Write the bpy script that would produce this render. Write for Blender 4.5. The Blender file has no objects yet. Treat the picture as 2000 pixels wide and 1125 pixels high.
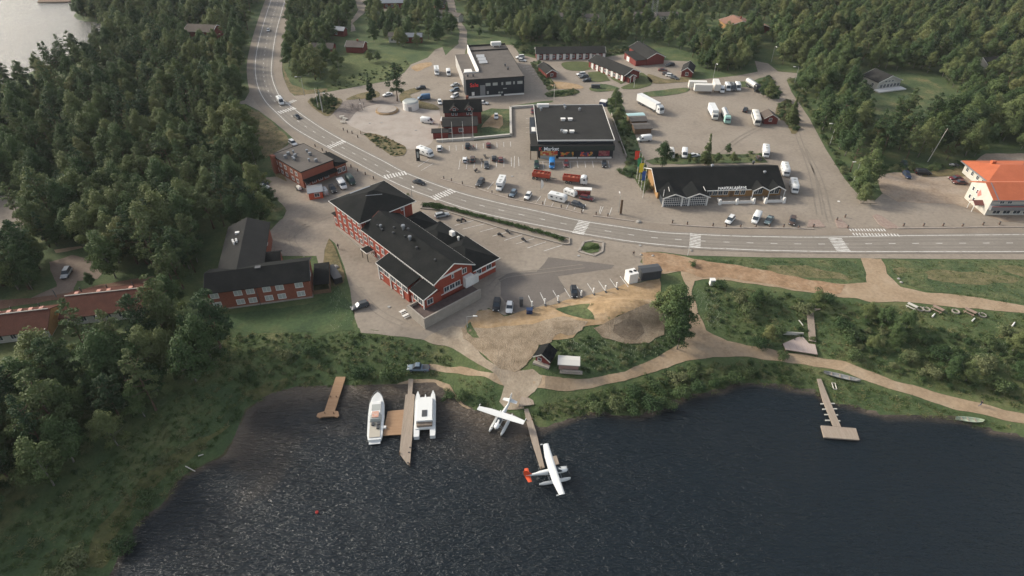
import bpy, bmesh, math, random
import numpy as np
from mathutils import Vector, Matrix
from mathutils.geometry import delaunay_2d_cdt
R=math.radians
scene=bpy.context.scene
COL=scene.collection
# ---------------- camera ----------------
FPX=1217.0; PITCH=R(37.5); CAMH=102.0
cam=bpy.data.cameras.new('camera'); co=bpy.data.objects.new('camera',cam); COL.objects.link(co)
cam.sensor_width=36; cam.lens=36*FPX/2000; cam.clip_start=1; cam.clip_end=8000
co.location=(0,0,CAMH); co.rotation_euler=(R(90)-PITCH,0,0)
scene.camera=co
# ---------------- sky, sun, exposure ----------------
SUN_AZ=R(-66); SUN_EL=R(27)
w=bpy.data.worlds.new('World'); scene.world=w; w.use_nodes=True
nt=w.node_tree; nt.nodes.clear()
sky=nt.nodes.new('ShaderNodeTexSky'); sky.sky_type='NISHITA'; sky.sun_disc=False
sky.sun_elevation=SUN_EL; sky.sun_rotation=SUN_AZ; sky.dust_density=3.0; sky.air_density=1.0; sky.ozone_density=1.0
bgn=nt.nodes.new('ShaderNodeBackground'); bgn.inputs[1].default_value=0.15
hsv=nt.nodes.new('ShaderNodeHueSaturation'); hsv.inputs['Saturation'].default_value=0.52
wo=nt.nodes.new('ShaderNodeOutputWorld')
nt.links.new(sky.outputs[0],hsv.inputs['Color']); nt.links.new(hsv.outputs[0],bgn.inputs[0]); nt.links.new(bgn.outputs[0],wo.inputs[0])
sl=bpy.data.lights.new('sun','SUN'); sl.energy=2.5; sl.angle=R(10); sl.color=(1,0.93,0.79)
so=bpy.data.objects.new('sun',sl); COL.objects.link(so)
sd=Vector((math.sin(SUN_AZ)*math.cos(SUN_EL),math.cos(SUN_AZ)*math.cos(SUN_EL),math.sin(SUN_EL)))
so.rotation_euler=sd.to_track_quat('Z','Y').to_euler(); so.location=(-60,60,150)
scene.view_settings.view_transform='Standard'; scene.view_settings.look='None'
scene.view_settings.exposure=0.7; scene.view_settings.gamma=1.0
# ---------------- picture point -> place ----------------
def G(px,py,z=0.0):
    u=(px-1000)/FPX; v=(py-562.5)/FPX
    c=math.cos(PITCH); s=math.sin(PITCH)
    k=(z-CAMH)/(-s-v*c)
    return np.array([u*k,(c-v*s)*k])
def pix(x,y,z):
    c=math.cos(PITCH); s=math.sin(PITCH)
    zc=y*c-(z-CAMH)*s; yc=-((z-CAMH)*c+y*s)
    return 1000+FPX*x/zc,562.5+FPX*yc/zc,zc
ZW=-4.0
near_px=[(60,1400),(190,1160),(228,1110),(245,1060),(280,1010),(325,980),(350,935),(400,908),(440,890),(462,850),(478,805),(520,772),(570,757),(600,757),(640,755),(690,754),(750,752),(800,748),(850,745),(880,768),(905,792),(940,806),(975,803),(1005,812),(1030,830),(1060,836),(1110,822),(1160,806),(1200,812),(1250,815),(1300,792),(1340,775),(1400,768),(1440,752),(1500,752),(1590,766),(1620,790),(1680,800),(1720,815),(1780,815),(1860,818),(1920,840),(2000,858),(2150,900),(2400,1000)]
far_px=[(-400,275),(-250,250),(-100,204),(0,170),(60,141),(110,117),(165,90),(205,62),(192,46),(150,40),(140,32),(150,14),(160,-8),(156,-40),(150,-110)]
near_w=np.array([G(x,y,ZW) for x,y in near_px])
near_w=np.vstack([near_w,[[170,30],[300,-60],[500,-120]]])
far_w=np.array([G(x,y,ZW) for x,y in far_px])
far_w=np.vstack([[[-700,150]],far_w,[[-420,1100],[-600,1600]]])
near_poly=np.vstack([near_w,[[500,-500],[-90,-500],[-70,-60]]])
far_poly=np.vstack([far_w,[[-2600,1600],[-2600,150]]])
def inside(poly,X,Y):
    X=np.asarray(X,float); Y=np.asarray(Y,float); r=np.zeros(X.shape,bool)
    n=len(poly)
    for i in range(n):
        x1,y1=poly[i]; x2,y2=poly[(i+1)%n]
        if y1==y2: continue
        c=((y1>Y)!=(y2>Y))&(X<(x2-x1)*(Y-y1)/(y2-y1)+x1)
        r^=c
    return r
def pdist(pl,X,Y):
    X=np.asarray(X,float); Y=np.asarray(Y,float); d=np.full(X.shape,1e9)
    for i in range(len(pl)-1):
        a=pl[i]; b=pl[i+1]; e=b-a; L=e@e
        if L==0: continue
        t=np.clip(((X-a[0])*e[0]+(Y-a[1])*e[1])/L,0,1)
        d=np.minimum(d,np.hypot(X-a[0]-t*e[0],Y-a[1]-t*e[1]))
    return d
def ss(t):
    t=np.clip(t,0,1); return t*t*(3-2*t)
def H(X,Y):
    X=np.asarray(X,float); Y=np.asarray(Y,float)
    d1=pdist(near_w,X,Y); d1=np.where(inside(near_poly,X,Y),-d1,d1)
    d2=pdist(far_w,X,Y); d2=np.where(inside(far_poly,X,Y),-d2,d2)
    W=17+26*ss(X/60)+ 20*ss((-X-60)/60)
    h1=np.where(d1>0,ZW+4*ss((d1+1.0)/W)-0.02,ZW-0.10-1.6*np.clip(-d1/8,0,1))
    h2=np.where(d2>0,ZW+4*ss((d2+1.0)/25)-0.02,ZW-0.10-1.6*np.clip(-d2/8,0,1))
    mc=G(1222,612); mo=3.0*np.exp(-((np.abs(X-mc[0])/9.5)**2.6+(np.abs(Y-mc[1])/4.8)**2.6))*ss(pdist(near_w,X,Y)/12)
    m2=G(1085,642); mo=mo+1.2*np.exp(-((np.abs(X-m2[0])/11)**2.4+(np.abs(Y-m2[1])/4.2)**2.4))*ss(pdist(near_w,X,Y)/12)
    return np.minimum(h1,h2)+mo
def h1(x,y): return float(H(np.array([x]),np.array([y]))[0])
def P(px,py,dz=0.0):
    z=0.0
    for _ in range(9):
        x,y=G(px,py,z+dz); z=0.5*z+0.5*h1(x,y)
    x,y=G(px,py,z+dz)
    return float(x),float(y),z
def W2(pts): return np.array([P(*p)[:2] for p in pts])
# ---------------- materials ----------------
MATS={}
def mat(name,cols,scale=1.0,rough=.85,bump=0.0,bscale=None,var=0.0,spec=.3,metal=0.0,coord='pos',objrand=False,stretch=None,detail=6,fine=None,stain=0):
    """cols: list of colours spread over a noise ramp"""
    if name in MATS: return MATS[name]
    m=bpy.data.materials.new(name); m.use_nodes=True; t=m.node_tree; N=t.nodes; L=t.links
    b=N['Principled BSDF']; b.inputs['Roughness'].default_value=rough
    b.inputs['Specular IOR Level'].default_value=spec; b.inputs['Metallic'].default_value=metal
    if not isinstance(cols[0],(tuple,list)): cols=[cols]
    m.diffuse_color=(*cols[0],1)
    if len(cols)==1 and not var and not bump and not objrand:
        b.inputs['Base Color'].default_value=(*cols[0],1); MATS[name]=m; return m
    if coord=='pos': g=N.new('ShaderNodeNewGeometry'); src=g.outputs['Position']
    else: g=N.new('ShaderNodeTexCoord'); src=g.outputs['Object']
    if stretch:
        mp=N.new('ShaderNodeMapping'); mp.inputs['Scale'].default_value=stretch; L.new(src,mp.inputs[0]); src=mp.outputs[0]
    nz=N.new('ShaderNodeTexNoise'); nz.inputs['Scale'].default_value=scale; nz.inputs['Detail'].default_value=detail; nz.inputs['Roughness'].default_value=.62
    L.new(src,nz.inputs['Vector'])
    rp=N.new('ShaderNodeValToRGB'); el=rp.color_ramp.elements
    k=len(cols)
    if k==1: cols=[cols[0],cols[0]]; k=2
    while len(el)<k: el.new(0.5)
    for i,c in enumerate(cols):
        el[i].position=.3+.4*i/(k-1); el[i].color=(*c,1)
    L.new(nz.outputs[0],rp.inputs[0]); out=rp.outputs[0]
    if objrand:
        oi=N.new('ShaderNodeObjectInfo')
        if objrand is True: # random picks along ramp
            mx=N.new('ShaderNodeMath'); mx.operation='MULTIPLY_ADD'; mx.inputs[1].default_value=.5; L.new(nz.outputs[0],mx.inputs[0])
            m2=N.new('ShaderNodeMath'); m2.operation='MULTIPLY'; m2.inputs[1].default_value=.55; L.new(oi.outputs['Random'],m2.inputs[0]); L.new(m2.outputs[0],mx.inputs[2]); L.new(mx.outputs[0],rp.inputs[0])
    if var or fine:
        n2=N.new('ShaderNodeTexNoise'); n2.inputs['Scale'].default_value=fine or scale*7; n2.inputs['Detail'].default_value=5; L.new(src,n2.inputs['Vector'])
        mr=N.new('ShaderNodeMapRange'); mr.inputs[1].default_value=.3; mr.inputs[2].default_value=.7; mr.inputs[3].default_value=1-var; mr.inputs[4].default_value=1+var
        L.new(n2.outputs[0],mr.inputs[0])
        vm=N.new('ShaderNodeVectorMath'); vm.operation='SCALE'; L.new(out,vm.inputs[0]); L.new(mr.outputs[0],vm.inputs['Scale']); out=vm.outputs[0]
    if stain:
        for sc_,lo,hi,amt in ((.45,.60,.70,stain),(1.9,.66,.74,stain*1.3)):
            n4=N.new('ShaderNodeTexNoise'); n4.inputs['Scale'].default_value=sc_; n4.inputs['Detail'].default_value=3; n4.inputs['Distortion'].default_value=.8; L.new(src,n4.inputs['Vector'])
            m4=N.new('ShaderNodeMapRange'); m4.inputs[1].default_value=lo; m4.inputs[2].default_value=hi; m4.inputs[3].default_value=1; m4.inputs[4].default_value=1-amt; L.new(n4.outputs[0],m4.inputs[0])
            v4=N.new('ShaderNodeVectorMath'); v4.operation='SCALE'; L.new(out,v4.inputs[0]); L.new(m4.outputs[0],v4.inputs['Scale']); out=v4.outputs[0]
    L.new(out,b.inputs['Base Color'])
    if bump:
        n3=N.new('ShaderNodeTexNoise'); n3.inputs['Scale'].default_value=bscale or scale*5; n3.inputs['Detail'].default_value=6; L.new(src,n3.inputs['Vector'])
        bp=N.new('ShaderNodeBump'); bp.inputs['Strength'].default_value=bump; bp.inputs['Distance'].default_value=.3; L.new(n3.outputs[0],bp.inputs['Height']); L.new(bp.outputs[0],b.inputs['Normal'])
    MATS[name]=m; return m
def flat(name,c,rough=.5,spec=.4,metal=0): return mat(name,[tuple(c)],rough=rough,spec=spec,metal=metal)
# ---------------- objects ----------------
def tag(o,label=None,cat=None,group=None,kind=None):
    if label: o['label']=label
    if cat: o['category']=cat
    if group: o['group']=group
    if kind: o['kind']=kind
    return o
def empty(name,loc,rz=0,label=None,cat=None,group=None):
    o=bpy.data.objects.new(name,None); COL.objects.link(o); o.location=loc; o.rotation_euler=(0,0,rz); o.empty_display_size=.5
    return tag(o,label,cat,group)
def link(name,me,parent=None,loc=(0,0,0),rz=0,mats=None):
    o=bpy.data.objects.new(name,me); COL.objects.link(o)
    if parent is not None: o.parent=parent
    o.location=loc; o.rotation_euler=(0,0,rz)
    return o
class MB:
    """collects polygons, builds one mesh"""
    def __init__(s): s.v=[]; s.f=[]; s.m=[]
    def add(s,vs,fs,mi=0):
        k=len(s.v); s.v+= [tuple(map(float,p)) for p in vs]; s.f+=[tuple(i+k for i in f) for f in fs]; s.m+=[mi]*len(fs); return s
    def box(s,x0,x1,y0,y1,z0,z1,mi=0):
        v=[(x0,y0,z0),(x1,y0,z0),(x1,y1,z0),(x0,y1,z0),(x0,y0,z1),(x1,y0,z1),(x1,y1,z1),(x0,y1,z1)]
        return s.add(v,[(0,3,2,1),(4,5,6,7),(0,1,5,4),(1,2,6,5),(2,3,7,6),(3,0,4,7)],mi)
    def fru(s,x0,x1,y0,y1,z0,X0,X1,Y0,Y1,z1,mi=0):
        v=[(x0,y0,z0),(x1,y0,z0),(x1,y1,z0),(x0,y1,z0),(X0,Y0,z1),(X1,Y0,z1),(X1,Y1,z1),(X0,Y1,z1)]
        return s.add(v,[(0,3,2,1),(4,5,6,7),(0,1,5,4),(1,2,6,5),(2,3,7,6),(3,0,4,7)],mi)
    def bar(s,p,q,t=.1,h=None,mi=0):
        p=Vector(p); q=Vector(q); d=(q-p)
        if d.length<1e-6: return s
        d.normalize(); up=Vector((0,0,1)) if abs(d.z)<.95 else Vector((1,0,0))
        a=d.cross(up).normalized()*t/2; b=a.cross(d).normalized()*(h or t)/2
        v=[p-a-b,p+a-b,p+a+b,p-a+b,q-a-b,q+a-b,q+a+b,q-a+b]
        return s.add(v,[(0,1,2,3),(7,6,5,4),(0,4,5,1),(1,5,6,2),(2,6,7,3),(3,7,4,0)],mi)
    def cyl(s,p,q,r0,r1=None,n=10,mi=0,caps=True):
        r1=r0 if r1 is None else r1
        p=Vector(p); q=Vector(q); d=(q-p).normalized(); up=Vector((0,0,1)) if abs(d.z)<.95 else Vector((1,0,0))
        a=d.cross(up).normalized(); b=d.cross(a)
        vs=[]
        for c,r in ((p,r0),(q,r1)):
            for i in range(n):
                t=2*math.pi*i/n; vs.append(c+a*math.cos(t)*r+b*math.sin(t)*r)
        fs=[(i,i+n,(i+1)%n+n,(i+1)%n) for i in range(n)]
        if caps: fs+= [tuple(range(n)),tuple(range(2*n-1,n-1,-1))]
        return s.add(vs,fs,mi)
    def loft(s,rings,mi=0,caps=True,closed=True):
        n=len(rings[0]); vs=[p for r in rings for p in r]; fs=[]
        for k in range(len(rings)-1):
            for i in range(n if closed else n-1):
                j=(i+1)%n; fs.append((k*n+i,k*n+j,(k+1)*n+j,(k+1)*n+i))
        if caps: fs+=[tuple(range(n-1,-1,-1)),tuple(range((len(rings)-1)*n,len(rings)*n))]
        return s.add(vs,fs,mi)
    def prism(s,poly,z0,z1,mi=0):
        n=len(poly); vs=[(x,y,z0) for x,y in poly]+[(x,y,z1) for x,y in poly]
        fs=[(i,(i+1)%n,(i+1)%n+n,i+n) for i in range(n)]+[tuple(range(n-1,-1,-1)),tuple(range(n,2*n))]
        return s.add(vs,fs,mi)
    def mesh(s,name,mats,smooth=False):
        me=bpy.data.meshes.new(name); me.from_pydata(s.v,[],s.f)
        if not isinstance(mats,(list,tuple)): mats=[mats]
        for m in mats: me.materials.append(m)
        if len(mats)>1: me.polygons.foreach_set('material_index',s.m)
        bm=bmesh.new(); bm.from_mesh(me); bmesh.ops.recalc_face_normals(bm,faces=bm.faces); bm.to_mesh(me); bm.free()
        if smooth: me.polygons.foreach_set('use_smooth',[True]*len(me.polygons))
        me.update(); return me
    def build(s,name,mats,parent=None,loc=(0,0,0),rz=0,smooth=False):
        return link(name,s.mesh(name,mats,smooth),parent,loc,rz)
def npmesh(name,V,F,mats,smooth=False):
    me=bpy.data.meshes.new(name); V=np.asarray(V,np.float32); F=np.asarray(F,np.int32)
    me.vertices.add(len(V)); me.vertices.foreach_set('co',V.ravel())
    k=F.shape[1]; me.loops.add(F.size); me.loops.foreach_set('vertex_index',F.ravel())
    me.polygons.add(len(F)); me.polygons.foreach_set('loop_start',np.arange(0,F.size,k,dtype=np.int32)); me.polygons.foreach_set('loop_total',np.full(len(F),k,np.int32))
    for m in (mats if isinstance(mats,(list,tuple)) else [mats]): me.materials.append(m)
    me.update(calc_edges=True)
    if smooth: me.polygons.foreach_set('use_smooth',[True]*len(F))
    return me
# ---------------- colours ----------------
c_asph=[(.195,.161,.126),(.238,.20,.159),(.265,.225,.18)]
M_road=mat('worn_asphalt',[(.18,.158,.132),(.205,.181,.152),(.224,.198,.167)],.09,.9,.15,3,var=.07,fine=1.3,stain=.10)
M_lot=mat('pale_gravel_asphalt',c_asph,.055,.92,.25,4,var=.10,fine=.9,stain=.14)
M_walk=mat('brown_pavement',[(.20,.164,.128),(.235,.197,.157)],.15,.9,.15,4,var=.08,fine=1.5)
M_dark=mat('fresh_asphalt',[(.125,.107,.092),(.15,.13,.113)],.12,.9,.15,4,var=.07,fine=1.4)
M_dirt=mat('sandy_dirt',[(.24,.17,.105),(.30,.22,.142),(.34,.262,.18)],.16,.95,.4,2.5,var=.12,fine=1.2)
M_sand=mat('orange_sand',[(.22,.148,.078),(.315,.215,.118),(.36,.265,.168)],.22,.95,.4,2.5,var=.14,fine=1.0)
M_redsoil=mat('red_soil',[(.17,.105,.058),(.27,.172,.10),(.33,.235,.15)],.25,.95,.4,2,var=.16,fine=1.1)
M_bare=mat('bare_brown_soil',[(.12,.088,.06),(.165,.125,.086),(.23,.18,.125)],.5,.95,.8,3,var=.2,fine=3)
M_gravel=mat('stony_gravel',[(.16,.118,.076),(.255,.195,.132),(.33,.262,.184)],.35,.95,.8,3.4,var=.22,fine=4.5)
M_grass=mat('meadow',[(.038,.062,.024),(.052,.080,.029),(.078,.10,.037),(.13,.128,.054)],.09,.95,.6,2.2,var=.16,fine=1.6)
M_lawn=mat('mown_lawn',[(.05,.066,.022),(.072,.086,.03),(.098,.104,.042)],.12,.95,.4,3,var=.18,fine=1.0)
M_dry=mat('dry_grass',[(.07,.068,.03),(.13,.105,.05),(.19,.145,.075)],.25,.95,.6,2,var=.25,fine=1.2)
M_rough=mat('rough_grass',[(.034,.058,.022),(.052,.078,.03),(.085,.10,.04),(.15,.13,.06)],.13,.95,.8,2,var=.3,fine=1.1)
M_white=mat('white_paint',[(.62,.60,.56),(.70,.68,.64)],2,.6,0,var=.04)
M_line=mat('road_paint',[(.30,.27,.24),(.58,.56,.52),(.66,.64,.6)],.9,.8)
M_conc=mat('concrete',[(.25,.22,.185),(.31,.275,.235)],.6,.9,.1,4,var=.08)
# ---------------- ground ----------------
def axis(segs):
    o=[]
    for a,b,s in segs: o+=list(np.arange(a,b,s))
    return np.array(o+[segs[-1][1]],float)
gx=axis([(-2600,-700,190),(-700,-380,32),(-380,-170,5),(-170,190,1.6),(190,420,5),(420,1900,120)])
gy=axis([(-500,0,50),(0,20,5),(20,215,1.6),(215,560,5),(560,1200,40),(1200,3200,250)])
GX,GY=np.meshgrid(gx,gy); GZ=H(GX.ravel(),GY.ravel())
nx,ny=len(gx),len(gy); idx=np.arange(nx*ny).reshape(ny,nx)
F=np.stack([idx[:-1,:-1],idx[:-1,1:],idx[1:,1:],idx[1:,:-1]],-1).reshape(-1,4)
tag(link('ground',npmesh('ground',np.c_[GX.ravel(),GY.ravel(),GZ],F,M_grass,True)),kind='structure')
rng=np.random.default_rng(7); random.seed(7)
def catm(pts,step=2.0,closed=False):
    pts=np.asarray(pts,float); n=len(pts); out=[]
    for i in range(n if closed else n-1):
        p1=pts[i]; p2=pts[(i+1)%n]
        p0=pts[(i-1)%n] if closed or i>0 else 2*p1-p2
        p3=pts[(i+2)%n] if closed or i+2<n else 2*p2-p1
        k=max(1,int(np.linalg.norm(p2-p1)/step))
        for j in range(k):
            t=j/k; out.append(.5*((2*p1)+(-p0+p2)*t+(2*p0-5*p1+4*p2-p3)*t*t+(-p0+3*p1-3*p2+p3)*t**3))
    if not closed: out.append(pts[-1])
    return np.array(out)
def densify(pts,step):
    o=[]
    for i in range(len(pts)):
        a=pts[i]; b=pts[(i+1)%len(pts)]; k=max(1,int(np.linalg.norm(b-a)/step))
        for j in range(k): o.append(a+(b-a)*j/k)
    return np.array(o)
KEEP=[]   # polygons where nothing grows
def sheet(name,pts,dz,m,smooth=False,jit=0.0,grid=1.7,world=False,keep=True,parent=None,kind='structure',step=None):
    w=np.asarray(pts,float) if world else W2(pts)
    if smooth: w=catm(w,2.0,True)
    if jit:
        w=densify(w,.9); n=len(w); a=rng.normal(0,1,n); a=np.convolve(np.r_[a[-2:],a,a[:2]],[.15,.25,.3,.25,.15],'valid')
        t=np.roll(w,-1,0)-np.roll(w,1,0); t/=np.linalg.norm(t,axis=1)[:,None]+1e-9
        w=w+np.c_[-t[:,1],t[:,0]]*(a*jit)[:,None]
    else: w=densify(w,4.0)
    if keep: KEEP.append(w)
    n=len(w)
    x0,y0=w.min(0); x1,y1=w.max(0)
    X,Y=np.meshgrid(np.arange(x0,x1,grid),np.arange(y0,y1,grid)); X=X.ravel(); Y=Y.ravel()
    k=inside(w,X,Y)&(pdist(np.vstack([w,w[:1]]),X,Y)>.3*grid); X=X[k]; Y=Y[k]
    if len(X):
        hz=H(X,Y); k=(np.abs(hz)>.015); X=X[k]; Y=Y[k]
    vs=[Vector(p) for p in w]+[Vector(p) for p in zip(X,Y)]
    r=delaunay_2d_cdt(vs,[(i,(i+1)%n) for i in range(n)],[],1,1e-5)
    V=np.array([(p.x,p.y) for p in r[0]]); Z=H(V[:,0],V[:,1])+dz
    me=bpy.data.meshes.new(name); me.from_pydata([tuple(p) for p in np.c_[V,Z]],[],[f if True else f for f in r[2]]); me.materials.append(m)
    me.update()
    fl=[p.index for p in me.polygons if p.normal.z<0]
    if fl:
        bm=bmesh.new(); bm.from_mesh(me); bm.faces.ensure_lookup_table(); bmesh.ops.reverse_faces(bm,faces=[bm.faces[i] for i in fl]); bm.to_mesh(me); bm.free()
    o=link(name,me,parent)
    if parent is None: tag(o,kind=kind)
    return o
# water
def water_mat():
    m=bpy.data.materials.new('lake_water'); m.use_nodes=True; N=m.node_tree.nodes; L=m.node_tree.links; b=N['Principled BSDF']
    b.inputs['Roughness'].default_value=.19; b.inputs['IOR'].default_value=1.333; b.inputs['Specular IOR Level'].default_value=.5
    g=N.new('ShaderNodeNewGeometry'); at=N.new('ShaderNodeAttribute'); at.attribute_name='depth'
    nz=N.new('ShaderNodeTexNoise'); nz.inputs['Scale'].default_value=.12; nz.inputs['Detail'].default_value=5; L.new(g.outputs['Position'],nz.inputs['Vector'])
    ad=N.new('ShaderNodeMath'); ad.operation='MULTIPLY_ADD'; ad.inputs[1].default_value=.35; L.new(nz.outputs[0],ad.inputs[0]); L.new(at.outputs['Fac'],ad.inputs[2])
    rp=N.new('ShaderNodeValToRGB'); e=rp.color_ramp.elements; e[0].position=.12; e[0].color=(.12,.095,.072,1); e[1].position=1.0; e[1].color=(.005,.010,.014,1)
    e2=e.new(.35); e2.color=(.045,.037,.030,1); e3=e.new(.58); e3.color=(.008,.012,.015,1)
    L.new(ad.outputs[0],rp.inputs[0]); L.new(rp.outputs[0],b.inputs['Base Color'])
    hs=[]
    for sc,st,rot in ((.95,(.45,1.6,1),R(6)),(2.6,(.6,1.3,1),R(-12)),(.3,(.6,1.4,1),R(15))):
        mp=N.new('ShaderNodeMapping'); mp.inputs['Scale'].default_value=st; mp.inputs['Rotation'].default_value=(0,0,rot); L.new(g.outputs['Position'],mp.inputs[0])
        n=N.new('ShaderNodeTexNoise'); n.inputs['Scale'].default_value=sc; n.inputs['Detail'].default_value=3; n.inputs['Distortion'].default_value=.6; L.new(mp.outputs[0],n.inputs['Vector']); hs.append(n)
    a=N.new('ShaderNodeMath'); a.operation='MULTIPLY_ADD'; a.inputs[1].default_value=.5; L.new(hs[1].outputs[0],a.inputs[0]); L.new(hs[0].outputs[0],a.inputs[2])
    a2=N.new('ShaderNodeMath'); a2.operation='MULTIPLY_ADD'; a2.inputs[1].default_value=.8; L.new(hs[2].outputs[0],a2.inputs[0]); L.new(a.outputs[0],a2.inputs[2])
    bp=N.new('ShaderNodeBump'); bp.inputs['Strength'].default_value=1.0; bp.inputs['Distance'].default_value=WAVE; L.new(a2.outputs[0],bp.inputs['Height']); L.new(bp.outputs[0],b.inputs['Normal'])
    wn=N.new('ShaderNodeTexNoise'); wn.inputs['Scale'].default_value=.035; wn.inputs['Detail'].default_value=4; wn.inputs['Distortion'].default_value=1.2; L.new(g.outputs['Position'],wn.inputs['Vector'])
    wm=N.new('ShaderNodeMapRange'); wm.inputs[1].default_value=.38; wm.inputs[2].default_value=.62; wm.inputs[3].default_value=.72; wm.inputs[4].default_value=1.0; L.new(wn.outputs[0],wm.inputs[0]); L.new(wm.outputs[0],bp.inputs['Strength'])
    return m
WAVE=.78
M_water=water_mat()
def water(name,poly,shore,x0,x1,y0,y1,st):
    X,Y=np.meshgrid(np.arange(x0,x1+st,st),np.arange(y0,y1+st,st)); ny,nx=X.shape
    idx=np.arange(nx*ny).reshape(ny,nx); F=np.stack([idx[:-1,:-1],idx[:-1,1:],idx[1:,1:],idx[1:,:-1]],-1).reshape(-1,4)
    d=pdist(shore,X.ravel(),Y.ravel()); ins=inside(poly,X.ravel(),Y.ravel()); sd_=np.where(ins,d,-d)
    k=(sd_[F]>-st*1.6).any(1); F=F[k]
    me=npmesh(name,np.c_[X.ravel(),Y.ravel(),np.full(X.size,ZW)],F,M_water,True)
    sc=1-.66*ss((X.ravel()+62)/8)*ss((14-X.ravel())/14)  # wide sandy shallows by the boat piers
    dep=np.clip(sd_/(3.5+6*(1-sc)),0,1)*sc
    dep=np.clip(np.maximum(dep,(sd_-7)/20),0,1)
    a=me.attributes.new('depth','FLOAT','POINT'); a.data.foreach_set('value',dep.astype(np.float32))
    return tag(link(name,me),kind='structure')
water('lake_water',near_poly,near_w,-110,300,-120,140,3)
water('far_lake_water',far_poly,far_w,-2400,-130,150,1500,12)
# ================= SURFACES =================
LOT=[(575,187),(640,180),(765,157),(790,142),(803,126),(835,113),(850,97),(864,92),(870,108),(912,113),(912,88),(1003,88),(1014,106),(1045,114),(1180,112),(1235,104),(1300,118),(1345,120),(1352,145),(1325,160),(1440,148),(1480,140),(1474,119),(1500,124),(1520,140),(1558,143),(1556,151),(1536,156),(1546,180),(1580,230),(1612,290),(1650,350),(1680,385),(1700,400),(1730,372),(1760,392),(1860,395),(1960,432),(2150,445),(2300,440),(2300,506),(2000,507),(1700,505),(1500,503),(1340,499),(1290,492),(1262,492),(1250,512),(1292,540),(1228,556),(1120,586),(1040,604),(985,616),(955,602),(935,606),(918,640),(880,655),(850,660),(760,648),(700,641),(690,612),(684,566),(672,520),(655,476),(643,466),(634,488),(630,545),(618,500),(530,500),(524,455),(545,432),(560,412),(520,392),(498,366),(508,348),(540,345),(535,300),(562,284),(572,270),(543,244),(505,216),(480,203),(440,207),(440,203),(478,196),(487,180),(486,150),(493,110),(497,70),(512,20),(522,-12),(566,-12),(552,40),(545,90),(548,140),(560,175)]
lot=sheet('parking_area',LOT,.05,M_lot)
sheet('gravel_yard',[(1700,345),(1745,337),(1800,338),(1880,333),(1925,300),(2050,300),(2150,420),(2300,445),(1960,434),(1860,398),(1755,396),(1722,376),(1712,350)],.09,mat('brown_gravel',[(.20,.145,.10),(.29,.225,.165),(.33,.27,.21)],.13,.95,.3,2,var=.14,fine=1.2),jit=.35)
# playground / plaza
sheet('plaza',[(703,215),(735,200),(800,196),(850,208),(860,232),(850,262),(835,285),(780,290),(720,262),(680,243),(676,228)],.07,mat('plaza_paving',[(.27,.23,.195),(.32,.275,.235),(.34,.30,.26)],.2,.9,.1,3,var=.05),smooth=True)
sheet('playground_ground',[(650,215),(668,200),(700,193),(760,189),(790,194),(780,203),(735,204),(700,216),(680,236),(660,232)],.09,mat('dark_bark_chips',[(.14,.115,.10),(.20,.17,.15)],.5,.95,.4,3,var=.15),smooth=True)
# lot colour patches
sheet('asphalt_patch',[(1071,503),(1200,518),(1193,525),(1122,535),(1090,540),(1094,549),(1108,568),(1050,600),(1006,612),(978,578),(978,552),(973,546),(992,534),(1048,531),(1062,515)],.075,M_dark,jit=.12)
sheet('yard_edge',[(700,636),(760,640),(850,650),(880,648),(918,632),(945,600),(965,610),(960,640),(925,668),(900,672),(860,674),(820,664),(760,655),(705,650)],.045,M_lot,jit=.4)
# main road
Rp=[(566,-30),(548,30),(538,70),(531,120),(531,150),(544,185),(563,204),(590,225),(630,252),(674,277),(750,316),(794,339),(888,374),(970,396),(1040,411),(1130,431),(1200,442),(1247,449),(1294,455),(1373,459),(1449,462),(1600,464),(1770,461),(2000,459),(2300,457)]
Lp=[(540,-30),(520,30),(506,80),(499,120),(500,150),(506,175),(520,200),(542,222),(574,250),(642,289),(702,321),(750,347),(800,370),(864,393),(920,411),(1000,430),(1112,452),(1150,459),(1240,473),(1343,483),(1430,487),(1510,490),(1667,492),(2000,492),(2300,492)]
def far_ext(w): return np.vstack([w[0]+(w[0]-w[1])/np.linalg.norm(w[0]-w[1])*300,w])
def resamp(w,n):
    c=catm(w,3.0); s=np.r_[0,np.cumsum(np.linalg.norm(np.diff(c,axis=0),axis=1))]; t=np.linspace(0,s[-1],n)
    return np.c_[np.interp(t,s,c[:,0]),np.interp(t,s,c[:,1])]
RW=resamp(far_ext(W2(Rp)),420); LW=resamp(far_ext(W2(Lp)),420)
def offs(c,d):
    t=np.gradient(c,axis=0); t/=np.linalg.norm(t,axis=1)[:,None]; return c+np.c_[-t[:,1],t[:,0]]*d
def strip(name,c,w,dz,m,parent=None,a=None,b=None):
    l=offs(c,w/2) if a is None else a; r=offs(c,-w/2) if b is None else b
    n=len(l); V=np.r_[l,r]; Z=H(V[:,0],V[:,1])+dz
    F=[(i+n,i+n+1,i+1,i) for i in range(n-1)]
    o=link(name,npmesh(name,np.c_[V,Z],F,m),parent)
    if parent is None: tag(o,kind='structure')
    return o
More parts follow.
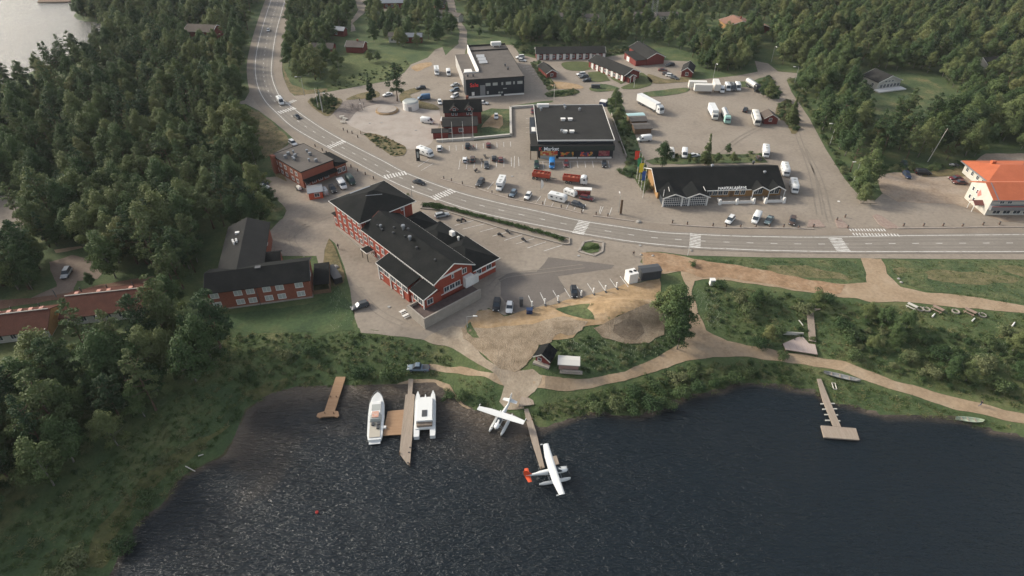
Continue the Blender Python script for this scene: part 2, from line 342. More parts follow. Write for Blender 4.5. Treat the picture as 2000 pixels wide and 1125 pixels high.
# left pavement next to road, both sides
KEEP.append(np.r_[offs(RW,5.5),offs(LW,-4.5)[::-1]])
strip('pavement',None,0,.10,M_walk,a=offs(RW,5.2),b=offs(RW,1.1))
strip('pavement',None,0,.10,M_walk,a=offs(LW,-1.1)[:330],b=offs(LW,-4.0)[:330])
road=strip('road',None,0,.13,M_road,a=offs(RW,1.0),b=offs(LW,-1.0))
strip('edge_line',RW,.26,.145,M_line,road); strip('edge_line',LW,.26,.145,M_line,road)
def dashes(name,c,w,on,off,dz,m,parent):
    s=np.r_[0,np.cumsum(np.linalg.norm(np.diff(c,axis=0),axis=1))]; mb=MB(); t=0
    while t<s[-1]-on:
        q=[(np.interp(t+k*on/2,s,c[:,0]),np.interp(t+k*on/2,s,c[:,1])) for k in range(3)]
        for a,b in zip(q,q[1:]):
            a=np.array(a); b=np.array(b); d=(b-a)/np.linalg.norm(b-a); nn=np.array([-d[1],d[0]])*w/2
            vs=[a-nn,b-nn,b+nn,a+nn]; mb.add([(x,y,h1(x,y)+dz) for x,y in vs],[(0,1,2,3)])
        t+=on+off
    return mb.build(name,m,parent)
CW=(RW+LW)/2
dashes('centre_line',CW[60:],.2,2.0,5.0,.15,M_line,road)
def zebra(a,b,wid,n,name='crosswalk',fr=.5):
    a=np.array(P(*a)[:2]); b=np.array(P(*b)[:2]); d=b-a; L=np.linalg.norm(d); d/=L; nn=np.array([-d[1],d[0]]); mb=MB(); s=L/n
    for i in range(n):
        c=a+d*s*(i+.5); q=[c-d*s*fr/2-nn*wid/2,c+d*s*fr/2-nn*wid/2,c+d*s*fr/2+nn*wid/2,c-d*s*fr/2+nn*wid/2]
        mb.add([(x,y,h1(x,y)+.155) for x,y in q],[(0,1,2,3)])
    return mb.build(name,M_line,road)
for a,b,wd,n in [((544,221),(577,211),3.2,7),((642,288),(673,276),3,7),((750,347),(794,338),3,8),((844,389),(886,372),3.2,9),((1128,458),(1142,432),3.6,9),((1357,484),(1358,457),3.2,9),((1648,492),(1630,465),4,9),((560,204),(577,196),2.4,5)]: zebra(a,b,wd,n)
zebra((1658,450),(1730,450),1.4,13,fr=.5); zebra((1664,458),(1757,460),1.4,15,fr=.45)
# bay lines
BAY=[]
for x in (1127,1142,1157,1174,1188): BAY.append(((x,315),(x+2,328)))
BAY+=[((1050,316),(1190,315)),((1043,317),(1045,330)),((1060,316),(1062,330)),((1076,316),(1077,329)),((1099,316),(1101,329)),((1113,316),(1114,329))]
for i in range(9):
    x=899+i*14.2; BAY.append(((x,312-i*.6),(x-3+i*.5,331-i*.8)))
BAY+=[((1005,305),(1004,328))]
for i in range(11): BAY.append(((864+i*13.3,286-i*.9),(864.5+i*13.3,296-i*.9)))
BAY+=[((964,356),(952,370)),((1056,384),(1047,396)),((1112,396),(1106,408)),((1144,399),(1138,414)),((1066,388),(1062,402)),((1178,404),(1172,418)),((1195,406),(1190,420)),((1174,403),(1170,417)),((846,320),(822,334)),((838,312),(816,326)),((1081,396),(1077,404)),((1127,398),(1121,410))]
BAY+=[((925,431),(888,441)),((946,438),(904,448)),((973,444),(938,453)),((997,452),(962,462)),((1020,459),(985,470)),((1043,466),(1008,477)),((1066,473),(1030,485)),((1099,479),(1062,491))]
for x0,y0,x1,y1 in [(1211,540,1227,561),(1191,545,1203,562),(1169,549,1182,569),(1147,554,1159,572),(1102,563,1114,582),(1080,568,1091,587),(1055,572,1065,593),(1032,578,1041,598),(1125,558,1137,577)]: BAY.append(((x0,y0),(x1,y1)))
for i in range(14): BAY.append(((1003+i*6,118+i*4.6),(1014+i*7,117+i*4.4)))
for i in range(4): BAY.append(((1027,232+i*9),(1037,231+i*9)))
mb=MB()
for p,q in BAY:
    a=np.array(P(*p)[:2]); b=np.array(P(*q)[:2]); d=(b-a)/np.linalg.norm(b-a); nn=np.array([-d[1],d[0]])*.085
    mb.add([(x,y,h1(x,y)+.12) for x,y in (a-nn,b-nn,b+nn,a+nn)],[(0,1,2,3)])
mb.build('bay_lines',M_line,lot)
# hatched islands at the junction
def island(pts,m=None,h=.14,name='traffic_island'):
    w=W2(pts); z=h1(*w.mean(0)); mb=MB().prism([tuple(p) for p in w],z,z+.05+h); return tag(mb.build(name,m or mat('red_paving',[(.22,.15,.12),(.30,.24,.20)],1.2,.9,0,var=.1)),kind='structure')
island([(1704,422),(1712,419),(1722,423),(1758,446),(1733,448),(1716,438)]); island([(1630,430),(1642,428),(1660,446),(1636,446)]); island([(1580,430),(1600,430),(1612,444),(1576,444)])
island([(1690,385),(1700,383),(1712,398),(1680,398),(1672,388)],M_walk)
M_wt=mat('worn_wheel_track',[(.165,.146,.122),(.185,.164,.138)],.2,.85,.1,3,var=.06)
for f_ in (.16,.36,.64,.84): strip('wheel_track',RW*(1-f_)+LW*f_,.55,.137,M_wt,road)
M_track=mat('tyre_track',[(.19,.162,.13),(.22,.188,.152)],.3,.92,.1,3,var=.1)
def track(pts,w=.3,gap=1.7):
    c=catm(W2(pts),1.5)
    for d in (-gap/2,gap/2): strip('tyre_track',offs(c,d),w,.105,M_track,lot)
track([(560,470),(600,440),(660,415),(700,398)]); track([(600,500),(575,480),(572,455),(600,440)]); track([(690,560),(740,610),(800,640)]); track([(1180,600),(1100,520),(1180,500),(1240,500)] if False else [(960,560),(985,540),(1060,530),(1140,520)])
track([(1350,400),(1420,290),(1500,240),(1560,200)],.4); track([(1600,420),(1585,340),(1560,270),(1545,215)],.4); track([(1620,430),(1600,350),(1570,290)],.4)
for x_,y_ in ((1638,394),(703,203),(722,241),(745,240),(812,255),(1055,300),(1250,480),(880,560),(1130,500),(760,600),(1440,330),(1000,345)):
    a_=P(x_,y_); MB().cyl((a_[0],a_[1],a_[2]+.1),(a_[0],a_[1],a_[2]+.19),.42,n=12).build('manhole_cover',mat('iron_cover',[(.30,.29,.27)],1,.7) if x_<1500 else M_white,lot)
# grass verges lying on the paved area
VG=[('lawn',M_lawn,[(1097,124),(1125,120),(1160,124),(1163,132),(1135,139),(1105,136)],1),
('lawn',M_lawn,[(1147,142),(1178,139),(1192,158),(1170,161),(1155,160)],0),
('lawn',M_lawn,[(1212,172),(1240,158),(1252,142),(1268,152),(1274,164),(1255,172),(1228,175)],1),
('lawn',M_lawn,[(1175,128),(1188,126),(1222,160),(1212,165),(1195,155)],0),
('verge',M_rough,[(1035,122),(1056,119),(1068,140),(1085,172),(1072,178),(1062,165)],0),
('verge',M_rough,[(1064,184),(1075,178),(1100,176),(1125,175),(1134,180),(1110,188),(1070,190)],1),
('verge',M_rough,[(1150,174),(1165,165),(1185,165),(1210,173),(1195,178),(1162,180)],1),
('verge',M_rough,[(1255,182),(1280,178),(1340,172),(1342,180),(1300,187),(1262,189)],1),
('verge',M_rough,[(1442,160),(1470,158),(1502,148),(1522,180),(1522,194),(1505,194),(1480,172),(1445,170)],0),
('verge',M_dry,[(1520,205),(1540,195),(1555,222),(1560,256),(1545,262),(1535,240),(1515,225)],1),
('verge',M_rough,[(996,208),(1045,200),(1080,197),(1080,200),(1000,213)],0),
('verge',M_rough,[(932,222),(960,212),(996,214),(998,268),(925,276),(922,240)],0),
('verge',M_rough,[(1178,200),(1212,180),(1215,205),(1228,230),(1240,262),(1248,290),(1262,320),(1268,350),(1258,380),(1240,350),(1212,340),(1224,320),(1205,262),(1192,222)],0),
('verge',M_rough,[(1300,305),(1340,302),(1430,302),(1480,300),(1500,318),(1275,322),(1262,315)],0),
('verge',M_dry,[(712,262),(735,262),(760,272),(792,288),(788,304),(770,306),(740,288)],1),
('verge',M_dry,[(600,198),(625,190),(650,190),(668,196),(658,214),(640,228),(618,216)],1),
('verge',M_dry,[(675,195),(700,184),(735,178),(740,190),(700,194)],1),
('verge',M_dry,[(783,182),(820,170),(822,178),(800,186),(815,196),(850,205),(857,215),(820,212),(785,200)],1),
('verge',M_rough,[(1045,112),(1180,110),(1220,102),(1232,99),(1240,90),(1000,84),(1012,100)],0),
('verge',M_dry,[(1265,145),(1300,155),(1330,152),(1345,140),(1350,158),(1320,162),(1275,163)],1),
('verge',M_dry,[(643,466),(650,475),(660,500),(670,530),(672,553),(655,560),(633,552),(630,520),(635,488)],1),
('verge',M_rough,[(911,636),(919,629),(930,655),(935,660),(924,660),(913,650)],1),
('verge',M_dry,[(540,345),(528,330),(532,300),(540,300),(552,330),(560,355)],0),
('verge',M_rough,[(545,432),(560,412),(545,395),(528,378),(505,380),(515,420)],1),
('flower_bed',M_grass,[(1142,476),(1152,473),(1170,476),(1168,492),(1150,496),(1138,489)],0),
('verge',M_dry,[(1800,338),(1880,330),(1885,345),(1850,345),(1800,346)],1),
]
for nm,m,pts,sm in VG: sheet(nm,pts,.16,m,smooth=bool(sm),jit=.25,keep=False)
sheet('sandy_yard',[(950,236),(968,222),(980,226),(982,245),(975,252),(955,248),(940,250)],.18,M_sand,smooth=True,keep=False)
sheet('sandy_yard',[(1074,162),(1090,160),(1130,166),(1140,173),(1120,174),(1085,174)],.17,M_sand,smooth=True,keep=False)
sheet('sandy_yard',[(803,132),(820,124),(842,122),(843,128),(828,134),(815,140)],.08,M_sand,smooth=True)
# bare slopes and paths
sheet('sandy_slope',[(930,606),(955,604),(985,616),(1040,602),(1122,584),(1228,556),(1290,543),(1292,570),(1288,598),(1250,612),(1200,622),(1140,640),(1120,660),(1060,668),(1010,672),(965,660),(925,650),(905,640)],.10,M_sand,jit=.5,grid=1.3)
sheet('gravel_slope',[(900,642),(960,640),(1040,634),(1100,620),(1150,628),(1140,648),(1095,652),(1080,672),(1050,672),(1040,700),(1020,716),(1005,728),(975,720),(940,690),(905,662)],.14,M_gravel,jit=.6,grid=1.3)
sheet('gravel_slope',[(1150,640),(1200,622),(1235,606),(1262,594),(1288,592),(1300,620),(1298,655),(1268,668),(1215,668),(1175,660)],.15,M_gravel,jit=.5,grid=1.2)
sheet('bare_slope',[(1196,632),(1225,624),(1250,634),(1256,650),(1240,664),(1212,662),(1192,648)],.19,M_bare,smooth=True,jit=.5,grid=1.2)
sheet('grass_patch',[(1085,604),(1112,596),(1152,594),(1146,603),(1155,612),(1160,624),(1140,622),(1105,612)],.17,M_rough,smooth=True,jit=.5,grid=1.3)
sheet('gravel_road',[(850,650),(885,636),(905,640),(940,690),(975,718),(1012,728),(1040,722),(1060,735),(1045,765),(1030,780),(1025,800),(990,800),(975,785),(985,755),(970,735),(940,715),(900,690),(870,676),(830,664)],.10,mat('pale_gravel',[(.23,.18,.128),(.29,.235,.172),(.335,.28,.21)],.3,.95,.3,3,var=.12,fine=2),jit=.35,smooth=True)
sheet('dirt_path',[(1005,725),(1045,730),(1100,742),(1150,740),(1220,725),(1290,695),(1330,670),(1345,640),(1345,600),(1342,560),(1330,530),(1290,535),(1258,520),(1252,494),(1300,494),(1345,505),(1420,515),(1500,530),(1580,548),(1650,555),(1693,552),(1682,505),(1722,505),(1735,535),(1760,560),(1810,572),(1900,580),(2000,598),(2150,620),(2500,668),(3100,740),(3100,790),(2500,712),(2150,650),(2000,612),(1900,603),(1800,592),(1700,588),(1640,580),(1560,568),(1480,556),(1420,548),(1372,545),(1355,548),(1352,570),(1362,610),(1380,645),(1420,668),(1480,678),(1540,690),(1600,698),(1650,708),(1720,735),(1800,760),(1880,782),(1960,800),(2050,815),(2200,850),(2500,905),(2700,935),(2700,985),(2500,950),(2200,885),(2050,838),(1950,817),(1870,800),(1790,775),(1700,747),(1640,725),(1590,717),(1520,705),(1460,697),(1400,698),(1340,705),(1290,722),(1220,745),(1150,758),(1090,762),(1030,762),(1000,758),(960,745),(900,730),(840,722),(840,712),(900,714),(960,730)],.08,M_dirt,jit=.35)
sheet('dirt_patch',[(1252,494),(1300,494),(1345,505),(1420,515),(1500,530),(1580,548),(1650,556),(1640,575),(1560,566),(1480,554),(1420,545),(1372,541),(1330,530),(1290,532),(1262,515)],.12,M_redsoil,jit=.6)
sheet('grass_field',[(1345,505),(1400,504),(1500,506),(1672,508),(1694,550),(1650,556),(1580,548),(1500,530),(1420,516)],.06,M_rough,jit=.5,keep=False)
sheet('grass_field',[(1733,508),(2300,509),(2300,640),(2150,612),(2000,594),(1900,576),(1810,568),(1765,556),(1740,530)],.06,M_rough,jit=.5,keep=False)
sheet('shore_sand',[(780,748),(800,742),(850,742),(878,752),(905,792),(940,812),(1010,820),(990,835),(930,825),(860,800),(800,790),(740,785),(760,760)],.11,M_dirt,jit=.3,kind='structure')
# woods clearings and drives
sheet('gravel_drive',[(-40,380),(20,385),(60,405),(58,440),(30,470),(-60,500)],.06,M_lot,jit=.4)
sheet('gravel_drive',[(95,512),(140,498),(175,506),(205,525),(190,545),(150,548),(140,575),(80,590),(-60,600),(-60,590),(60,582),(110,560),(100,535)],.07,mat('brown_drive',[(.15,.11,.085),(.20,.155,.12)],.2,.95,.3,3,var=.1),jit=.3)
sheet('brown_verge',[(-60,590),(60,583),(130,572),(200,555),(300,540),(305,550),(200,566),(130,584),(0,604),(-60,612)],.10,mat('brown_strip',[(.12,.065,.042),(.17,.10,.065)],.3,.95,.3,3,var=.15),jit=.3)
sheet('forest_track',[(105,488),(160,480),(170,484),(110,494)],.05,M_dirt,jit=.3)
sheet('lawn',[(-80,665),(20,660),(110,632),(200,605),(240,610),(150,660),(60,700),(40,735),(-80,745)],.05,M_lawn,jit=.4,keep=True)
sheet('lawn',[(410,615),(520,606),(620,590),(660,560),(690,600),(692,645),(640,650),(500,650),(430,640)],.05,mat('dark_lawn',[(.032,.056,.022),(.045,.075,.027),(.075,.095,.036)],.15,.95,.5,2,var=.25,fine=1.1),jit=.4,keep=True)
sheet('grass_field',[(636,140),(660,110),(690,98),(730,100),(790,112),(803,124),(790,140),(765,156),(640,179),(636,165)],.05,mat('fresh_meadow',[(.05,.07,.022),(.075,.095,.03),(.11,.12,.045)],.12,.95,.6,1.5,var=.3,fine=.8),jit=.5)
sheet('verge',[(478,210),(505,218),(540,248),(565,272),(560,284),(535,300),(520,310),(505,290),(498,250)],.05,M_dry,jit=.5)
sheet('verge',[(548,110),(560,175),(578,187),(640,179),(640,172),(600,176),(570,165),(556,140)],.05,M_dry,jit=.4)
sheet('grass_field',[(1685,140),(1780,142),(1850,172),(1860,212),(1790,245),(1700,236),(1672,205),(1670,165)],.05,M_rough,jit=.5)
sheet('gravel_drive',[(690,-10),(716,0),(712,25),(690,45),(695,60),(685,62),(686,40),(700,20)],.06,M_lot,jit=.3)
sheet('gravel_drive',[(745,5),(760,12),(772,40),(765,42),(752,25)],.06,M_lot,jit=.3)
sheet('gravel_drive',[(1370,55),(1395,60),(1398,72),(1385,75)],.06,M_dirt,jit=.3)
sheet('side_road',[(868,110),(895,86),(898,60),(880,30),(870,-10),(885,-10),(893,30),(912,60),(912,92),(905,112)],.06,M_lot,jit=.2)
sheet('shore_mud',[(440,905),(480,860),(500,815),(540,785),(530,780),(480,800),(462,850),(440,888),(400,905),(350,935),(320,985),(280,1010),(250,1060),(235,1110),(252,1110),(268,1065),(298,1020),(340,990),(365,945),(410,918)],.05,mat('shallow_reeds',[(.03,.032,.016),(.06,.052,.026),(.09,.07,.035)],.3,.95,.4,2,var=.2),jit=.5,keep=False)
for q_ in ([(1500,522),(1560,520),(1640,535),(1660,545),(1600,545),(1530,536)],[(1800,530),(1860,528),(1930,535),(1990,545),(1940,556),(1860,552),(1810,545)],[(1745,525),(1765,522),(1772,532),(1755,540)],[(1950,520),(2050,525),(2100,540),(2000,540)]): sheet('dry_grass_patch',q_,.09,mat('dry_patch',[(.07,.075,.03),(.12,.11,.05),(.17,.14,.075)],.3,.95,.6,2,var=.25,fine=1.1),smooth=True,jit=.8,keep=False)
for q_ in ([(330,890),(400,850),(450,830),(440,850),(380,895),(330,930),(280,960),(255,985),(260,950)],[(210,1010),(250,960),(262,990),(235,1040),(200,1110),(150,1125),(170,1070)],[(470,770),(520,745),(560,738),(540,765),(490,785)]): sheet('reed_bank',q_,.045,mat('yellow_green_reeds',[(.06,.066,.024),(.085,.086,.03),(.115,.105,.042)],.25,.95,.5,2,var=.25,fine=1.1),smooth=True,jit=.8,keep=False)
sheet('reed_bank',[(640,650),(500,660),(540,770)],.04,M_grass,keep=False)
# kerbed planting beds
def kerb(name,pts,w=.35,h=.3,m=None,closed=True,label=None,cat=None,z=0):
    wd=W2(pts); mb=MB(); n=len(wd)
    for i in range(n if closed else n-1):
        a,b=wd[i],wd[(i+1)%n]; za,zb=h1(*a)+h/2+z+.05,h1(*b)+h/2+z+.05
        mb.bar((a[0],a[1],za),(b[0],b[1],zb),w,h+.1)
    o=mb.build(name,m or M_conc); return tag(o,label,cat) if label else tag(o,kind='structure')
kerb('planter_kerb',[(822,408),(828,399),(842,396),(870,403),(1000,438),(1112,466),(1112,478),(1100,478),(990,450),(866,412)],.35,.35,label='long low concrete kerb around the clipped hedge beside the main road',cat='kerb')
kerb('planter_kerb',[(1130,492),(1140,473),(1158,470),(1178,474),(1176,492),(1160,500)],.7,.2,label='pale stone kerb round the small green bed near the crossing',cat='kerb')
# ================= BUILDINGS =================
M_red=mat('red_boards',[(.225,.043,.025),(.285,.060,.034)],.8,.8,.1,3,coord='obj',var=.10,stretch=(6,6,.5))
M_redd=mat('dark_red_boards',[(.13,.026,.022),(.18,.036,.028)],.8,.8,.1,3,coord='obj',var=.12,stretch=(6,6,.5))
M_brick=mat('brown_red_brick',[(.19,.060,.036),(.25,.085,.050)],2.5,.85,.15,9,coord='obj',var=.15)
M_felt=mat('black_roof_felt',[(.009,.010,.010),(.013,.014,.014),(.019,.019,.018)],.25,.95,.2,3,coord='obj',var=.10,fine=1.5,spec=.08)
M_felt2=mat('grey_roof_felt',[(.024,.024,.023),(.034,.033,.031)],.2,.95,.2,3,coord='obj',var=.08,fine=1.5,spec=.1)
M_bit=mat('brown_grey_bitumen',[(.085,.073,.063),(.115,.10,.087)],.25,.9,.1,3,coord='obj',var=.08,fine=1.2)
M_navy=mat('blue_black_cladding',[(.010,.015,.021),(.016,.022,.030)],.4,.5,0,coord='obj',var=.1,stretch=(8,8,.3))
M_glass=flat('window_glass',(.03,.04,.05),.32,.4)
M_pale=flat('pale_curtain_glass',(.36,.37,.34),.5,.3)
M_brown=mat('brown_wood',[(.10,.06,.035),(.16,.10,.06)],1.5,.85,0,coord='obj',var=.15,stretch=(4,4,.6))
M_ochre=mat('ochre_wood',[(.24,.13,.05),(.33,.19,.08)],1,.8,0,coord='obj',var=.12,stretch=(4,4,.6))
M_cream=mat('cream_render',[(.44,.415,.36),(.51,.485,.425)],.6,.85,0,coord='obj',var=.05)
M_orange=mat('orange_metal_roof',[(.40,.105,.042),(.47,.13,.055)],.3,.55,.1,6,coord='obj',var=.05)
M_tile=mat('dull_red_sheet_roof',[(.070,.028,.020),(.098,.040,.028)],.5,.9,.3,6,coord='obj',var=.12,spec=.1)
M_grey=flat('grey_metal',(.22,.23,.24),.4,.5,.4)
M_dgrey=flat('dark_grey_metal',(.05,.052,.055),.5)
M_black=flat('black_rubber',(.012,.012,.013),.8)
WC={}
def win_mesh(w,h,fm,pm,sill=True,t=.12,mull=True):
    k=(round(w,2),round(h,2),fm.name,pm.name,mull)
    if k not in WC:
        a=MB(); a.box(-w/2-t,w/2+t,-.09,0,h,h+t).box(-w/2-t,w/2+t,-.12,0,-t,0).box(-w/2-t,-w/2,-.09,0,0,h).box(w/2,w/2+t,-.09,0,0,h)
        if mull and w>.9: a.box(-.04,.04,-.075,0,0,h)
        b=MB().box(-w/2,w/2,-.04,0,0,h)
        WC[k]=(a.mesh('window',fm),b.mesh('pane',pm))
    return WC[k]
class Bld:
    def __init__(s,name,label,cat,p1=None,p2=None,p3=None,z=0,pos=None,ang=None,base=None,LW=None,group=None):
        if p1 is not None:
            a,b,c=G(*p1,z),G(*p2,z),G(*p3,z); L=np.linalg.norm(b-a); u=(b-a)/L; v=np.array([-u[1],u[0]])
            s.L=L; s.W=float((c-b)@v); s.ang=math.atan2(u[1],u[0]); s.pos=a
        else: s.pos=np.array(pos,float); s.ang=R(ang); s.L,s.W=LW
        s.u=np.array([math.cos(s.ang),math.sin(s.ang)]); s.v=np.array([-s.u[1],s.u[0]])
        bz=h1(*(s.pos+s.u*s.L/2+s.v*s.W/2)) if base is None else base
        s.bz=bz; s.root=empty(name,(s.pos[0],s.pos[1],bz),s.ang,label,cat,group)
        s.keep(0,s.L,0,s.W)
    def keep(s,x0,x1,y0,y1,m=1.0):
        KEEP.append(np.array([s.pos+s.u*x+s.v*y for x,y in ((x0-m,y0-m),(x1+m,y0-m),(x1+m,y1+m),(x0-m,y1+m))]))
    def part(s,name,mb,m,parent=None,smooth=False,**k):
        o=mb.build(name,m,parent or s.root,smooth=smooth,**k); return o
    def window(s,side,u,z,w=1.2,h=1.3,rect=None,fm=None,pm=None,name='window',mull=True):
        x0,x1,y0,y1=rect or (0,s.L,0,s.W)
        loc,rz={'F':((x0+u,y0,z),0),'R':((x1,y0+u,z),math.pi/2),'B':((x1-u,y1,z),math.pi),'L':((x0,y1-u,z),-math.pi/2)}[side]
        f,p=win_mesh(w,h,fm or M_white,pm or M_glass,mull=mull); o=link(name,f,s.root,loc,rz); link('pane' if name=='window' else 'panel',p,o); return o
    def door(s,side,u,z=0,w=1.0,h=2.1,m=None,rect=None):
        x0,x1,y0,y1=rect or (0,s.L,0,s.W)
        loc,rz={'F':((x0+u,y0,z),0),'R':((x1,y0+u,z),math.pi/2),'B':((x1-u,y1,z),math.pi),'L':((x0,y1-u,z),-math.pi/2)}[side]
        a=MB().box(-w/2,w/2,-.08,0,0,h); o=a.build('door',m or M_brown,s.root,loc,rz); MB().box(w/2-.2,w/2-.12,-.14,-.08,h*.45,h*.52).build('handle',M_grey,o); return o
def gable_roof(x0,x1,y0,y1,ze,rise,axis='x',o=.5,t=.2,og=None):
    og=o if og is None else og; mb=MB()
    if axis=='x':
        ym=(y0+y1)/2; s=rise/((y1-y0)/2); zo=ze-s*o
        r=lambda x:[(x,y0-o,zo),(x,ym,ze+rise),(x,y1+o,zo),(x,y1+o,zo+t),(x,ym,ze+rise+t),(x,y0-o,zo+t)]
        mb.loft([r(x0-og),r(x1+og)])
    else:
        xm=(x0+x1)/2; s=rise/((x1-x0)/2); zo=ze-s*o
        r=lambda y:[(x0-o,y,zo),(xm,y,ze+rise),(x1+o,y,zo),(x1+o,y,zo+t),(xm,y,ze+rise+t),(x0-o,y,zo+t)]
        mb.loft([r(y0-og),r(y1+og)])
    return mb
def gable_wall(mb,x0,x1,y0,y1,z0,ze,rise,axis='x'):
    if axis=='x':
        ym=(y0+y1)/2; r=lambda x:[(x,y0,z0),(x,y1,z0),(x,y1,ze),(x,ym,ze+rise),(x,y0,ze)]; mb.loft([r(x0),r(x1)])
    else:
        xm=(x0+x1)/2; r=lambda y:[(x0,y,z0),(x1,y,z0),(x1,y,ze),(xm,y,ze+rise),(x0,y,ze)]; mb.loft([r(y0),r(y1)])
    return mb
def gable_trim(x0,x1,y0,y1,ze,rise,axis='x',o=.5,og=None,t=.2,ends=(1,1),eaves=(1,1)):
    og=o if og is None else og; mb=MB()
    if axis=='x':
        ym=(y0+y1)/2; s=rise/((y1-y0)/2); zo=ze-s*o+t*.35
        for e,x in zip(ends,(x0-og-.03,x1+og+.03)):
            if e: mb.bar((x,y0-o,zo),(x,ym,ze+rise+t*.35),.06,.28).bar((x,ym,ze+rise+t*.35),(x,y1+o,zo),.06,.28)
        for e,y in zip(eaves,(y0-o-.03,y1+o+.03)):
            if e: mb.bar((x0-og,y,zo),(x1+og,y,zo),.06,.2)
    else:
        xm=(x0+x1)/2; s=rise/((x1-x0)/2); zo=ze-s*o+t*.35
        for e,y in zip(ends,(y0-og-.03,y1+og+.03)):
            if e: mb.bar((x0-o,y,zo),(xm,y,ze+rise+t*.35),.06,.28).bar((xm,y,ze+rise+t*.35),(x1+o,y,zo),.06,.28)
        for e,x in zip(eaves,(x0-o-.03,x1+o+.03)):
            if e: mb.bar((x,y0-og,zo),(x,y1+og,zo),.06,.2)
    return mb
def hip_roof(x0,x1,y0,y1,ze,rise,o=.6,t=.2,ridge=None):
    X0,X1,Y0,Y1=x0-o,x1+o,y0-o,y1+o; mb=MB(); w=min(X1-X0,Y1-Y0)/2
    if X1-X0>=Y1-Y0: a=(X0+w,(Y0+Y1)/2); b=(X1-w,(Y0+Y1)/2)
    else: a=((X0+X1)/2,Y0+w); b=((X0+X1)/2,Y1-w)
    v=[(X0,Y0,ze),(X1,Y0,ze),(X1,Y1,ze),(X0,Y1,ze),(X0,Y0,ze+t),(X1,Y0,ze+t),(X1,Y1,ze+t),(X0,Y1,ze+t),(*a,ze+rise),(*b,ze+rise)]
    f=[(0,3,2,1),(0,1,5,4),(1,2,6,5),(2,3,7,6),(3,0,4,7)]
    f+= [(4,5,9,8),(5,6,9),(6,7,8,9),(7,4,8)] if X1-X0>=Y1-Y0 else [(4,5,8),(5,6,9,8),(6,7,9),(7,4,8,9)]
    return mb.add(v,f)
def rim(x0,x1,y0,y1,z,w=.08,h=.25):
    return MB().box(x0-w,x1+w,y0-w,y0,z,z+h).box(x0-w,x1+w,y1,y1+w,z,z+h).box(x0-w,x0,y0,y1,z,z+h).box(x1,x1+w,y0,y1,z,z+h)
def vent(b,x,y,z,r=.3,h=.9,m=None,box=False,name='roof_vent'):
    mb=MB()
    if box: mb.box(x-r,x+r,y-r*.8,y+r*.8,z-.2,z+h)
    else: mb.cyl((x,y,z-.3),(x,y,z+h*.7),r*.7,n=8).cyl((x,y,z+h*.7),(x,y,z+h),r*1.15,r*.9,n=8)
    return b.part(name,mb,m or M_dgrey)
def text(s,size,m,parent,loc,rz=0,rx=90,name='lettering',ext=.05,fill=1):
    cu=bpy.data.curves.new('t','FONT'); cu.body=s; cu.size=size; cu.extrude=ext; cu.align_x='CENTER'; cu.offset=.012*size
    o=bpy.data.objects.new('t',cu); COL.objects.link(o); dg=bpy.context.evaluated_depsgraph_get(); dg.update()
    me=bpy.data.meshes.new_from_object(o.evaluated_get(dg)); bpy.data.objects.remove(o); me.name=name; me.materials.clear(); me.materials.append(m)
    q=bpy.data.objects.new(name,me); COL.objects.link(q); q.parent=parent; q.location=loc; q.rotation_euler=(R(rx),0,rz); return q
# ---- hotel: tower, long wing, lean-to, back wings, terrace ----
b=Bld('hotel_building','large bright red hotel with black roofs, a square tower and a long wing','hotel',(710,452),(846.7,555.5),(920,510),8)
b.keep(-19,38,-7,24)
Lm,Wm=b.L,b.W
b.part('wall',gable_wall(MB(),-2,Lm-.6,.6,Wm-.6,0,8,3.2),M_red)
b.part('roof',gable_roof(-1,Lm-.6,.6,Wm-.6,8,3.2,o=.6,og=.7),M_felt)
b.part('roof_trim',gable_trim(-1,Lm-.6,.6,Wm-.6,8,3.2,o=.6,og=.7,ends=(0,1)),M_white)
b.part('plinth',MB().box(-18.2,-2.2,.2,18,0,.9).box(-2.2,Lm,.4,Wm-.5,0,.8),M_conc)
tx0,tx1,ty0,ty1=-18,-2.6,.9,18.2
b.part('tower_wall',MB().box(tx0,tx1,ty0,ty1,.5,9.6),M_red)
b.part('tower_roof',hip_roof(tx0,tx1,ty0,ty1,9.6,3.6,o=1.0,t=.22),M_felt)
b.part('tower_trim',rim(tx0-1,tx1+1,ty0-1,ty1+1,9.58,.06,.24),M_white)
rt=(tx0,tx1,ty0,ty1)
for z in (1.6,4.5,7.4):
    for u in (2.2,5.2,8.4,11.4,13.8): b.window('F',u,z,1.3 if u in (8.4,11.4) else 1.0,1.5,rt)
    for u in (2,5,9,13): b.window('L',u,z,1.1,1.4,rt)
for u in (2,8,14): b.window('R',u,8.0,1.0,1.0,rt)
b.part('downpipe',MB().box(tx1-.25,tx1-.1,ty0-.1,ty0,0,9.6),M_white); b.part('downpipe',MB().box(tx1,tx1+.12,ty1-3,ty1-2.8,4.5,9.6),M_white)
# bay at the tower's outer corner
b.part('corner_bay',MB().box(tx0-2.2,tx0,ty0+.2,ty0+4.5,.3,4.6),M_red); b.part('bay_roof',MB().fru(tx0-2.8,tx0,ty0-.3,ty0+5,4.6,tx0-.6,tx0,ty0+1,ty0+3.8,5.3),M_felt)
b.window('F',1.1,1.8,1.1,1.6,(tx0-2.2,tx0,ty0+.2,ty0+4.5))
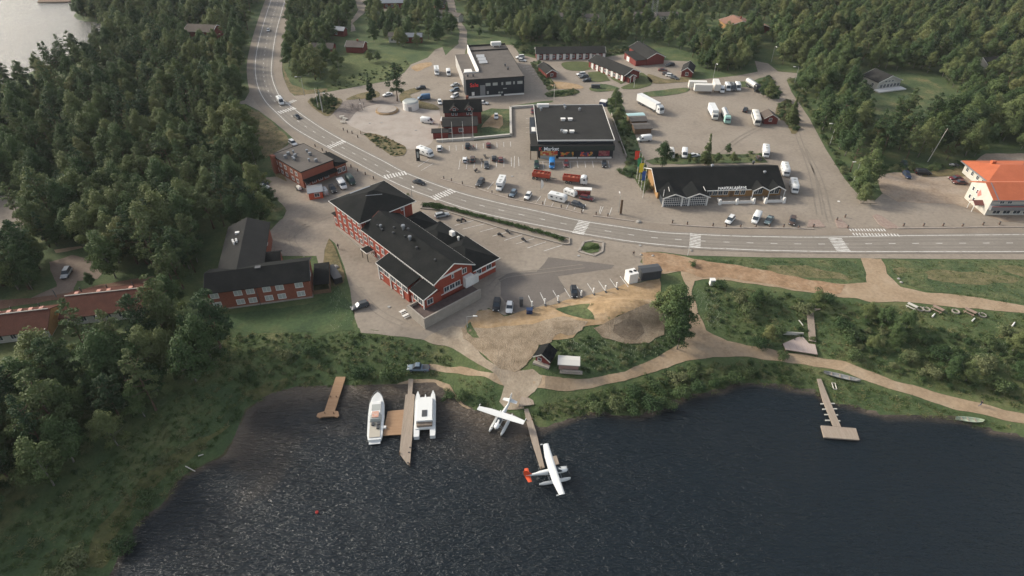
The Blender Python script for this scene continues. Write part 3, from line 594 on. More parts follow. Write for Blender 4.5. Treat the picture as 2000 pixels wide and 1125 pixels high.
# windows of the long wing, left part three storeys
for u in (1.3,4.6,7.6,10.4):
    for z in (1.3,4.3): b.window('F',u,z,1.2,1.4,(-2,Lm,.6,Wm))
b.part('downpipe',MB().box(9.0,9.15,.45,.6,0,8),M_white); b.part('downpipe',MB().box(1.0,1.15,.45,.6,0,8),M_white)
b.part('entrance_canopy',MB().box(.2,3.4,-1.9,.6,2.9,3.15).box(.3,.45,-1.8,-1.65,0,2.9).box(3.15,3.3,-1.8,-1.65,0,2.9),M_felt); b.part('canopy_trim',rim(.2,3.4,-1.9,.6,2.88,.06,.28),M_white); b.door('F',1.8,0,1.4,2.2,rect=(0,Lm,.6,Wm))
# clerestory band and lean-to
b.part('clerestory_frame',MB().box(12.6,Lm-.6,.45,.62,6.55,7.75),M_white)
mb=MB()
for i in range(24): x=12.95+i*.83; mb.box(x,x+.58,.40,.46,6.75,7.5)
b.part('clerestory_panes',mb,M_glass)
A=(12.4,26.3,-3.5,.6); Bb=(28.3,33.4,-3.5,.6); mid=(26.3,28.3,-2.8,.6)
b.part('lean_to_wall',MB().box(*A[:2],-3.5,.6,0,5.2).box(*Bb[:2],-3.5,1.8,0,5.2).box(*mid,0,4.4),M_red)
def lean(x0,x1,y0,y1,z0,z1,o=.45,t=.18):
    return MB().add([(x0-o,y0-o,z0),(x1+o,y0-o,z0),(x1+o,y1,z1),(x0-o,y1,z1),(x0-o,y0-o,z0+t),(x1+o,y0-o,z0+t),(x1+o,y1,z1+t),(x0-o,y1,z1+t)],[(0,3,2,1),(4,5,6,7),(0,1,5,4),(1,2,6,5),(2,3,7,6),(3,0,4,7)])
b.part('lean_to_roof',lean(A[0],A[1],-3.5,.5,5.2,6.5),M_felt); b.part('lean_to_roof',lean(Bb[0],Bb[1],-3.5,.5,5.2,6.5),M_felt); b.part('link_roof',lean(26.75,27.85,-3.0,.5,4.7,6.0,o=.0),M_bit)
b.part('lean_to_trim',MB().bar((A[0]-.45,-3.98,5.25),(A[1]+.45,-3.98,5.25),.06,.26).bar((Bb[0]-.45,-3.98,5.25),(Bb[1]+.45,-3.98,5.25),.06,.26).bar((Bb[1]+.48,-3.95,5.25),(Bb[1]+.48,.5,6.55),.06,.28).bar((A[0]-.48,-3.95,5.25),(A[0]-.48,.5,6.55),.06,.28),M_white)
for x in (13.6,16.3,19.6,22.4,25.2): b.window('F',x,3.1,2.0,1.5,(0,1,-3.5,0),mull=True)
for x in (13.6,20.0,22.8): b.window('F',x,.9,.8,1.1,(0,1,-3.5,0))
for x in (29.8,31.9): b.window('F',x,3.0,1.7,1.5,(0,1,-3.5,0))
[b.part('corner_post',MB().box(q_,q_+.25,-3.75,-3.5,0,5.2),M_white) for q_ in (12.3,18.0,23.6,33.35)]
b.door('F',27.2,0,1.3,2.2,rect=(0,1,-2.8,0),m=M_white)
rg_=(28.3,33.4,-3.5,1.8); b.window('R',1.8,3.0,1.6,1.5,rg_)
re=(0,Lm-.6,.6,Wm-.6)
for u in (3.6,5.4,7.2): b.window('R',u,3.4,1.5,1.4,re)
b.window('R',9.6,6.3,1.3,1.4,re); b.window('R',5.8,6.6,.5,1.1,re)
b.part('white_porch',MB().box(Lm-.6,Lm+.6,9.6,12.3,2.2,5.4),M_white); b.part('sill_band',MB().box(Lm-.6,Lm-.5,1.9,9.2,2.9,3.1),M_white)
b.part('gable_sign',MB().box(Lm-.6,Lm-.45,2.4,9.4,8.0,8.5),M_white)
# terrace
b.part('terrace_wall',MB().box(30.2,37.6,-6.6,-6.2,0,3.2).box(37.2,37.6,-6.2,11.5,0,3.2).box(30.2,30.6,-6.2,-3.6,0,3.0),M_conc)
b.part('terrace_floor',MB().box(30.6,37.2,-6.2,-3.6,0,2.2).box(33.45,37.2,-3.6,11.5,0,2.2),mat('dark_deck',[(.07,.05,.045),(.11,.08,.07)],1,.85,coord='obj',var=.15))
b.part('terrace_steps',MB().box(28.6,30.2,-6.4,-4.4,0,.8).box(28.9,30.2,-6.2,-4.6,.8,1.5),M_conc)
# back wings
bw=[(-2.6,7.0,Wm-.6,20.6),(7.0,18.5,Wm-.6,21.6),(18.5,Lm-2.2,Wm-.6,22.2)]
for i,q in enumerate(bw):
    b.part('back_wing_wall',MB().box(*q,0,4.5),M_red); b.part('back_wing_roof',hip_roof(q[0]-(.8 if i else 0),q[1],q[2]-2,q[3],4.5,2.6+.25*i,o=.9),M_felt)
    b.part('back_wing_trim',MB().box(q[0],q[1]+.9,q[3]+.9,q[3]+.97,4.45,4.7),M_white)
q=bw[2]; b.part('back_wing_trim',MB().box(q[1]+.9,q[1]+.98,q[2]+1,q[3]+.9,4.45,4.72).box(q[1],q[1]+.12,q[2]+1,q[3],1.6,2.1),M_white)
for u in (3.5,7.0): b.window('R',u,2.2,1.6,1.4,q)
b.part('shopfront',MB().box(q[1],q[1]+.5,q[2]+.6,q[2]+3.0,0,3.0),M_white)
for x,y in ((2,17),(9,18.5),(13,18),(21,19)):
    b.window('B',bw[0][1]-x,1.2,1.2,1.3,bw[0]) if x<7 else None
for x,y,r_,h_ in ((2.6,3.2,.25,.7),(4.0,3.4,.38,1.1),(5.2,3.0,.3,.7),(8.0,5.2,.25,.6),(9.4,4.0,.3,.7),(11.0,6.4,.55,1.4),(12.6,6.9,.35,1.0),(13.6,5.0,.22,.6),(15.8,5.2,.5,1.3),(20,4.4,.3,.7),(27.8,4.6,.28,.6)): vent(b,x,y,8+3.2*(1-abs(y-6.6)/6)+.1,r_,h_,M_grey if r_>.36 else M_dgrey)
vent(b,16.5,18.6,6.9,.7,1.1,M_white,True); vent(b,19.6,18.4,6.9,.35,.9,M_white); vent(b,25,16.4,6.7,.55,.5,M_white,True)
b.part('roof_ladder',MB().bar((-17,6,10.9),(-17,13,10.9),.5,.05).bar((-9,7,13.1),(-6.5,11,13.1),.15,.12),M_grey)
# ---- apartment block ----
b=Bld('apartment_block','brown red L shaped apartment block with black roofs and ten white framed windows','apartment block',(398,573),(606,546),(600,503),6)
L,Wd=b.L,b.W; b.keep(1,14,Wd,33)
ai=(.5,L-.5,.3,Wd-.3)
w_=gable_wall(MB(),*ai,0,6,2.3); b.part('wall',w_,M_brick)
b.part('wing_wall',gable_wall(MB(),2.4,13.0,Wd-.3,31.5,0,5.9,2.2,'y'),M_brick)
b.part('roof',gable_roof(*ai,6,2.3,o=.6,og=.5),M_felt); b.part('wing_roof',gable_roof(2.4,13.0,Wd/2,31.5,5.9,2.25,'y',o=.6,og=.5),M_felt2)
b.part('roof_trim',gable_trim(*ai,6,2.3,o=.6,og=.5,eaves=(0,0)),M_dgrey)
b.part('plinth',MB().box(.4,L-.4,.2,.32,0,.45).box(L-.5,L-.38,.2,Wd-.3,0,.5),M_conc)
for u in (1.6,7.2,10.2,14.2,17.4,22.2):
    for z in (1.1,3.9): 
        if not(u==1.6 and False): b.window('F',u,z,1.75,1.35,ai,pm=M_pale)
for u in (5.0,): b.window('R',u,3.9,1.2,1.3,ai)
for u in (5,10,15,20,25): b.window('L',u,1.6,1.6,1.3,(2.4,13,Wd-.3,31.5)); b.window('L',u,4.2,1.6,1.2,(2.4,13,Wd-.3,31.5))
for u in (3,7,13): b.window('R',u,4.0,1.4,1.2,(2.4,13,Wd-.3,31.5))
b.part('drainpipe',MB().box(12.1,12.22,.15,.3,0,6),M_dgrey)
b.part('stair_house',gable_wall(MB(),13,17,13.5,18,0,4.4,1.2),M_brick); b.part('stair_house_roof',gable_roof(13,17,13.5,18,4.4,1.2,o=.4),M_felt)
b.part('canopy',MB().box(L+.1,L+4.2,1.5,Wd+1,2.9,3.1),M_felt); b.part('canopy_wall',MB().box(L+4.0,L+4.2,1.5,Wd+1,0,2.9).box(L-.4,L+4,1.5,1.7,0,1.2),M_brown)
for dx,dy in ((0,0),(.9,.2),(.2,-.8),(1.1,-.7),(.5,-1.4)): vent(b,5.0+dx,20.5+dy,7.4,.28,1.0,M_white)
vent(b,5.6,25,7.4,.55,.5,M_white,True); vent(b,13,5.2,8.0,.7,.5,M_dgrey,True)
# ---- row houses ----
def rowhouse(p1,p2,p3,xx,lab):
    b=Bld('row_house',lab,'row house',p1,p2,p3,3.2); x0=xx; L=b.L; Wd=max(b.W,8.5)
    b.keep(x0,L,0,Wd)
    b.part('wall',gable_wall(MB(),x0,L,.2,Wd,0,3.2,2.2),M_cream); b.part('gable_panel',MB().add([(L+.03,.3,.2),(L+.03,Wd,.2),(L+.03,Wd,3.2),(L+.03,Wd/2,5.3),(L+.03,.3,3.2)],[(0,1,2,3,4)]),M_ochre)
    b.part('roof',gable_roof(x0,L,.2,Wd,3.2,2.2,o=.9,og=.5),M_tile)
    x=x0+1.5
    mb=MB()
    while x<L-2:
        mb.box(x,x+.9,Wd*.5+1.2,Wd*.5+2.2,4.6,5.1); x+=5.2 if int(x)%2 else 2.4
    b.part('skylight',mb,mat('pink_skylight',[(.42,.19,.14),(.50,.24,.18)],1,.6)); b.part('ridge_board',MB().box(x0,L,Wd*.5-.05,Wd*.5+.1,5.55,5.75),M_cream)
    u=1.6
    while u<L-x0-1: b.window('F',u,1.0,1.1,1.2,(x0,L,.2,Wd)); u+=2.9
    b.part('partition',MB().box(L-.2,L,-1.4,.2,0,3.2).box(x0+(L-x0)*.45,x0+(L-x0)*.45+.15,-1.2,.2,0,3.0),M_cream)
    mb=MB()
    for i in range(4): xx_=L-3-i*6.2; mb.cyl((xx_,Wd*.78,3.6),(xx_,Wd*.78,5.9),.12,n=6)
    b.part('flue',mb,M_dgrey)
rowhouse((0,651),(89,640),(99,598),-14,'dull red roofed row house at the left edge with a yellow end wall')
rowhouse((119,618),(272,601),(272,556),0,'second red roofed row house half hidden by trees beside the grove')
# ---- brick pub ----
b=Bld('pub_building','brown brick flat roofed pub with many roof vents beside the main road','pub',(588,336.6),(650,313),(592,282.4),6)
L,Wd=b.L,b.W
b.part('wall',MB().box(0,L,0,Wd,0,6),M_brick); b.part('roof',MB().box(-.3,L+.3,-.3,Wd+.3,6,6.25),M_bit); b.part('roof_edge',rim(-.3,L+.3,-.3,Wd+.3,6.0,.06,.36),M_felt2)
b.part('front_panel',MB().box(.3,L-.3,-.12,0,2.8,5.9),mat('rust_red_panel',[(.20,.06,.038),(.24,.075,.045)],.5,.8,coord='obj'))
b.part('awning',lean(0,L,-2.2,0,2.6,3.1,o=.1),M_felt); b.part('corner_box',MB().box(L,L+4.5,-.5,10,0,4.0),M_brick); b.part('corner_roof',MB().fru(L-.0,L+5.2,-1.2,10.5,4.0,L,L+.5,0,9.5,5.2),M_felt)
b.part('chimney',MB().box(-1.2,0,Wd-2.5,Wd-.6,0,6.8),M_brick)
for u in (2,5,8,12,15): b.window('L',u,3.6,1.2,1.2); b.window('L',u,.9,1.2,1.2)
for u in (1.5,4,6.5,9): b.window('F',u,.8,1.4,1.3)
for u in (1.5,3.3): b.window('F',u,1.0,1.2,1.6,(L,L+4.5,-.5,10))
for x,y,s_ in ((2,13,.5),(4.0,14.5,.5),(6,14.5,.4),(3.4,10.2,.5),(4.8,11.4,.5),(3.0,9.0,.45),(9.6,11.6,.45),(9.0,8.8,.5),(6.2,4.8,.4),(7.6,2.8,.5)): vent(b,x,y,6.3,s_,1.0,M_grey,s_>.45)
# ---- food market ----
b=Bld('market_building','big flat roofed dark food market with bright produce posters along its front','market',(1040,279),(1200,278),(1175,206),6.5)
L,Wd=b.L,b.W
b.part('wall',MB().box(2,L,1.5,Wd,0,6.5).box(0,2,11.5,Wd-8,0,5),M_navy)
b.part('roof',MB().box(2,L+.2,1.4,Wd,6.5,6.7),M_felt2); b.part('roof_edge',rim(2,L+.2,1.4,Wd,6.45,.12,.5),M_white)
b.part('side_roof',MB().box(-.6,2-.13,.8,11.5,4.9,5.1),M_felt2)
b.part('front_wall',MB().box(2.6,L,.6,1.5,0,5.3),M_navy)
b.part('fascia',MB().box(-.8,L+.3,-.4,.6,3.5,5.3),mat('dark_green_fascia',[(.018,.028,.026),(.025,.036,.033)],.5,.5,coord='obj')); b.part('canopy_top',MB().box(-.8,L+.3,-.4,1.5,5.3,5.42),M_felt2)
b.part('porch_pillar',MB().box(-.7,-.4,-.3,0,0,3.5).box(1.9,2.2,-.3,0,0,3.5),M_brown)
text('Market',1.9,flat('white_sign',(.85,.85,.83),.5),b.root,(6.9,-.46,3.7)); text('K',1.9,flat('red_sign',(.5,.06,.04),.5),b.root,(2.9,-.46,3.7),name='logo_letter')
def poster(x0,x1,z0,z1,cols,name='poster'):
    m=bpy.data.materials.new(name); m.use_nodes=True; N=m.node_tree.nodes; Lk=m.node_tree.links; g=N.new('ShaderNodeTexCoord'); vo=N.new('ShaderNodeTexVoronoi'); vo.inputs['Scale'].default_value=1.3; Lk.new(g.outputs['Object'],vo.inputs['Vector'])
    rp=N.new('ShaderNodeValToRGB'); e=rp.color_ramp.elements; rp.color_ramp.interpolation='CONSTANT'
    while len(e)<len(cols): e.new(.5)
    for i,c in enumerate(cols): e[i].position=i/len(cols); e[i].color=(*c,1)
    s2=N.new('ShaderNodeSeparateColor'); Lk.new(vo.outputs['Color'],s2.inputs[0]); Lk.new(s2.outputs[0],rp.inputs[0]); Lk.new(rp.outputs[0],N['Principled BSDF'].inputs['Base Color']); N['Principled BSDF'].inputs['Roughness'].default_value=.5
    b.part(name,MB().box(x0,x1,.5,.6,z0,z1),m)
poster(3,9.3,1.3,3.3,[(.55,.22,.05),(.6,.36,.12),(.55,.07,.03),(.62,.5,.28)]); poster(10.4,15.2,.9,2.6,[(.03,.05,.03),(.50,.08,.03),(.55,.3,.05),(.02,.04,.03)]); poster(17.6,22.4,.9,2.6,[(.03,.05,.03),(.55,.25,.05),(.5,.06,.04),(.05,.03,.10)]); poster(24.4,28.4,1.0,3.0,[(.20,.02,.03),(.24,.03,.05),(.3,.1,.1)])
b.part('white_plinth',MB().box(9.8,16.6,.3,.59,0,.55).box(16.9,23.4,.3,.59,0,.55).box(23.8,L-.4,.3,.59,0,.55),M_white)
b.part('entrance_glass',MB().box(3,8.8,.45,.58,0,1.2),M_pale)
for x,y in ((12.6,20),(15.4,20),(12.4,8.5),(15.0,8.5)): b.part('roof_hatch',MB().box(x-.75,x+.75,y-.6,y+.6,6.7,7.4).box(x-.9,x+.9,y-.75,y+.75,7.4,7.52),M_white)
b.part('roof_cooler',MB().box(3.2,8,33.4,34.6,6.7,7.9).box(3.4,4.2,33,33.4,6.7,7.4),M_white)
for x,y in ((4.6,30),(14.2,33.5),(14.4,31.5),(11.2,8.6),(20,29.5)): vent(b,x,y,6.7,.5,1.2,M_grey)
b.part('service_box',MB().box(L-8.0,L-3.8,Wd,Wd+4.5,0,5.2),M_felt); b.part('service_shed',MB().box(L-3.6,L-1.2,Wd,Wd+5,0,4.2),M_white); b.part('side_box',MB().box(.3,1.8,13,17,0,5.3),M_white)
# ---- black fronted shop ----
b=Bld('shop_building','long shop with brown flat roof and blue black front wall carrying a red sign','shop',(908,157),(1024,149.5),(983,88),8)
L,Wd=b.L,b.W
b.part('wall',MB().box(7.6,L,4.2,Wd,0,8).box(.8,7.6,4.2,Wd-3,0,5.5),mat('pale_grey_wall',[(.33,.32,.30),(.40,.385,.36)],.5,.8,coord='obj')); b.part('front_wall',MB().box(.4,L,0,9,0,8),M_navy)
b.part('roof',MB().box(7.6,L,9,Wd,8,8.15).box(.4,L,.0,9,8,8.15),M_bit); b.part('side_roof',MB().box(.8,7.6,9,Wd-3,5.5,5.65),M_bit)
b.part('parapet',MB().box(7.3,7.6,9,Wd,5.5,9.2).box(.4,7.6,8.8,9,8,8.6),M_white); b.part('roof_edge',MB().box(.4,L,-.1,0,7.9,8.3).box(L,L+.1,0,Wd,7.9,8.3).box(7.6,L,Wd,Wd+.1,7.9,8.9).box(7.6,L,Wd-8,Wd-7.7,8.15,8.7),M_felt2)
b.part('white_plinth',MB().box(1.4,16,-.15,0,0,.7).box(17.4,L,-.15,0,0,.7),M_white)
text('Sale',2.4,flat('red_sign_bright',(.72,.03,.03),.5),b.root,(4.0,-.12,4.9))
for u,z,w2,h2 in ((10.2,4.9,2.2,1.3),(13.4,4.9,2.2,1.3),(16.6,4.9,.8,1.3),(19.4,4.9,2.4,1.3),(21.9,4.9,.8,1.3),(24.6,4.9,2.4,1.3),(10.0,1.2,.9,1.4),(15.2,1.2,.9,.8),(16.4,1.2,.9,.8),(17.8,3.1,1.6,.4)): b.window('F',u,z,w2,h2,(0,L,0,Wd),fm=M_navy,pm=M_pale,mull=False)
b.part('grey_door_panel',MB().box(6.6,8.9,-.1,0,.7,5.4),M_grey); b.part('white_notice',MB().box(2.8,4,-.1,0,1,2.6),M_white)
for x,y in ((1.8,4),(4.2,4),(21,10),(20.6,15)): vent(b,x,y,8.15,.45,1.1,M_dgrey)
for y in (20,24.5,29): b.part('solar_panel',MB().add([(9.4,y,8.5),(13.2,y,8.5),(13.2,y+1.4,9.4),(9.4,y+1.4,9.4)],[(0,1,2,3)]).box(9.4,13.2,y+1.3,y+1.4,8.15,9.35),M_white)
b.part('cooling_unit',MB().box(19,24,Wd-3,Wd-1,8.8,10.4).box(20,20.3,Wd-2.8,Wd-1,8.15,8.8).box(23,23.3,Wd-2.8,Wd-1,8.15,8.8),M_white); b.part('cooling_unit',MB().box(1.6,5,12,16,5.65,7.6),M_white)
# ---- long black roof restaurant ----
b=Bld('restaurant_building','long low restaurant with black roof, zigzag white gables and white roof lettering','restaurant',(1283,373),(1532,366),(1514,321),3.2)
L,Wd=b.L,b.W; b.keep(0,L,-6,0)
b.part('wall',gable_wall(MB(),.6,L-.6,.5,Wd-.5,0,3.2,3.4),M_ochre)
b.part('roof',gable_roof(.3,L-.2,.5,Wd-.2,3.2,3.6,o=.8,og=.5),M_felt); b.part('roof_trim',gable_trim(.3,L-.2,.5,Wd-.2,3.2,3.6,o=.8,og=.5,ends=(1,0),eaves=(0,0)),M_white)
b.part('glazed_front_wall',MB().box(1.2,15.6,-4.6,.5,0,3.1),M_glass)
def zig(xs,y0,y1,z,r,sink=0.0):
    mb=MB(); tr=MB()
    for a,c in xs:
        m_=(a+c)/2; ring=lambda y,k:[(a,y,z),(m_,y,z+r),(c,y,z),(c,y,z-.2),(m_,y,z+r-.2),(a,y,z-.2)]
        mb.loft([ring(y0,0),ring(y1,1)]); tr.bar((a,y0-.04,z-.05),(m_,y0-.04,z+r-.05),.08,.35).bar((m_,y0-.04,z+r-.05),(c,y0-.04,z-.05),.08,.35)
    return mb,tr
rf,tr=zig([(.6,8.4),(8.4,16.2)],-5.4,3.2,3.3,1.5); b.part('zigzag_roof',rf,M_felt); b.part('zigzag_trim',tr,M_white)
mb=MB().add([(1.2,-4.62,3.1),(4.5,-4.62,4.5),(8.4,-4.62,3.1)],[(0,1,2)]).add([(8.4,-4.62,3.1),(12.3,-4.62,4.5),(15.6,-4.62,3.1)],[(0,1,2)]); b.part('gable_glass',mb,M_glass)
mb=MB()
for x in np.arange(1.3,15.7,.62): mb.box(x-.045,x+.045,-4.72,-4.6,0,3.3)
for z in (.7,1.5,2.3,3.05): mb.box(1.2,15.6,-4.74,-4.62,z-.05,z+.05)
for x in (1.1,7.2,9.4,15.4): mb.box(x-.16,x+.3,-4.85,-4.6,0,3.3)
b.part('white_glazing_bars',mb,M_white)
b.part('roof_snow_guard',MB().bar((.9,-4.5,3.7),(2.0,-1.2,4.3),.12).bar((3.2,-3,4.6),(3.4,-.6,4.9),.12).bar((15.0,-3,4.4),(15.0,-.5,4.7),.12),M_white)
rf,tr=zig([(31.4,37.0),(37.0,42.4)],-1.9,3.0,3.2,1.5); b.part('zigzag_roof',rf,M_felt); b.part('zigzag_trim',tr,M_white)
b.part('porch_post',MB().box(31.5,31.7,-1.8,-1.6,0,3.1).box(36.9,37.1,-1.8,-1.6,0,3.1).box(42.1,42.3,-1.8,-1.6,0,3.1),M_white)
b.part('eave_board',MB().box(16.4,31.4,-.42,-.34,2.75,3.05),M_white)
for u in (18,19.8,21.6,23.4,27.2,29.2,33.5,35.0,39,40.6): b.window('F',u,.9,1.3,1.5,(0,L,.5,Wd))
b.door('F',25.4,0,1.2,2.1,rect=(0,L,.5,Wd))
text('NAKKALAJÄRVI.',1.35,flat('white_sign2',(.88,.88,.86),.5),b.root,(25,-.3,3.25))
vent(b,20.5,Wd*.55,6.8,.5,.8,M_grey); vent(b,36.5,Wd*.8,5.6,.5,.8,M_dgrey); vent(b,37.5,Wd*.35,5.4,.5,1.0,M_grey)
def wfence(x0,x1,lab,ps):
    p=b.pos+b.u*x0+b.v*(-4.4); e=empty('white_fence',(p[0],p[1],0.05),b.ang,lab,'fence'); n=x1-x0
    MB().box(0,n,-.06,.06,.1,1.1).build('rail',M_white,e)
    for x in ps: MB().fru(x*n-.45,x*n+.45,-.5,.5,0,x*n-.3,x*n+.3,-.3,.3,1.9).build('pillar',M_white,e)
    MB().box(0,.12,0,2.6,.1,1.0).box(n-.12,n,0,2.6,.1,1.0).build('side_rail',M_white,e)
wfence(20.0,31.2,'long white terrace fence with three white pillars in front of the restaurant',(0,.5,1)); wfence(35.2,41.3,'short white terrace fence with two white pillars at the right end of the restaurant',(0,1))
# ---- orange roofed building ----
b=Bld('orange_roof_building','white building with bright orange metal roofs at the right edge','building',(1941,389),(2050,389),(2050,352),6)
L=26; Wd=11.5; b.keep(0,30,0,33)
b.part('wall',gable_wall(MB(),0,L,.3,Wd,0,6,2.6),M_cream); b.part('roof',gable_roof(0,L,.3,Wd,6,2.6,o=.8,og=.2),M_orange); b.part('gable_hood',MB().add([(-.25,-.5,5.75),(1.6,-.5,5.85),(1.6,Wd/2,8.75),(-.25,Wd/2,8.65)],[(0,1,2,3)]).box(-.3,L,-.6,-.5,5.5,5.9),M_grey)
b.part('shop_band',MB().box(0,L,-.9,.3,2.4,3.9),M_grey); b.part('red_strip',MB().box(0,L,-.95,-.9,3.7,3.95),flat('red_strip',(.32,.05,.04)))
for u in (3.4,5.8,11,13.5,18): b.window('F',u,4.3,1.3,1.2,(0,L,.3,Wd))
for u in (3.2,6.4,9.6,12.8,16,19.2): b.window('F',u,.7,2.2,1.5,(0,L,.3,Wd))
for u in (9.5,7.4): b.window('L',11.5-u,4.0,.8,1.2,(0,L,.3,Wd)); b.window('L',11.5-u,1.2,.8,1.2,(0,L,.3,Wd))
b.part('poster_frame',MB().add([(-.06,5.2,4.6),(-.06,6.4,5.7),(-.06,7.6,4.6),(-.06,6.4,3.4)],[(0,1,2,3)]),flat('faded_poster',(.42,.18,.15)))
b.part('entrance_hood',gable_roof(-3.0,-.05,2.4,5.2,2.6,.8,o=.2,og=0),mat('brown_red_hood',[(.16,.06,.05)])); b.part('porch_post',MB().box(-2.9,-2.75,2.5,2.65,0,2.6).box(-2.9,-2.75,4.9,5.05,0,2.6),M_white)
for x,y in ((14,4),(17,6)): vent(b,x,y,7.9,.7,.9,M_orange,True,name='chimney')
rN=(9.5,30,16.2,29.5); b.part('rear_wall',MB().box(*rN,0,3.9),M_cream); b.part('rear_roof',hip_roof(*rN,3.9,2.6,o=1.3),M_orange); b.part('rear_hood',MB().box(8.08,8.2,15,30.6,3.8,4.2),M_grey); b.part('link_wall',MB().box(12,30,Wd,16.2,0,4),M_cream); b.part('link_roof',MB().box(11.6,30,Wd-.5,16.4,4,4.2),M_orange)
for u in (2,5,8,11): b.window('L',u,1.6,1.2,1.3,rN)
vent(b,15,25,6.0,.7,.9,M_orange,True,name='chimney')
p=P(1893,388); e=empty('stone_planter',(p[0],p[1],0.1),R(-32),'low stone and timber planter beside the orange roofed building','planter'); MB().box(0,6,-.4,.4,0,.8).box(6,8,-.9,.3,0,.6).build('wall',M_conc,e); MB().box(0,6,.4,1.2,0,.5).build('soil',M_dirt,e)
# ---- dark red shop by the flagpoles ----
b=Bld('red_shop','dark red timber shop with two dormers and a lower front wing beside the flagpoles','shop',(866,246),(919,244),(920,229),3.6)
L=13.2; Wd=9
b.part('wall',gable_wall(MB(),0,L,0,Wd,0,3.4,1.2),M_redd); b.part('roof',gable_roof(0,L,0,Wd,3.4,1.2,o=.5),M_felt2)
q=(.6,15.4,Wd+.2,18.6); b.part('rear_wall',gable_wall(MB(),*q,0,5.6,3.0),M_redd); b.part('rear_roof',gable_roof(*q,5.6,3.0,o=.5),M_felt)
for x in (4.6,10.6):
    d=(x-1.5,x+1.5,Wd+.4,13.9); b.part('dormer_wall',gable_wall(MB(),d[0],d[1],d[2],d[3],5.4,6.6,1.2,'y'),M_redd); b.part('dormer_roof',gable_roof(d[0],d[1],d[2],d[3],6.6,1.2,'y',o=.35,og=.3),M_felt); b.part('dormer_trim',gable_trim(d[0],d[1],d[2],d[3],6.6,1.2,'y',o=.35,og=.3,ends=(1,0),eaves=(0,0)),mat('weathered_trim',[(.22,.18,.15)]))
    b.window('F',x,6.0,.9,.8,(0,L,Wd+.4,18)); b.window('F',x-.7,4.2,.7,1.0,(0,L,Wd+.2,18)); b.window('F',x+.7,4.2,.7,1.0,(0,L,Wd+.2,18))
for u in (2.4,6.8): b.window('F',u,1.0,1.6,1.4,(0,L,0,Wd))
b.window('R',3.2,4.0,.9,1.1,q); b.window('R',3.2,1.2,.9,1.2,q)
b.part('chimney',MB().box(9.6,10.6,14.8,15.8,7.8,9.6),M_brick); b.part('annex_wall',MB().box(-4.2,1.6,-3.8,-.2,0,2.5),M_redd); b.part('annex_roof',MB().box(-4.8,2.0,-4.2,.1,2.5,2.7),M_felt2)
# retaining wall round its garden
def wall_line(name,pts,h,w,m,label,cat='wall'):
    wd=W2(pts); mb=MB()
    for a,c in zip(wd,wd[1:]):
        za,zc=h1(*a),h1(*c); d=(c-a)/np.linalg.norm(c-a)*w/2; mb.bar((a[0]-d[0],a[1]-d[1],za+h/2),(c[0]+d[0],c[1]+d[1],zc+h/2),w,h)
    return tag(mb.build(name,m),label,cat)
wall_line('garden_wall',[(855,277),(923,273),(998,266),(997,212),(1040,209)],1.0,.9,mat('pale_concrete',[(.42,.39,.34),(.48,.45,.40)],.5,.9,var=.06),'pale low concrete wall round the garden of the dark red shop')
wall_line('retaining_wall',[(1194,225),(1206,262),(1223,308)],1.0,.35,M_conc,'low concrete wall along the right side of the food market')
# ---- motel and other small houses ----
def cabin(p1,p2,p3,ze,rise,lab,name='cabin',cat='cabin',axis='x',wm=None,rm=None,wins=(),trim=True,LW=None,trims=(1,1),base=None,chim=False):
    b=Bld(name,lab,cat,p1,p2,p3,ze,base=base)
    if LW: b.L,b.W=LW
    L,Wd=b.L,b.W; o=.5
    q=(o,L-o,o,Wd-o)
    b.part('wall',gable_wall(MB(),*q,0,ze,rise,axis),wm or M_redd); b.part('roof',gable_roof(*q,ze,rise,axis,o=o,og=o),rm or M_felt2)
    if trim: b.part('roof_trim',gable_trim(*q,ze,rise,axis,o=o,og=o,eaves=(0,0),ends=trims),M_white)
    for side,u,z,w2,h2 in wins: b.window(side,u,z,w2,h2,q)
    if chim: vent(b,L*.6,Wd*.5,ze+rise,.45,1.0,M_brick,True,name='chimney')
    return b
def C4(x,y,ox,oy,s): return (ox+x/s,oy+y/s)
b=cabin(C4(585,420,900,0,4),C4(1135,413,900,0,4),C4(1130,372,900,0,4),3.2,2.0,'long low motel row with dark roof and white and red front below the trees','motel_row','motel',wins=[('F',2+i*3.4,.9,1.2,1.3) for i in range(10)])
mb=MB(); 
for i in range(11): mb.box(.6+i*3.4,1.9+i*3.4,.30,.48,0,3.1)
b.part('white_panel',mb,M_white); b.part('porch_post',MB().box(7,7.2,-.6,-.4,0,3).box(14,14.2,-.6,-.4,0,3).box(21,21.2,-.6,-.4,0,3).box(28,28.2,-.6,-.4,0,3),M_white)
b=cabin(C4(1278,592,900,0,4),C4(1405,560,900,0,4),C4(1262,430,900,0,4),3.2,2.0,'motel block with grey shingle roof and small white porch by the oval lawn','motel_block','motel',axis='y',LW=(10.6,27),wins=[('L',2.5+i*3.3,.9,1.3,1.3) for i in range(7)]+[('F',4,1,1.6,1.4)])
mb=MB()
for i in range(7): mb.box(.3,.48,1.2+i*3.6,2.6+i*3.6,0,3)
b.part('white_panel',mb,M_white); b.part('porch_wall',gable_wall(MB(),1.6,5.4,-1.8,.5,0,2.6,1.0,'y'),M_redd); b.part('porch_roof',gable_roof(1.4,5.6,-1.9,.6,2.6,1.0,'y',o=.3),M_felt2); b.part('porch_trim',gable_trim(1.4,5.6,-1.9,.6,2.6,1.0,'y',o=.3,eaves=(0,0),ends=(1,0)),M_white); b.part('porch_post',MB().box(2.3,2.6,-1.95,-1.8,0,2.6).box(4.3,4.6,-1.95,-1.8,0,2.6),M_white)
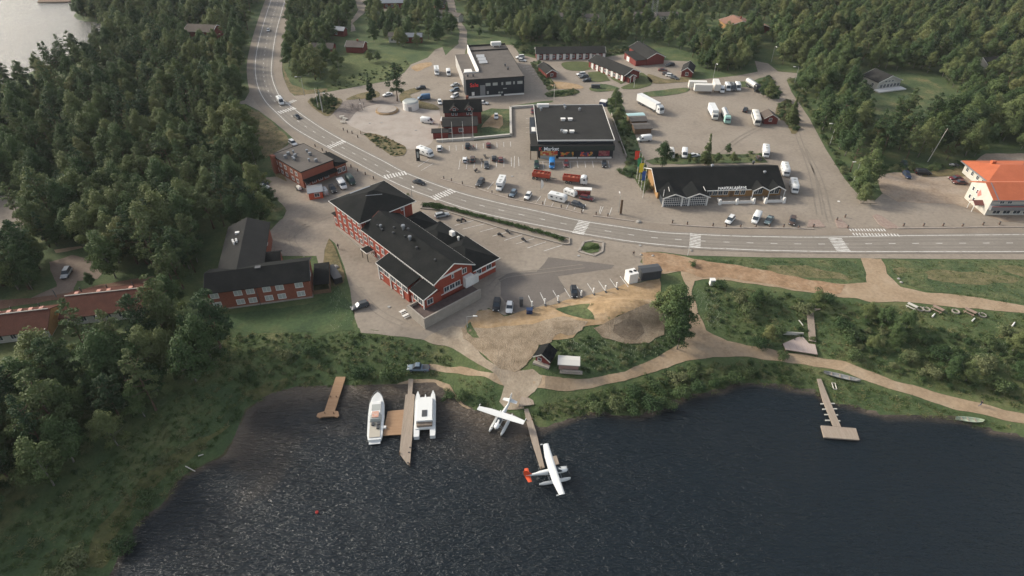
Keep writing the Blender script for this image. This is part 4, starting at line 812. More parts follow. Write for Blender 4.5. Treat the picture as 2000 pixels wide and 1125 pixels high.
b=cabin(C4(1455,458,900,0,4),C4(1608,442,900,0,4),C4(1490,340,900,0,4),3.6,2.2,'red barn like hall with steep dark roof and white edge boards behind the motel','barn','barn',axis='y',LW=(10.5,21))
b.part('garage_wall',MB().box(-5.5,.5,1,14,0,2.8),M_redd); b.part('garage_roof',lean(-5.5,.5,1,14,2.8,3.4,o=.3),M_felt2); b.part('white_door',MB().box(-5.6,-5.5,8,11,0,2.3).box(.3,.48,2,5,0,2.4),M_white)
cabin(C4(668,575,900,0,4),C4(758,565,900,0,4),C4(715,490,900,0,4),2.6,1.4,'small red cabin with grey roof beside the motel lawn','cabin','cabin',axis='y',LW=(6.0,12.5),wins=[('F',2.5,1,1.2,1.1)],rm=M_felt2)
cabin(C4(1718,555,900,0,4),C4(1765,560,900,0,4),C4(1790,480,900,0,4),2.8,1.8,'red cottage with white posts beside the street in front of the trees','cottage','cottage',axis='y',LW=(6,11),wins=[('F',2.5,.9,1.2,1.4)])
b=cabin(C4(1190,462,1300,0,2.857),C4(1325,446,1300,0,2.857),C4(1285,395,1300,0,2.857),3.6,2.4,'white house with grey hip like roof alone in a grassy clearing of the birch wood','house','house',axis='y',LW=(13.5,11),wm=M_cream,rm=M_felt2,wins=[('F',2+i*1.9,.8,1.3,1.6) for i in range(6)]+[('F',4+i*1.8,3.2,1.1,.8) for i in range(3)]+[('L',3,1,1.2,1.3),('L',7,1,1.2,1.3)])
b.part('terrace',MB().box(-1,14,-3,.5,0,.5),M_white)
cabin(C4(1800,360,1300,0,2.857),C4(1955,345,1300,0,2.857),C4(1935,310,1300,0,2.857),3.5,2,'house with dark grey roof almost hidden in the birch wood at the right','house','house',wm=M_cream)
b=cabin(C4(350,145,1300,0,2.857),C4(475,140,1300,0,2.857),C4(440,95,1300,0,2.857),3.6,2.2,'tan house with brown red tiled roof at the top right','house','house',wm=M_ochre,rm=mat('tan_tile',[(.19,.10,.065),(.24,.13,.088)],.6,.8,coord='obj'),axis='y',LW=(17,14),wins=[('F',4,.9,1.3,1.3),('F',9,.9,2,1.3)],chim=True)
cabin(C4(510,158,1300,0,2.857),C4(580,156,1300,0,2.857),C4(560,135,1300,0,2.857),2.6,1.5,'small red brown shed beside the tan house','shed','shed',rm=MATS['tan_tile'],axis='y',LW=(9,7))
cabin(C4(890,365,450,0,4),C4(1020,370,450,0,4),C4(1040,310,450,0,4),3.2,1.8,'red house with brown gable roof at the far edge of the bright meadow','house','house',axis='x',LW=(10,9),rm=M_bit,chim=True)
cabin(C4(590,385,450,0,4),C4(760,385,450,0,4),C4(755,350,450,0,4),3,1.8,'brown roofed house among trees left of the bright meadow','house','house',rm=mat('old_brown_roof',[(.055,.045,.04)]),LW=(14,9),trim=False)
cabin(C4(1440,290,0,0,4),C4(1680,300,0,0,4),C4(1670,225,0,0,4),4.6,2.2,'house with brown roof alone in the wood at the upper left','house','house',rm=mat('dull_brown_roof',[(.055,.042,.032),(.075,.058,.045)],.3),LW=(17,12),base=3.0)
FAR=[((740,17),(788,16),6,'metal roofed house','pale metal roofed house at the top of the photo',M_grey),((850,19),(872,18),5,'x','small grey roofed house among trees at the top',M_felt2),((852,38),(886,39),5,'x','long pale roofed shed right of the top lane',M_bit),((880,40),(896,44),4,'x','tiny brown shed at the top lane',M_bit),
((760,83),(788,84),4,'x','low pale roofed shed behind the bright meadow',M_bit),((790,84),(824,84),4,'x','white roofed shed left of the brown topped shop',M_grey),((1068,44),(1098,44),6,'x','tan roofed row house left of the far trees',M_bit),((1136,46),(1168,46),6,'x','second tan roofed row house among far trees',M_bit),((1238,43),(1280,44),8,'x','wide tan roofed hall below the lattice mast',M_bit),((1282,42),(1322,42),5,'x','low long shed right of the lattice mast',M_bit),((1248,15),(1260,15),5,'x','red house at the very top left of the mast',M_felt2),
((1366,76),(1382,76),4,'x','small metal roofed shed by the lane at top right',M_grey),((1390,100),(1404,100),4,'x','small dark shed in the trees at top right',M_felt2),((1508,62),(1534,64),3,'x','low pale roofed store behind the tan house',M_bit),((652,70),(672,72),4,'x','small grey roofed shed left of the red house',M_grey)]
for p1,p2,d,_,lab,rm in FAR:
    a=np.array(P(*p1)[:2]); c=np.array(P(*p2)[:2]); Lx=np.linalg.norm(c-a); bb=Bld('house',lab,'house',pos=a,ang=math.degrees(math.atan2(c[1]-a[1],c[0]-a[0])),LW=(Lx,d))
    q=(0,Lx,0,d); bb.part('wall',gable_wall(MB(),*q,0,3.4,1.3),M_cream if rm is M_bit else M_redd); bb.part('roof',gable_roof(*q,3.4,1.3,o=.5),rm)
    for i in range(int(Lx/3.5)): bb.window('F',1.8+i*3.4,1,1.2,1.2,q)
# sheds
def bshed(p1,p2,W_,ze,rise,lab,rm,wm,axis='x',name='shed',base=None,o=.35,wins=()):
    a=np.array(P(*p1)[:2]); c=np.array(P(*p2)[:2]); Lx=float(np.linalg.norm(c-a)); bb=Bld(name,lab,'shed',pos=a,ang=math.degrees(math.atan2(c[1]-a[1],c[0]-a[0])),LW=(Lx,W_))
    q=(0,Lx,0,W_); bb.part('wall',gable_wall(MB(),*q,-.5,ze,rise,axis),wm); bb.part('roof',gable_roof(*q,ze,rise,axis,o=o),rm); 
    for s_ in wins: bb.window(*s_,q)
    return bb
b=bshed((1491,243),(1517,243),5.4,2.6,1.6,'dark red hut with a white framed window in its gable beside the cream coach',mat('brown_hut_roof',[(.075,.058,.048),(.095,.075,.06)],.5),M_redd,'y',wins=[('F',2.4,1.4,1.0,1.2)])
b.part('roof_trim',gable_trim(0,b.L,0,5.4,2.6,1.6,'y',o=.35,ends=(1,0),eaves=(0,0)),M_cream)
M_broof=mat('grey_brown_roof',[(.075,.066,.06),(.10,.09,.082)],.5,.9,coord='obj')
bshed((1232,248),(1262,247),5,2.4,.5,'middle one of three low sheds, with grey brown roof, at the lorry park edge',M_broof,M_brown)
bshed((1239,263),(1271,262),5,2.4,.5,'front one of three low sheds, with grey brown roof, beside the white van',M_broof,M_brown)
bshed((1227,238),(1257,236),2.6,2.3,.2,'back one of three low sheds, with pale turquoise roof',flat('pale_turquoise',(.35,.50,.50),.6),M_brown)
b=bshed((1046,706),(1072,716),3.4,1.8,1.2,'small red boat shed with steep black roof above the path',M_felt,M_redd,'y',o=.5,wins=[('F',1.0,.6,.7,.8)]); b.part('roof_trim',gable_trim(0,b.L,0,3.4,1.8,1.2,'y',o=.5,ends=(1,0),eaves=(0,0)),M_cream); b.part('deck',MB().box(-.3,b.L+.3,-1,0,-.3,.25),M_conc)
b=bshed((1091,721),(1129,729),2.5,1.8,.2,'pinkish timber shed with pale sheet roof next to the red boat shed',flat('pale_sheet_roof',(.50,.48,.44),.6),mat('pink_boards',[(.27,.165,.135),(.34,.22,.185)],1,.85,coord='obj',stretch=(.5,.5,8)),o=.3); b.part('timber_pile',MB().box(.3,5.5,-1.2,-.2,0,.3).box(.8,5.0,-1.0,-.4,.3,.6),M_conc)
bshed((1170,207),(1182,209),3,1.9,.1,'blue container shed with white roof at the market retaining wall',M_white,flat('dark_blue_paint',(.03,.045,.10),.5),o=.08)
b=bshed((1253,549),(1290,544),3.2,2.6,.3,'long dark grey storage container shed at the right end of the charging bays',M_dgrey,mat('dark_slats',[(.035,.038,.042),(.055,.058,.062)],1.2,.7,coord='obj',stretch=(8,8,.3)),o=.15)
b=bshed((1228,556),(1245,552),2.6,3.0,.05,'white charging cabinet with two round fans on top beside the dark container',M_white,M_white,o=.03,name='power_cabinet')
for x in (.9,2.2): b.part('fan',MB().cyl((x,1.3,3.1),(x,1.3,3.35),.45,n=12),M_black)
bshed((605,391),(632,387),5,2.5,.4,'bright orange red kiosk with grey roof in front of the brown pub',M_grey,mat('orange_red_boards',[(.42,.075,.035),(.50,.10,.05)],1,.7,coord='obj'),o=.3,wins=[('F',2.6,.9,1.5,1.2),('L',2.4,1,.8,1.1)])
bshed((862,245),(870,246),2.5,2.2,.8,'small white roofed kiosk at the left wall of the dark red shop',M_white,M_brown)
bshed((655,557),(670,552),7,1.8,.1,'flat dark trailer box parked beside the triangular grass strip',flat('near_black_paint',(.02,.02,.022),.5),flat('near_black_paint',(.02,.02,.022),.5),o=.05)
# ================= VEHICLES =================
def paint(name,c,rough=.35): 
    return flat('paint_'+name,c,max(rough,.42),.4)
PW=paint('white',(.62,.62,.60)); PS=paint('silver',(.33,.34,.34),.3); PK=paint('black',(.014,.015,.017),.25); PG=paint('dark_grey',(.055,.057,.06),.3); PB=paint('dark_blue',(.018,.03,.065),.3); PBL=paint('bright_blue',(.02,.17,.42),.35); PLB=paint('mid_blue',(.045,.11,.20),.35)
PR=paint('dark_red',(.12,.018,.02),.3); PRB=paint('red_brown',(.13,.045,.035),.35); PGR=paint('dark_green',(.02,.045,.035),.35); PC=paint('cream',(.60,.575,.52),.4); PT=paint('grey_teal',(.16,.21,.21),.35); PBR=paint('dark_brown',(.07,.045,.035),.35); PO=paint('tipper_red',(.34,.05,.025),.5); PM=paint('mint',(.30,.48,.42),.4); PST=paint('steel_blue',(.12,.16,.20),.3)
M_tank=flat('tank_metal',(.52,.51,.48),.35,.5,.2); M_lamp=flat('lamp_glass',(.75,.75,.72),.2,.6); M_tail=flat('tail_lamp',(.35,.02,.02),.3)
VC={}
def wheel_mesh(r,w=.22):
    k=('wheel',r)
    if k not in VC: VC[k]=MB().cyl((0,-w/2,0),(0,w/2,0),r,n=12).mesh('wheel',M_black); VC[('rim',r)]=MB().cyl((0,-w/2-.01,0),(0,w/2+.01,0),r*.55,n=10).mesh('rim',M_grey)
    return VC[k],VC[('rim',r)]
def ring(x,w,zb,zt,ch=.12):
    return [(x,-w*.9,zb),(x,-w,zb+.18),(x,-w,zt-ch),(x,-w*.86,zt),(x,w*.86,zt),(x,w,zt-ch),(x,w,zb+.18),(x,w*.9,zb)]
def spec(kind):
    """returns list of (part name, mesh, material slot or None = paint), wheels [(x,y,r)]"""
    if ('spec',kind) in VC: return VC[('spec',kind)]
    P_=[];Wh=[]
    def add(n,mb,m=None,sm=False): P_.append((n,mb.mesh(n,m or PW,sm),m))
    def lamps(L,w,z):
        for s in (-1,1): add('headlight',MB().box(L/2-.08,L/2+.02,s*w*.72-.16,s*w*.72+.16,z-.08,z+.08),M_lamp)
        for s in (-1,1): add('taillight',MB().box(-L/2-.02,-L/2+.08,s*w*.8-.12,s*w*.8+.12,z+.02,z+.22),M_tail)
    if kind in ('hatch','sedan','estate','suv','pickup'):
        L,W_,Hh={'hatch':(4.2,1.78,1.48),'sedan':(4.6,1.82,1.45),'estate':(4.7,1.84,1.50),'suv':(4.7,1.92,1.75),'pickup':(5.3,1.9,1.78)}[kind]
        w=W_/2; zs=.98 if kind in('suv','pickup') else .88; zb=.30 if kind in('suv','pickup') else .22; zh=zs-.05
        rear={'hatch':(-L/2+.1),'estate':-L/2+.15,'suv':-L/2+.15,'sedan':-L/2+.75,'pickup':-L/2+2.0}[kind]; xf=L/2-1.25
        add('body',MB().loft([ring(-L/2,w*.86,zb+.12,zs-.22),ring(-L/2+.12,w,zb,zs-.03),ring(-L/2+.9,w,zb,zs),ring(L/2-1.3,w,zb,zs),ring(L/2-.5,w*.98,zb,zh-.08),ring(L/2-.08,w*.86,zb+.05,zh-.26),ring(L/2,w*.74,zb+.12,zh-.36)]),None,True)
        add('window',MB().fru(rear,xf,-w*.9,w*.9,zs-.03,rear+(.28 if kind!='sedan' else .55),xf-.85,-w*.72,w*.72,Hh-.05),M_glass)
        add('roof',MB().fru(rear+.22 if kind!='sedan' else rear+.5,xf-.78,-w*.74,w*.74,Hh-.07,rear+.32 if kind!='sedan' else rear+.6,xf-.9,-w*.66,w*.66,Hh),None)
        add('bumper',MB().box(L/2-.1,L/2+.05,-w*.7,w*.7,zb,zb+.16).box(-L/2-.05,-L/2+.1,-w*.75,w*.75,zb+.05,zb+.2),M_dgrey)
        if kind=='pickup': add('load_bed',MB().box(-L/2+.15,-L/2+1.6,-w*.8,w*.8,zs-.02,zs+.03),M_dgrey)
        if kind in('estate','suv'): add('roof_rail',MB().box(-L*.3,L*.08,-w*.7,-w*.66,Hh-.02,Hh+.05).box(-L*.3,L*.08,w*.66,w*.7,Hh-.02,Hh+.05),M_dgrey)
        lamps(L,w,zs-.28); Wh=[(L*.31,w-.1,.33),(-L*.30,w-.1,.33)]
    elif kind in('van','minibus','camper'):
        L,W_,Hh={'van':(5.6,2.0,2.35),'minibus':(5.2,1.95,2.05),'camper':(6.0,2.05,2.65)}[kind]; w=W_/2
        add('body',MB().loft([ring(-L/2,w*.96,.35,Hh-.06),ring(-L/2+.1,w,.32,Hh),ring(L/2-2.0,w,.32,Hh),ring(L/2-1.5,w*.98,.32,Hh-.25,.2),ring(L/2-.75,w*.97,.32,1.25),ring(L/2-.1,w*.9,.36,.95),ring(L/2,w*.8,.4,.8)]),None,True)
        add('windscreen',MB().add([(L/2-1.52,-w*.8,Hh-.28),(L/2-1.52,w*.8,Hh-.28),(L/2-.72,w*.84,1.30),(L/2-.72,-w*.84,1.30)],[(0,1,2,3)]).add([(L/2-1.50,-w*.8,Hh-.24),(L/2-1.50,w*.8,Hh-.24),(L/2-.68,w*.84,1.32),(L/2-.68,-w*.84,1.32)],[(3,2,1,0)]),M_glass)
        add('side_window',MB().box(L/2-2.2,L/2-1.35,-w-.01,w+.01,1.25,1.75),M_glass)
        if kind=='minibus': add('side_window',MB().box(-L/2+.3,L/2-2.4,-w-.01,w+.01,1.2,1.7),M_glass)
        if kind=='camper': add('side_window',MB().box(-.9,.3,-w-.01,w+.01,1.4,1.85).box(-2.5,-1.7,-w-.01,w+.01,1.4,1.85),M_glass); add('roof_hatch',MB().box(-1.8,-1.2,-.35,.35,Hh,Hh+.12).box(.1,.6,-.3,.3,Hh,Hh+.1),M_pale)
        lamps(L,w,.8); Wh=[(L*.31,w-.1,.35),(-L*.29,w-.1,.35)]
    elif kind in('motorhome','alcove'):
        L,w,Hh=7.0,1.13,2.95
        if kind=='alcove':
            add('body',MB().box(-L/2,L/2-1.9,-w,w,.45,Hh).fru(L/2-1.9,L/2-.75,-w,w,2.0,L/2-1.9,L/2-1.0,-w*.95,w*.95,Hh-.05),None); add('cab',MB().loft([ring(L/2-1.95,w*.88,.4,1.98),ring(L/2-1.1,w*.88,.4,1.3),ring(L/2-.1,w*.84,.42,1.05),ring(L/2,w*.7,.5,.9)]),None)
            add('windscreen',MB().fru(L/2-1.9,L/2-1.05,-w*.76,w*.76,1.32,L/2-1.9,L/2-1.45,-w*.74,w*.74,1.99),M_glass)
        else:
            add('body',MB().loft([ring(-L/2,w*.97,.5,Hh-.08),ring(-L/2+.12,w,.45,Hh),ring(L/2-1.5,w,.45,Hh),ring(L/2-.7,w*.97,.45,Hh-.35,.25),ring(L/2-.25,w*.93,.45,1.35),ring(L/2,w*.82,.5,1.05)]),None,True); add('windscreen',MB().fru(L/2-.62,L/2-.20,-w*.82,w*.82,1.42,L/2-.66,L/2-.62,-w*.8,w*.8,2.3),M_glass)
        add('side_window',MB().box(-2.6,-1.6,-w-.01,w+.01,1.5,2.0).box(-.6,.5,-w-.01,w+.01,1.5,2.0).box(L/2-1.7,L/2-1.0,-w-.01,w+.01,1.45,2.0) if kind!='alcove' else MB().box(-2.6,-1.6,-w-.01,w+.01,1.5,2.0).box(-.6,.5,-w-.01,w+.01,1.5,2.0),M_glass)
        add('roof_hatch',MB().box(-2.2,-1.6,-.35,.35,Hh,Hh+.14).box(-.2,.6,-.4,.4,Hh,Hh+.12).box(1.2,1.6,-.25,.25,Hh,Hh+.1),M_pale); add('stripe',MB().box(-L/2+.3,L/2-2,-w-.012,w+.012,1.0,1.08),M_dgrey)
        lamps(L,w,.85); Wh=[(L*.33,w-.14,.36),(-L*.25,w-.14,.36)]
    elif kind=='caravan':
        L,w,Hh=6.2,1.12,2.6; r=lambda x,z0,z1,k=1:[(x,-w*k,z0),(x,-w*k,z1-.15),(x,-w*.85*k,z1),(x,w*.85*k,z1),(x,w*k,z1-.15),(x,w*k,z0)]
        add('body',MB().loft([r(-L/2,.9,2.2,.97),r(-L/2+.25,.5,2.5),r(-L/2+.8,.45,Hh),r(L/2-.9,.45,Hh),r(L/2-.2,.5,2.35),r(L/2,.9,1.7,.95)]),None)
        add('side_window',MB().box(-2.1,-1.3,-w-.015,w+.015,1.3,1.85).box(-.2,.3,-w-.015,w+.015,1.4,1.8).box(1.2,2.1,-w-.015,w+.015,1.3,1.85),M_glass); add('roof_hatch',MB().box(-.5,.3,-.35,.35,Hh,Hh+.1),M_pale); add('drawbar',MB().bar((L/2-.1,-.5,.45),(L/2+1.2,0,.45),.08).bar((L/2-.1,.5,.45),(L/2+1.2,0,.45),.08),M_dgrey); Wh=[(-.2,w-.12,.33)]
    elif kind=='semi':
        add('trailer_box',MB().box(-8.2,5.0,-1.27,1.27,1.15,4.0),None); add('chassis',MB().box(-8,7.6,-.5,.5,.7,1.15).box(-3,1.5,-1.15,1.15,.45,1.05),M_dgrey)
        add('cab',MB().loft([ring(5.4,1.2,.6,3.4,.2),ring(6.2,1.22,.55,3.75,.3),ring(7.3,1.22,.55,3.2,.3),ring(7.75,1.2,.5,1.9,.1),ring(7.8,1.12,.5,1.7,.1)]),PW); add('windscreen',MB().fru(7.30,7.80,-1.02,1.02,1.85,7.25,7.42,-.98,.98,2.9),M_glass); add('side_window',MB().box(6.5,7.2,-1.235,1.235,1.95,2.7),M_glass)
        Wh=[(6.6,1.08,.5),(3.6,1.05,.5),(-4.2,1.05,.5),(-5.5,1.05,.5),(-6.8,1.05,.5)]
    elif kind=='tanker':
        add('tank',MB().cyl((-5.6,0,2.2),(2.2,0,2.2),1.22,n=18),M_tank); add('catwalk',MB().box(-5,1.6,-.3,.3,3.4,3.52),M_grey); add('chassis',MB().box(-5.6,4.8,-.5,.5,.7,1.2).box(-5,2,-1.1,1.1,1.0,1.2),M_dgrey)
        add('cab',MB().loft([ring(2.5,1.2,.6,2.9,.2),ring(3.2,1.22,.55,3.3,.3),ring(4.3,1.22,.55,2.95,.3),ring(4.8,1.2,.5,1.8,.1),ring(4.85,1.1,.5,1.6,.1)]),None); add('windscreen',MB().fru(4.32,4.86,-1.02,1.02,1.72,4.28,4.42,-.98,.98,2.65),M_glass); Wh=[(3.7,1.08,.5),(-2,1.05,.5),(-3.3,1.05,.5),(-4.5,1.05,.5)]
    elif kind=='lorry':
        add('cargo_box',MB().box(-5.0,3.6,-1.27,1.27,1.1,3.8),PW); add('chassis',MB().box(-5,4.6,-.5,.5,.6,1.1).box(-2,1.5,-1.1,1.1,.5,1.0),M_dgrey); add('cab',MB().loft([ring(3.7,1.15,.6,2.7,.2),ring(4.6,1.18,.55,2.7,.25),ring(5.1,1.15,.5,1.6,.1),ring(5.15,1.05,.5,1.4,.1)]),None); add('windscreen',MB().fru(4.6,5.16,-1,1,1.55,4.58,4.7,-.95,.95,2.45),M_glass); Wh=[(4.3,1.05,.48),(-2.6,1.02,.48),(-3.9,1.02,.48)]
    elif kind=='bus':
        L,w,Hh=10.5,1.25,3.2
        add('body',MB().loft([ring(-L/2,w*.96,.4,Hh-.1),ring(-L/2+.1,w,.35,Hh),ring(L/2-.5,w,.35,Hh),ring(L/2-.05,w*.94,.4,Hh-.35,.3),ring(L/2,w*.9,.45,1.3)]),None,True); add('side_window',MB().box(-L/2+.5,L/2-.9,-w-.012,w+.012,1.6,2.5),M_glass); add('windscreen',MB().fru(L/2-.2,L/2+.02,-w*.85,w*.85,1.4,L/2-.25,L/2-.04,-w*.82,w*.82,2.6),M_glass); add('roof_hatch',MB().box(-2.5,-1.7,-.4,.4,Hh,Hh+.15).box(1.6,2.4,-.4,.4,Hh,Hh+.15),M_pale); lamps(L,w,.8); Wh=[(L*.32,w-.12,.48),(-L*.25,w-.12,.48)]
    elif kind in('tipper','tipper_trailer'):
        x0,x1=(-4.2,1.6) if kind=='tipper' else (-3.0,3.2)
        add('tipper_body',MB().box(x0,x1,-1.25,-1.13,1.2,2.6).box(x0,x1,1.13,1.25,1.2,2.6).box(x0,x0+.12,-1.13,1.13,1.2,2.5).box(x1-.12,x1,-1.13,1.13,1.2,2.75).box(x0+.12,x1-.12,-1.13,1.13,1.2,1.35),None)
        for k in range(6): pass
        add('side_rib',MB().box(x0+.9,x0+1.0,-1.32,1.32,1.25,2.55).box(x0+2.4,x0+2.5,-1.32,1.32,1.25,2.55).box(x0+3.9,x0+4.0,-1.32,1.32,1.25,2.55).box(x0+5.0,x0+5.1,-1.32,1.32,1.25,2.55),None); add('load_cover',MB().box(x0+.14,x1-.14,-1.1,1.1,2.0,2.12),mat('tipper_load',[(.38,.13,.07),(.46,.19,.11)],1,.9,coord='obj'))
        add('chassis',MB().box(x0,x1+(2.6 if kind=='tipper' else 0),-.5,.5,.65,1.2),M_dgrey)
        if kind=='tipper': add('cab',MB().loft([ring(2.0,1.2,.6,2.8,.2),ring(3.0,1.22,.55,3.1,.3),ring(3.8,1.22,.55,2.85,.3),ring(4.2,1.2,.5,1.8,.1),ring(4.25,1.1,.5,1.6,.1)]),PW); add('windscreen',MB().fru(3.8,4.28,-1.02,1.02,1.72,3.75,3.9,-.98,.98,2.6),M_glass); add('side_window',MB().box(2.9,3.6,-1.235,1.235,1.85,2.5),M_glass); Wh=[(3.2,1.05,.5),(-1.4,1.02,.5),(-2.7,1.02,.5)]
        else: add('drawbar',MB().bar((3.1,-.4,.8),(5.6,0,.8),.12).bar((3.1,.4,.8),(5.6,0,.8),.12),M_dgrey); Wh=[(2.2,1.02,.5),(-1.3,1.02,.5),(-2.5,1.02,.5)]
    elif kind=='container':
        add('box_body',MB().box(-3.9,3.9,-1.25,1.25,1.1,3.9),None); add('corner_rib',MB().box(-3.95,-3.8,-1.3,1.3,1.05,3.95).box(3.8,3.95,-1.3,1.3,1.05,3.95),None); add('support_leg',MB().box(-3.4,-3.25,-1.1,-.95,0,1.1).box(3.25,3.4,-1.1,-.95,0,1.1).box(-3.4,-3.25,.95,1.1,0,1.1).box(3.25,3.4,.95,1.1,0,1.1),M_dgrey)
    elif kind=='trailer':
        add('flatbed',MB().box(-1.6,1.6,-.8,.8,.45,.6).box(-1.6,1.6,-.85,-.8,.6,1.0).box(-1.6,1.6,.8,.85,.6,1.0),M_dgrey); add('load',MB().fru(-1.3,1.3,-.6,.6,.6,-.8,.9,-.4,.4,1.4),None); add('drawbar',MB().bar((1.5,0,.5),(2.8,0,.5),.09),M_dgrey); Wh=[(0,.82,.3)]
    elif kind=='motorcycle':
        add('frame',MB().bar((-.5,0,.55),(.55,0,.75),.16).bar((.55,0,.95),(.72,0,.33),.09).box(-.2,.25,-.2,.2,.35,.7),M_dgrey); add('tank',MB().fru(-.05,.45,-.15,.15,.75,0,.4,-.1,.1,1.0),None); add('seat',MB().box(-.7,0,-.14,.14,.76,.86),M_black); add('handlebar',MB().bar((.5,-.38,1.08),(.5,.38,1.08),.05),M_grey); add('pannier',MB().box(-.8,-.4,-.45,-.22,.5,.85).box(-.8,-.4,.22,.45,.5,.85),M_dgrey); Wh=[(.72,0,.32),(-.68,0,.32)]
    elif kind=='quad':
        add('body',MB().fru(-.9,.9,-.35,.35,.5,-.5,.6,-.25,.25,.95),None); add('rack',MB().box(.4,.95,-.4,.4,.9,.96).box(-.95,-.4,-.4,.4,.9,.96),M_dgrey); add('handlebar',MB().bar((.35,-.4,1.15),(.35,.4,1.15),.05),M_dgrey); Wh=[(.65,.42,.3),(-.65,.42,.3)]
    VC[('spec',kind)]=(P_,Wh); return VC[('spec',kind)]
NAMES={'hatch':('parked_car','car'),'sedan':('parked_car','car'),'estate':('parked_car','car'),'suv':('parked_car','car'),'pickup':('pickup_truck','pickup'),'van':('parked_van','van'),'minibus':('parked_van','van'),'camper':('camper_van','camper van'),'motorhome':('motorhome','motorhome'),'alcove':('motorhome','motorhome'),'caravan':('caravan','caravan'),'semi':('articulated_lorry','lorry'),'tanker':('tank_lorry','lorry'),'lorry':('box_lorry','lorry'),'bus':('coach','coach'),'tipper':('tipper_lorry','lorry'),'tipper_trailer':('tipper_trailer','trailer'),'container':('box_container','container'),'trailer':('small_trailer','trailer'),'motorcycle':('motorcycle','motorcycle'),'quad':('quad_bike','quad bike')}
def vehicle(kind,c,d,pm,label,sc=1.0,zoff=.08):
    x,y=G(c[0],c[1],.75)
    z0=h1(x,y); 
    if z0<-.4: x,y,z0=P(c[0],c[1],.75)
    q=G(c[0]+d[0],c[1]+d[1],z0+.75); rz=math.atan2(q[1]-y,q[0]-x)
    nm,cat=NAMES[kind]; e=empty(nm,(x,y,z0+zoff),rz,label,cat); e.scale=(sc,sc,sc)
    zf=h1(x+math.cos(rz)*1.6,y+math.sin(rz)*1.6); zr=h1(x-math.cos(rz)*1.6,y-math.sin(rz)*1.6); e.rotation_euler=(0,-math.atan2(zf-zr,3.2),rz)
    P_,Wh=spec(kind)
    for n,me,m in P_:
        o=link(n,me,e)
        if m is None: o.material_slots[0].link='OBJECT'; o.material_slots[0].material=pm
    for wx,wy,r in Wh:
        for s in ((-1,1) if wy else (1,)):
            a,b_=wheel_mesh(r); o=link('wheel',a,e,(wx,s*wy,r)); link('rim',b_,o)
    KEEP.append(np.array([(x-3,y-3),(x+3,y-3),(x+3,y+3),(x-3,y+3)])) if len(KEEP)<400 and False else None
    return e
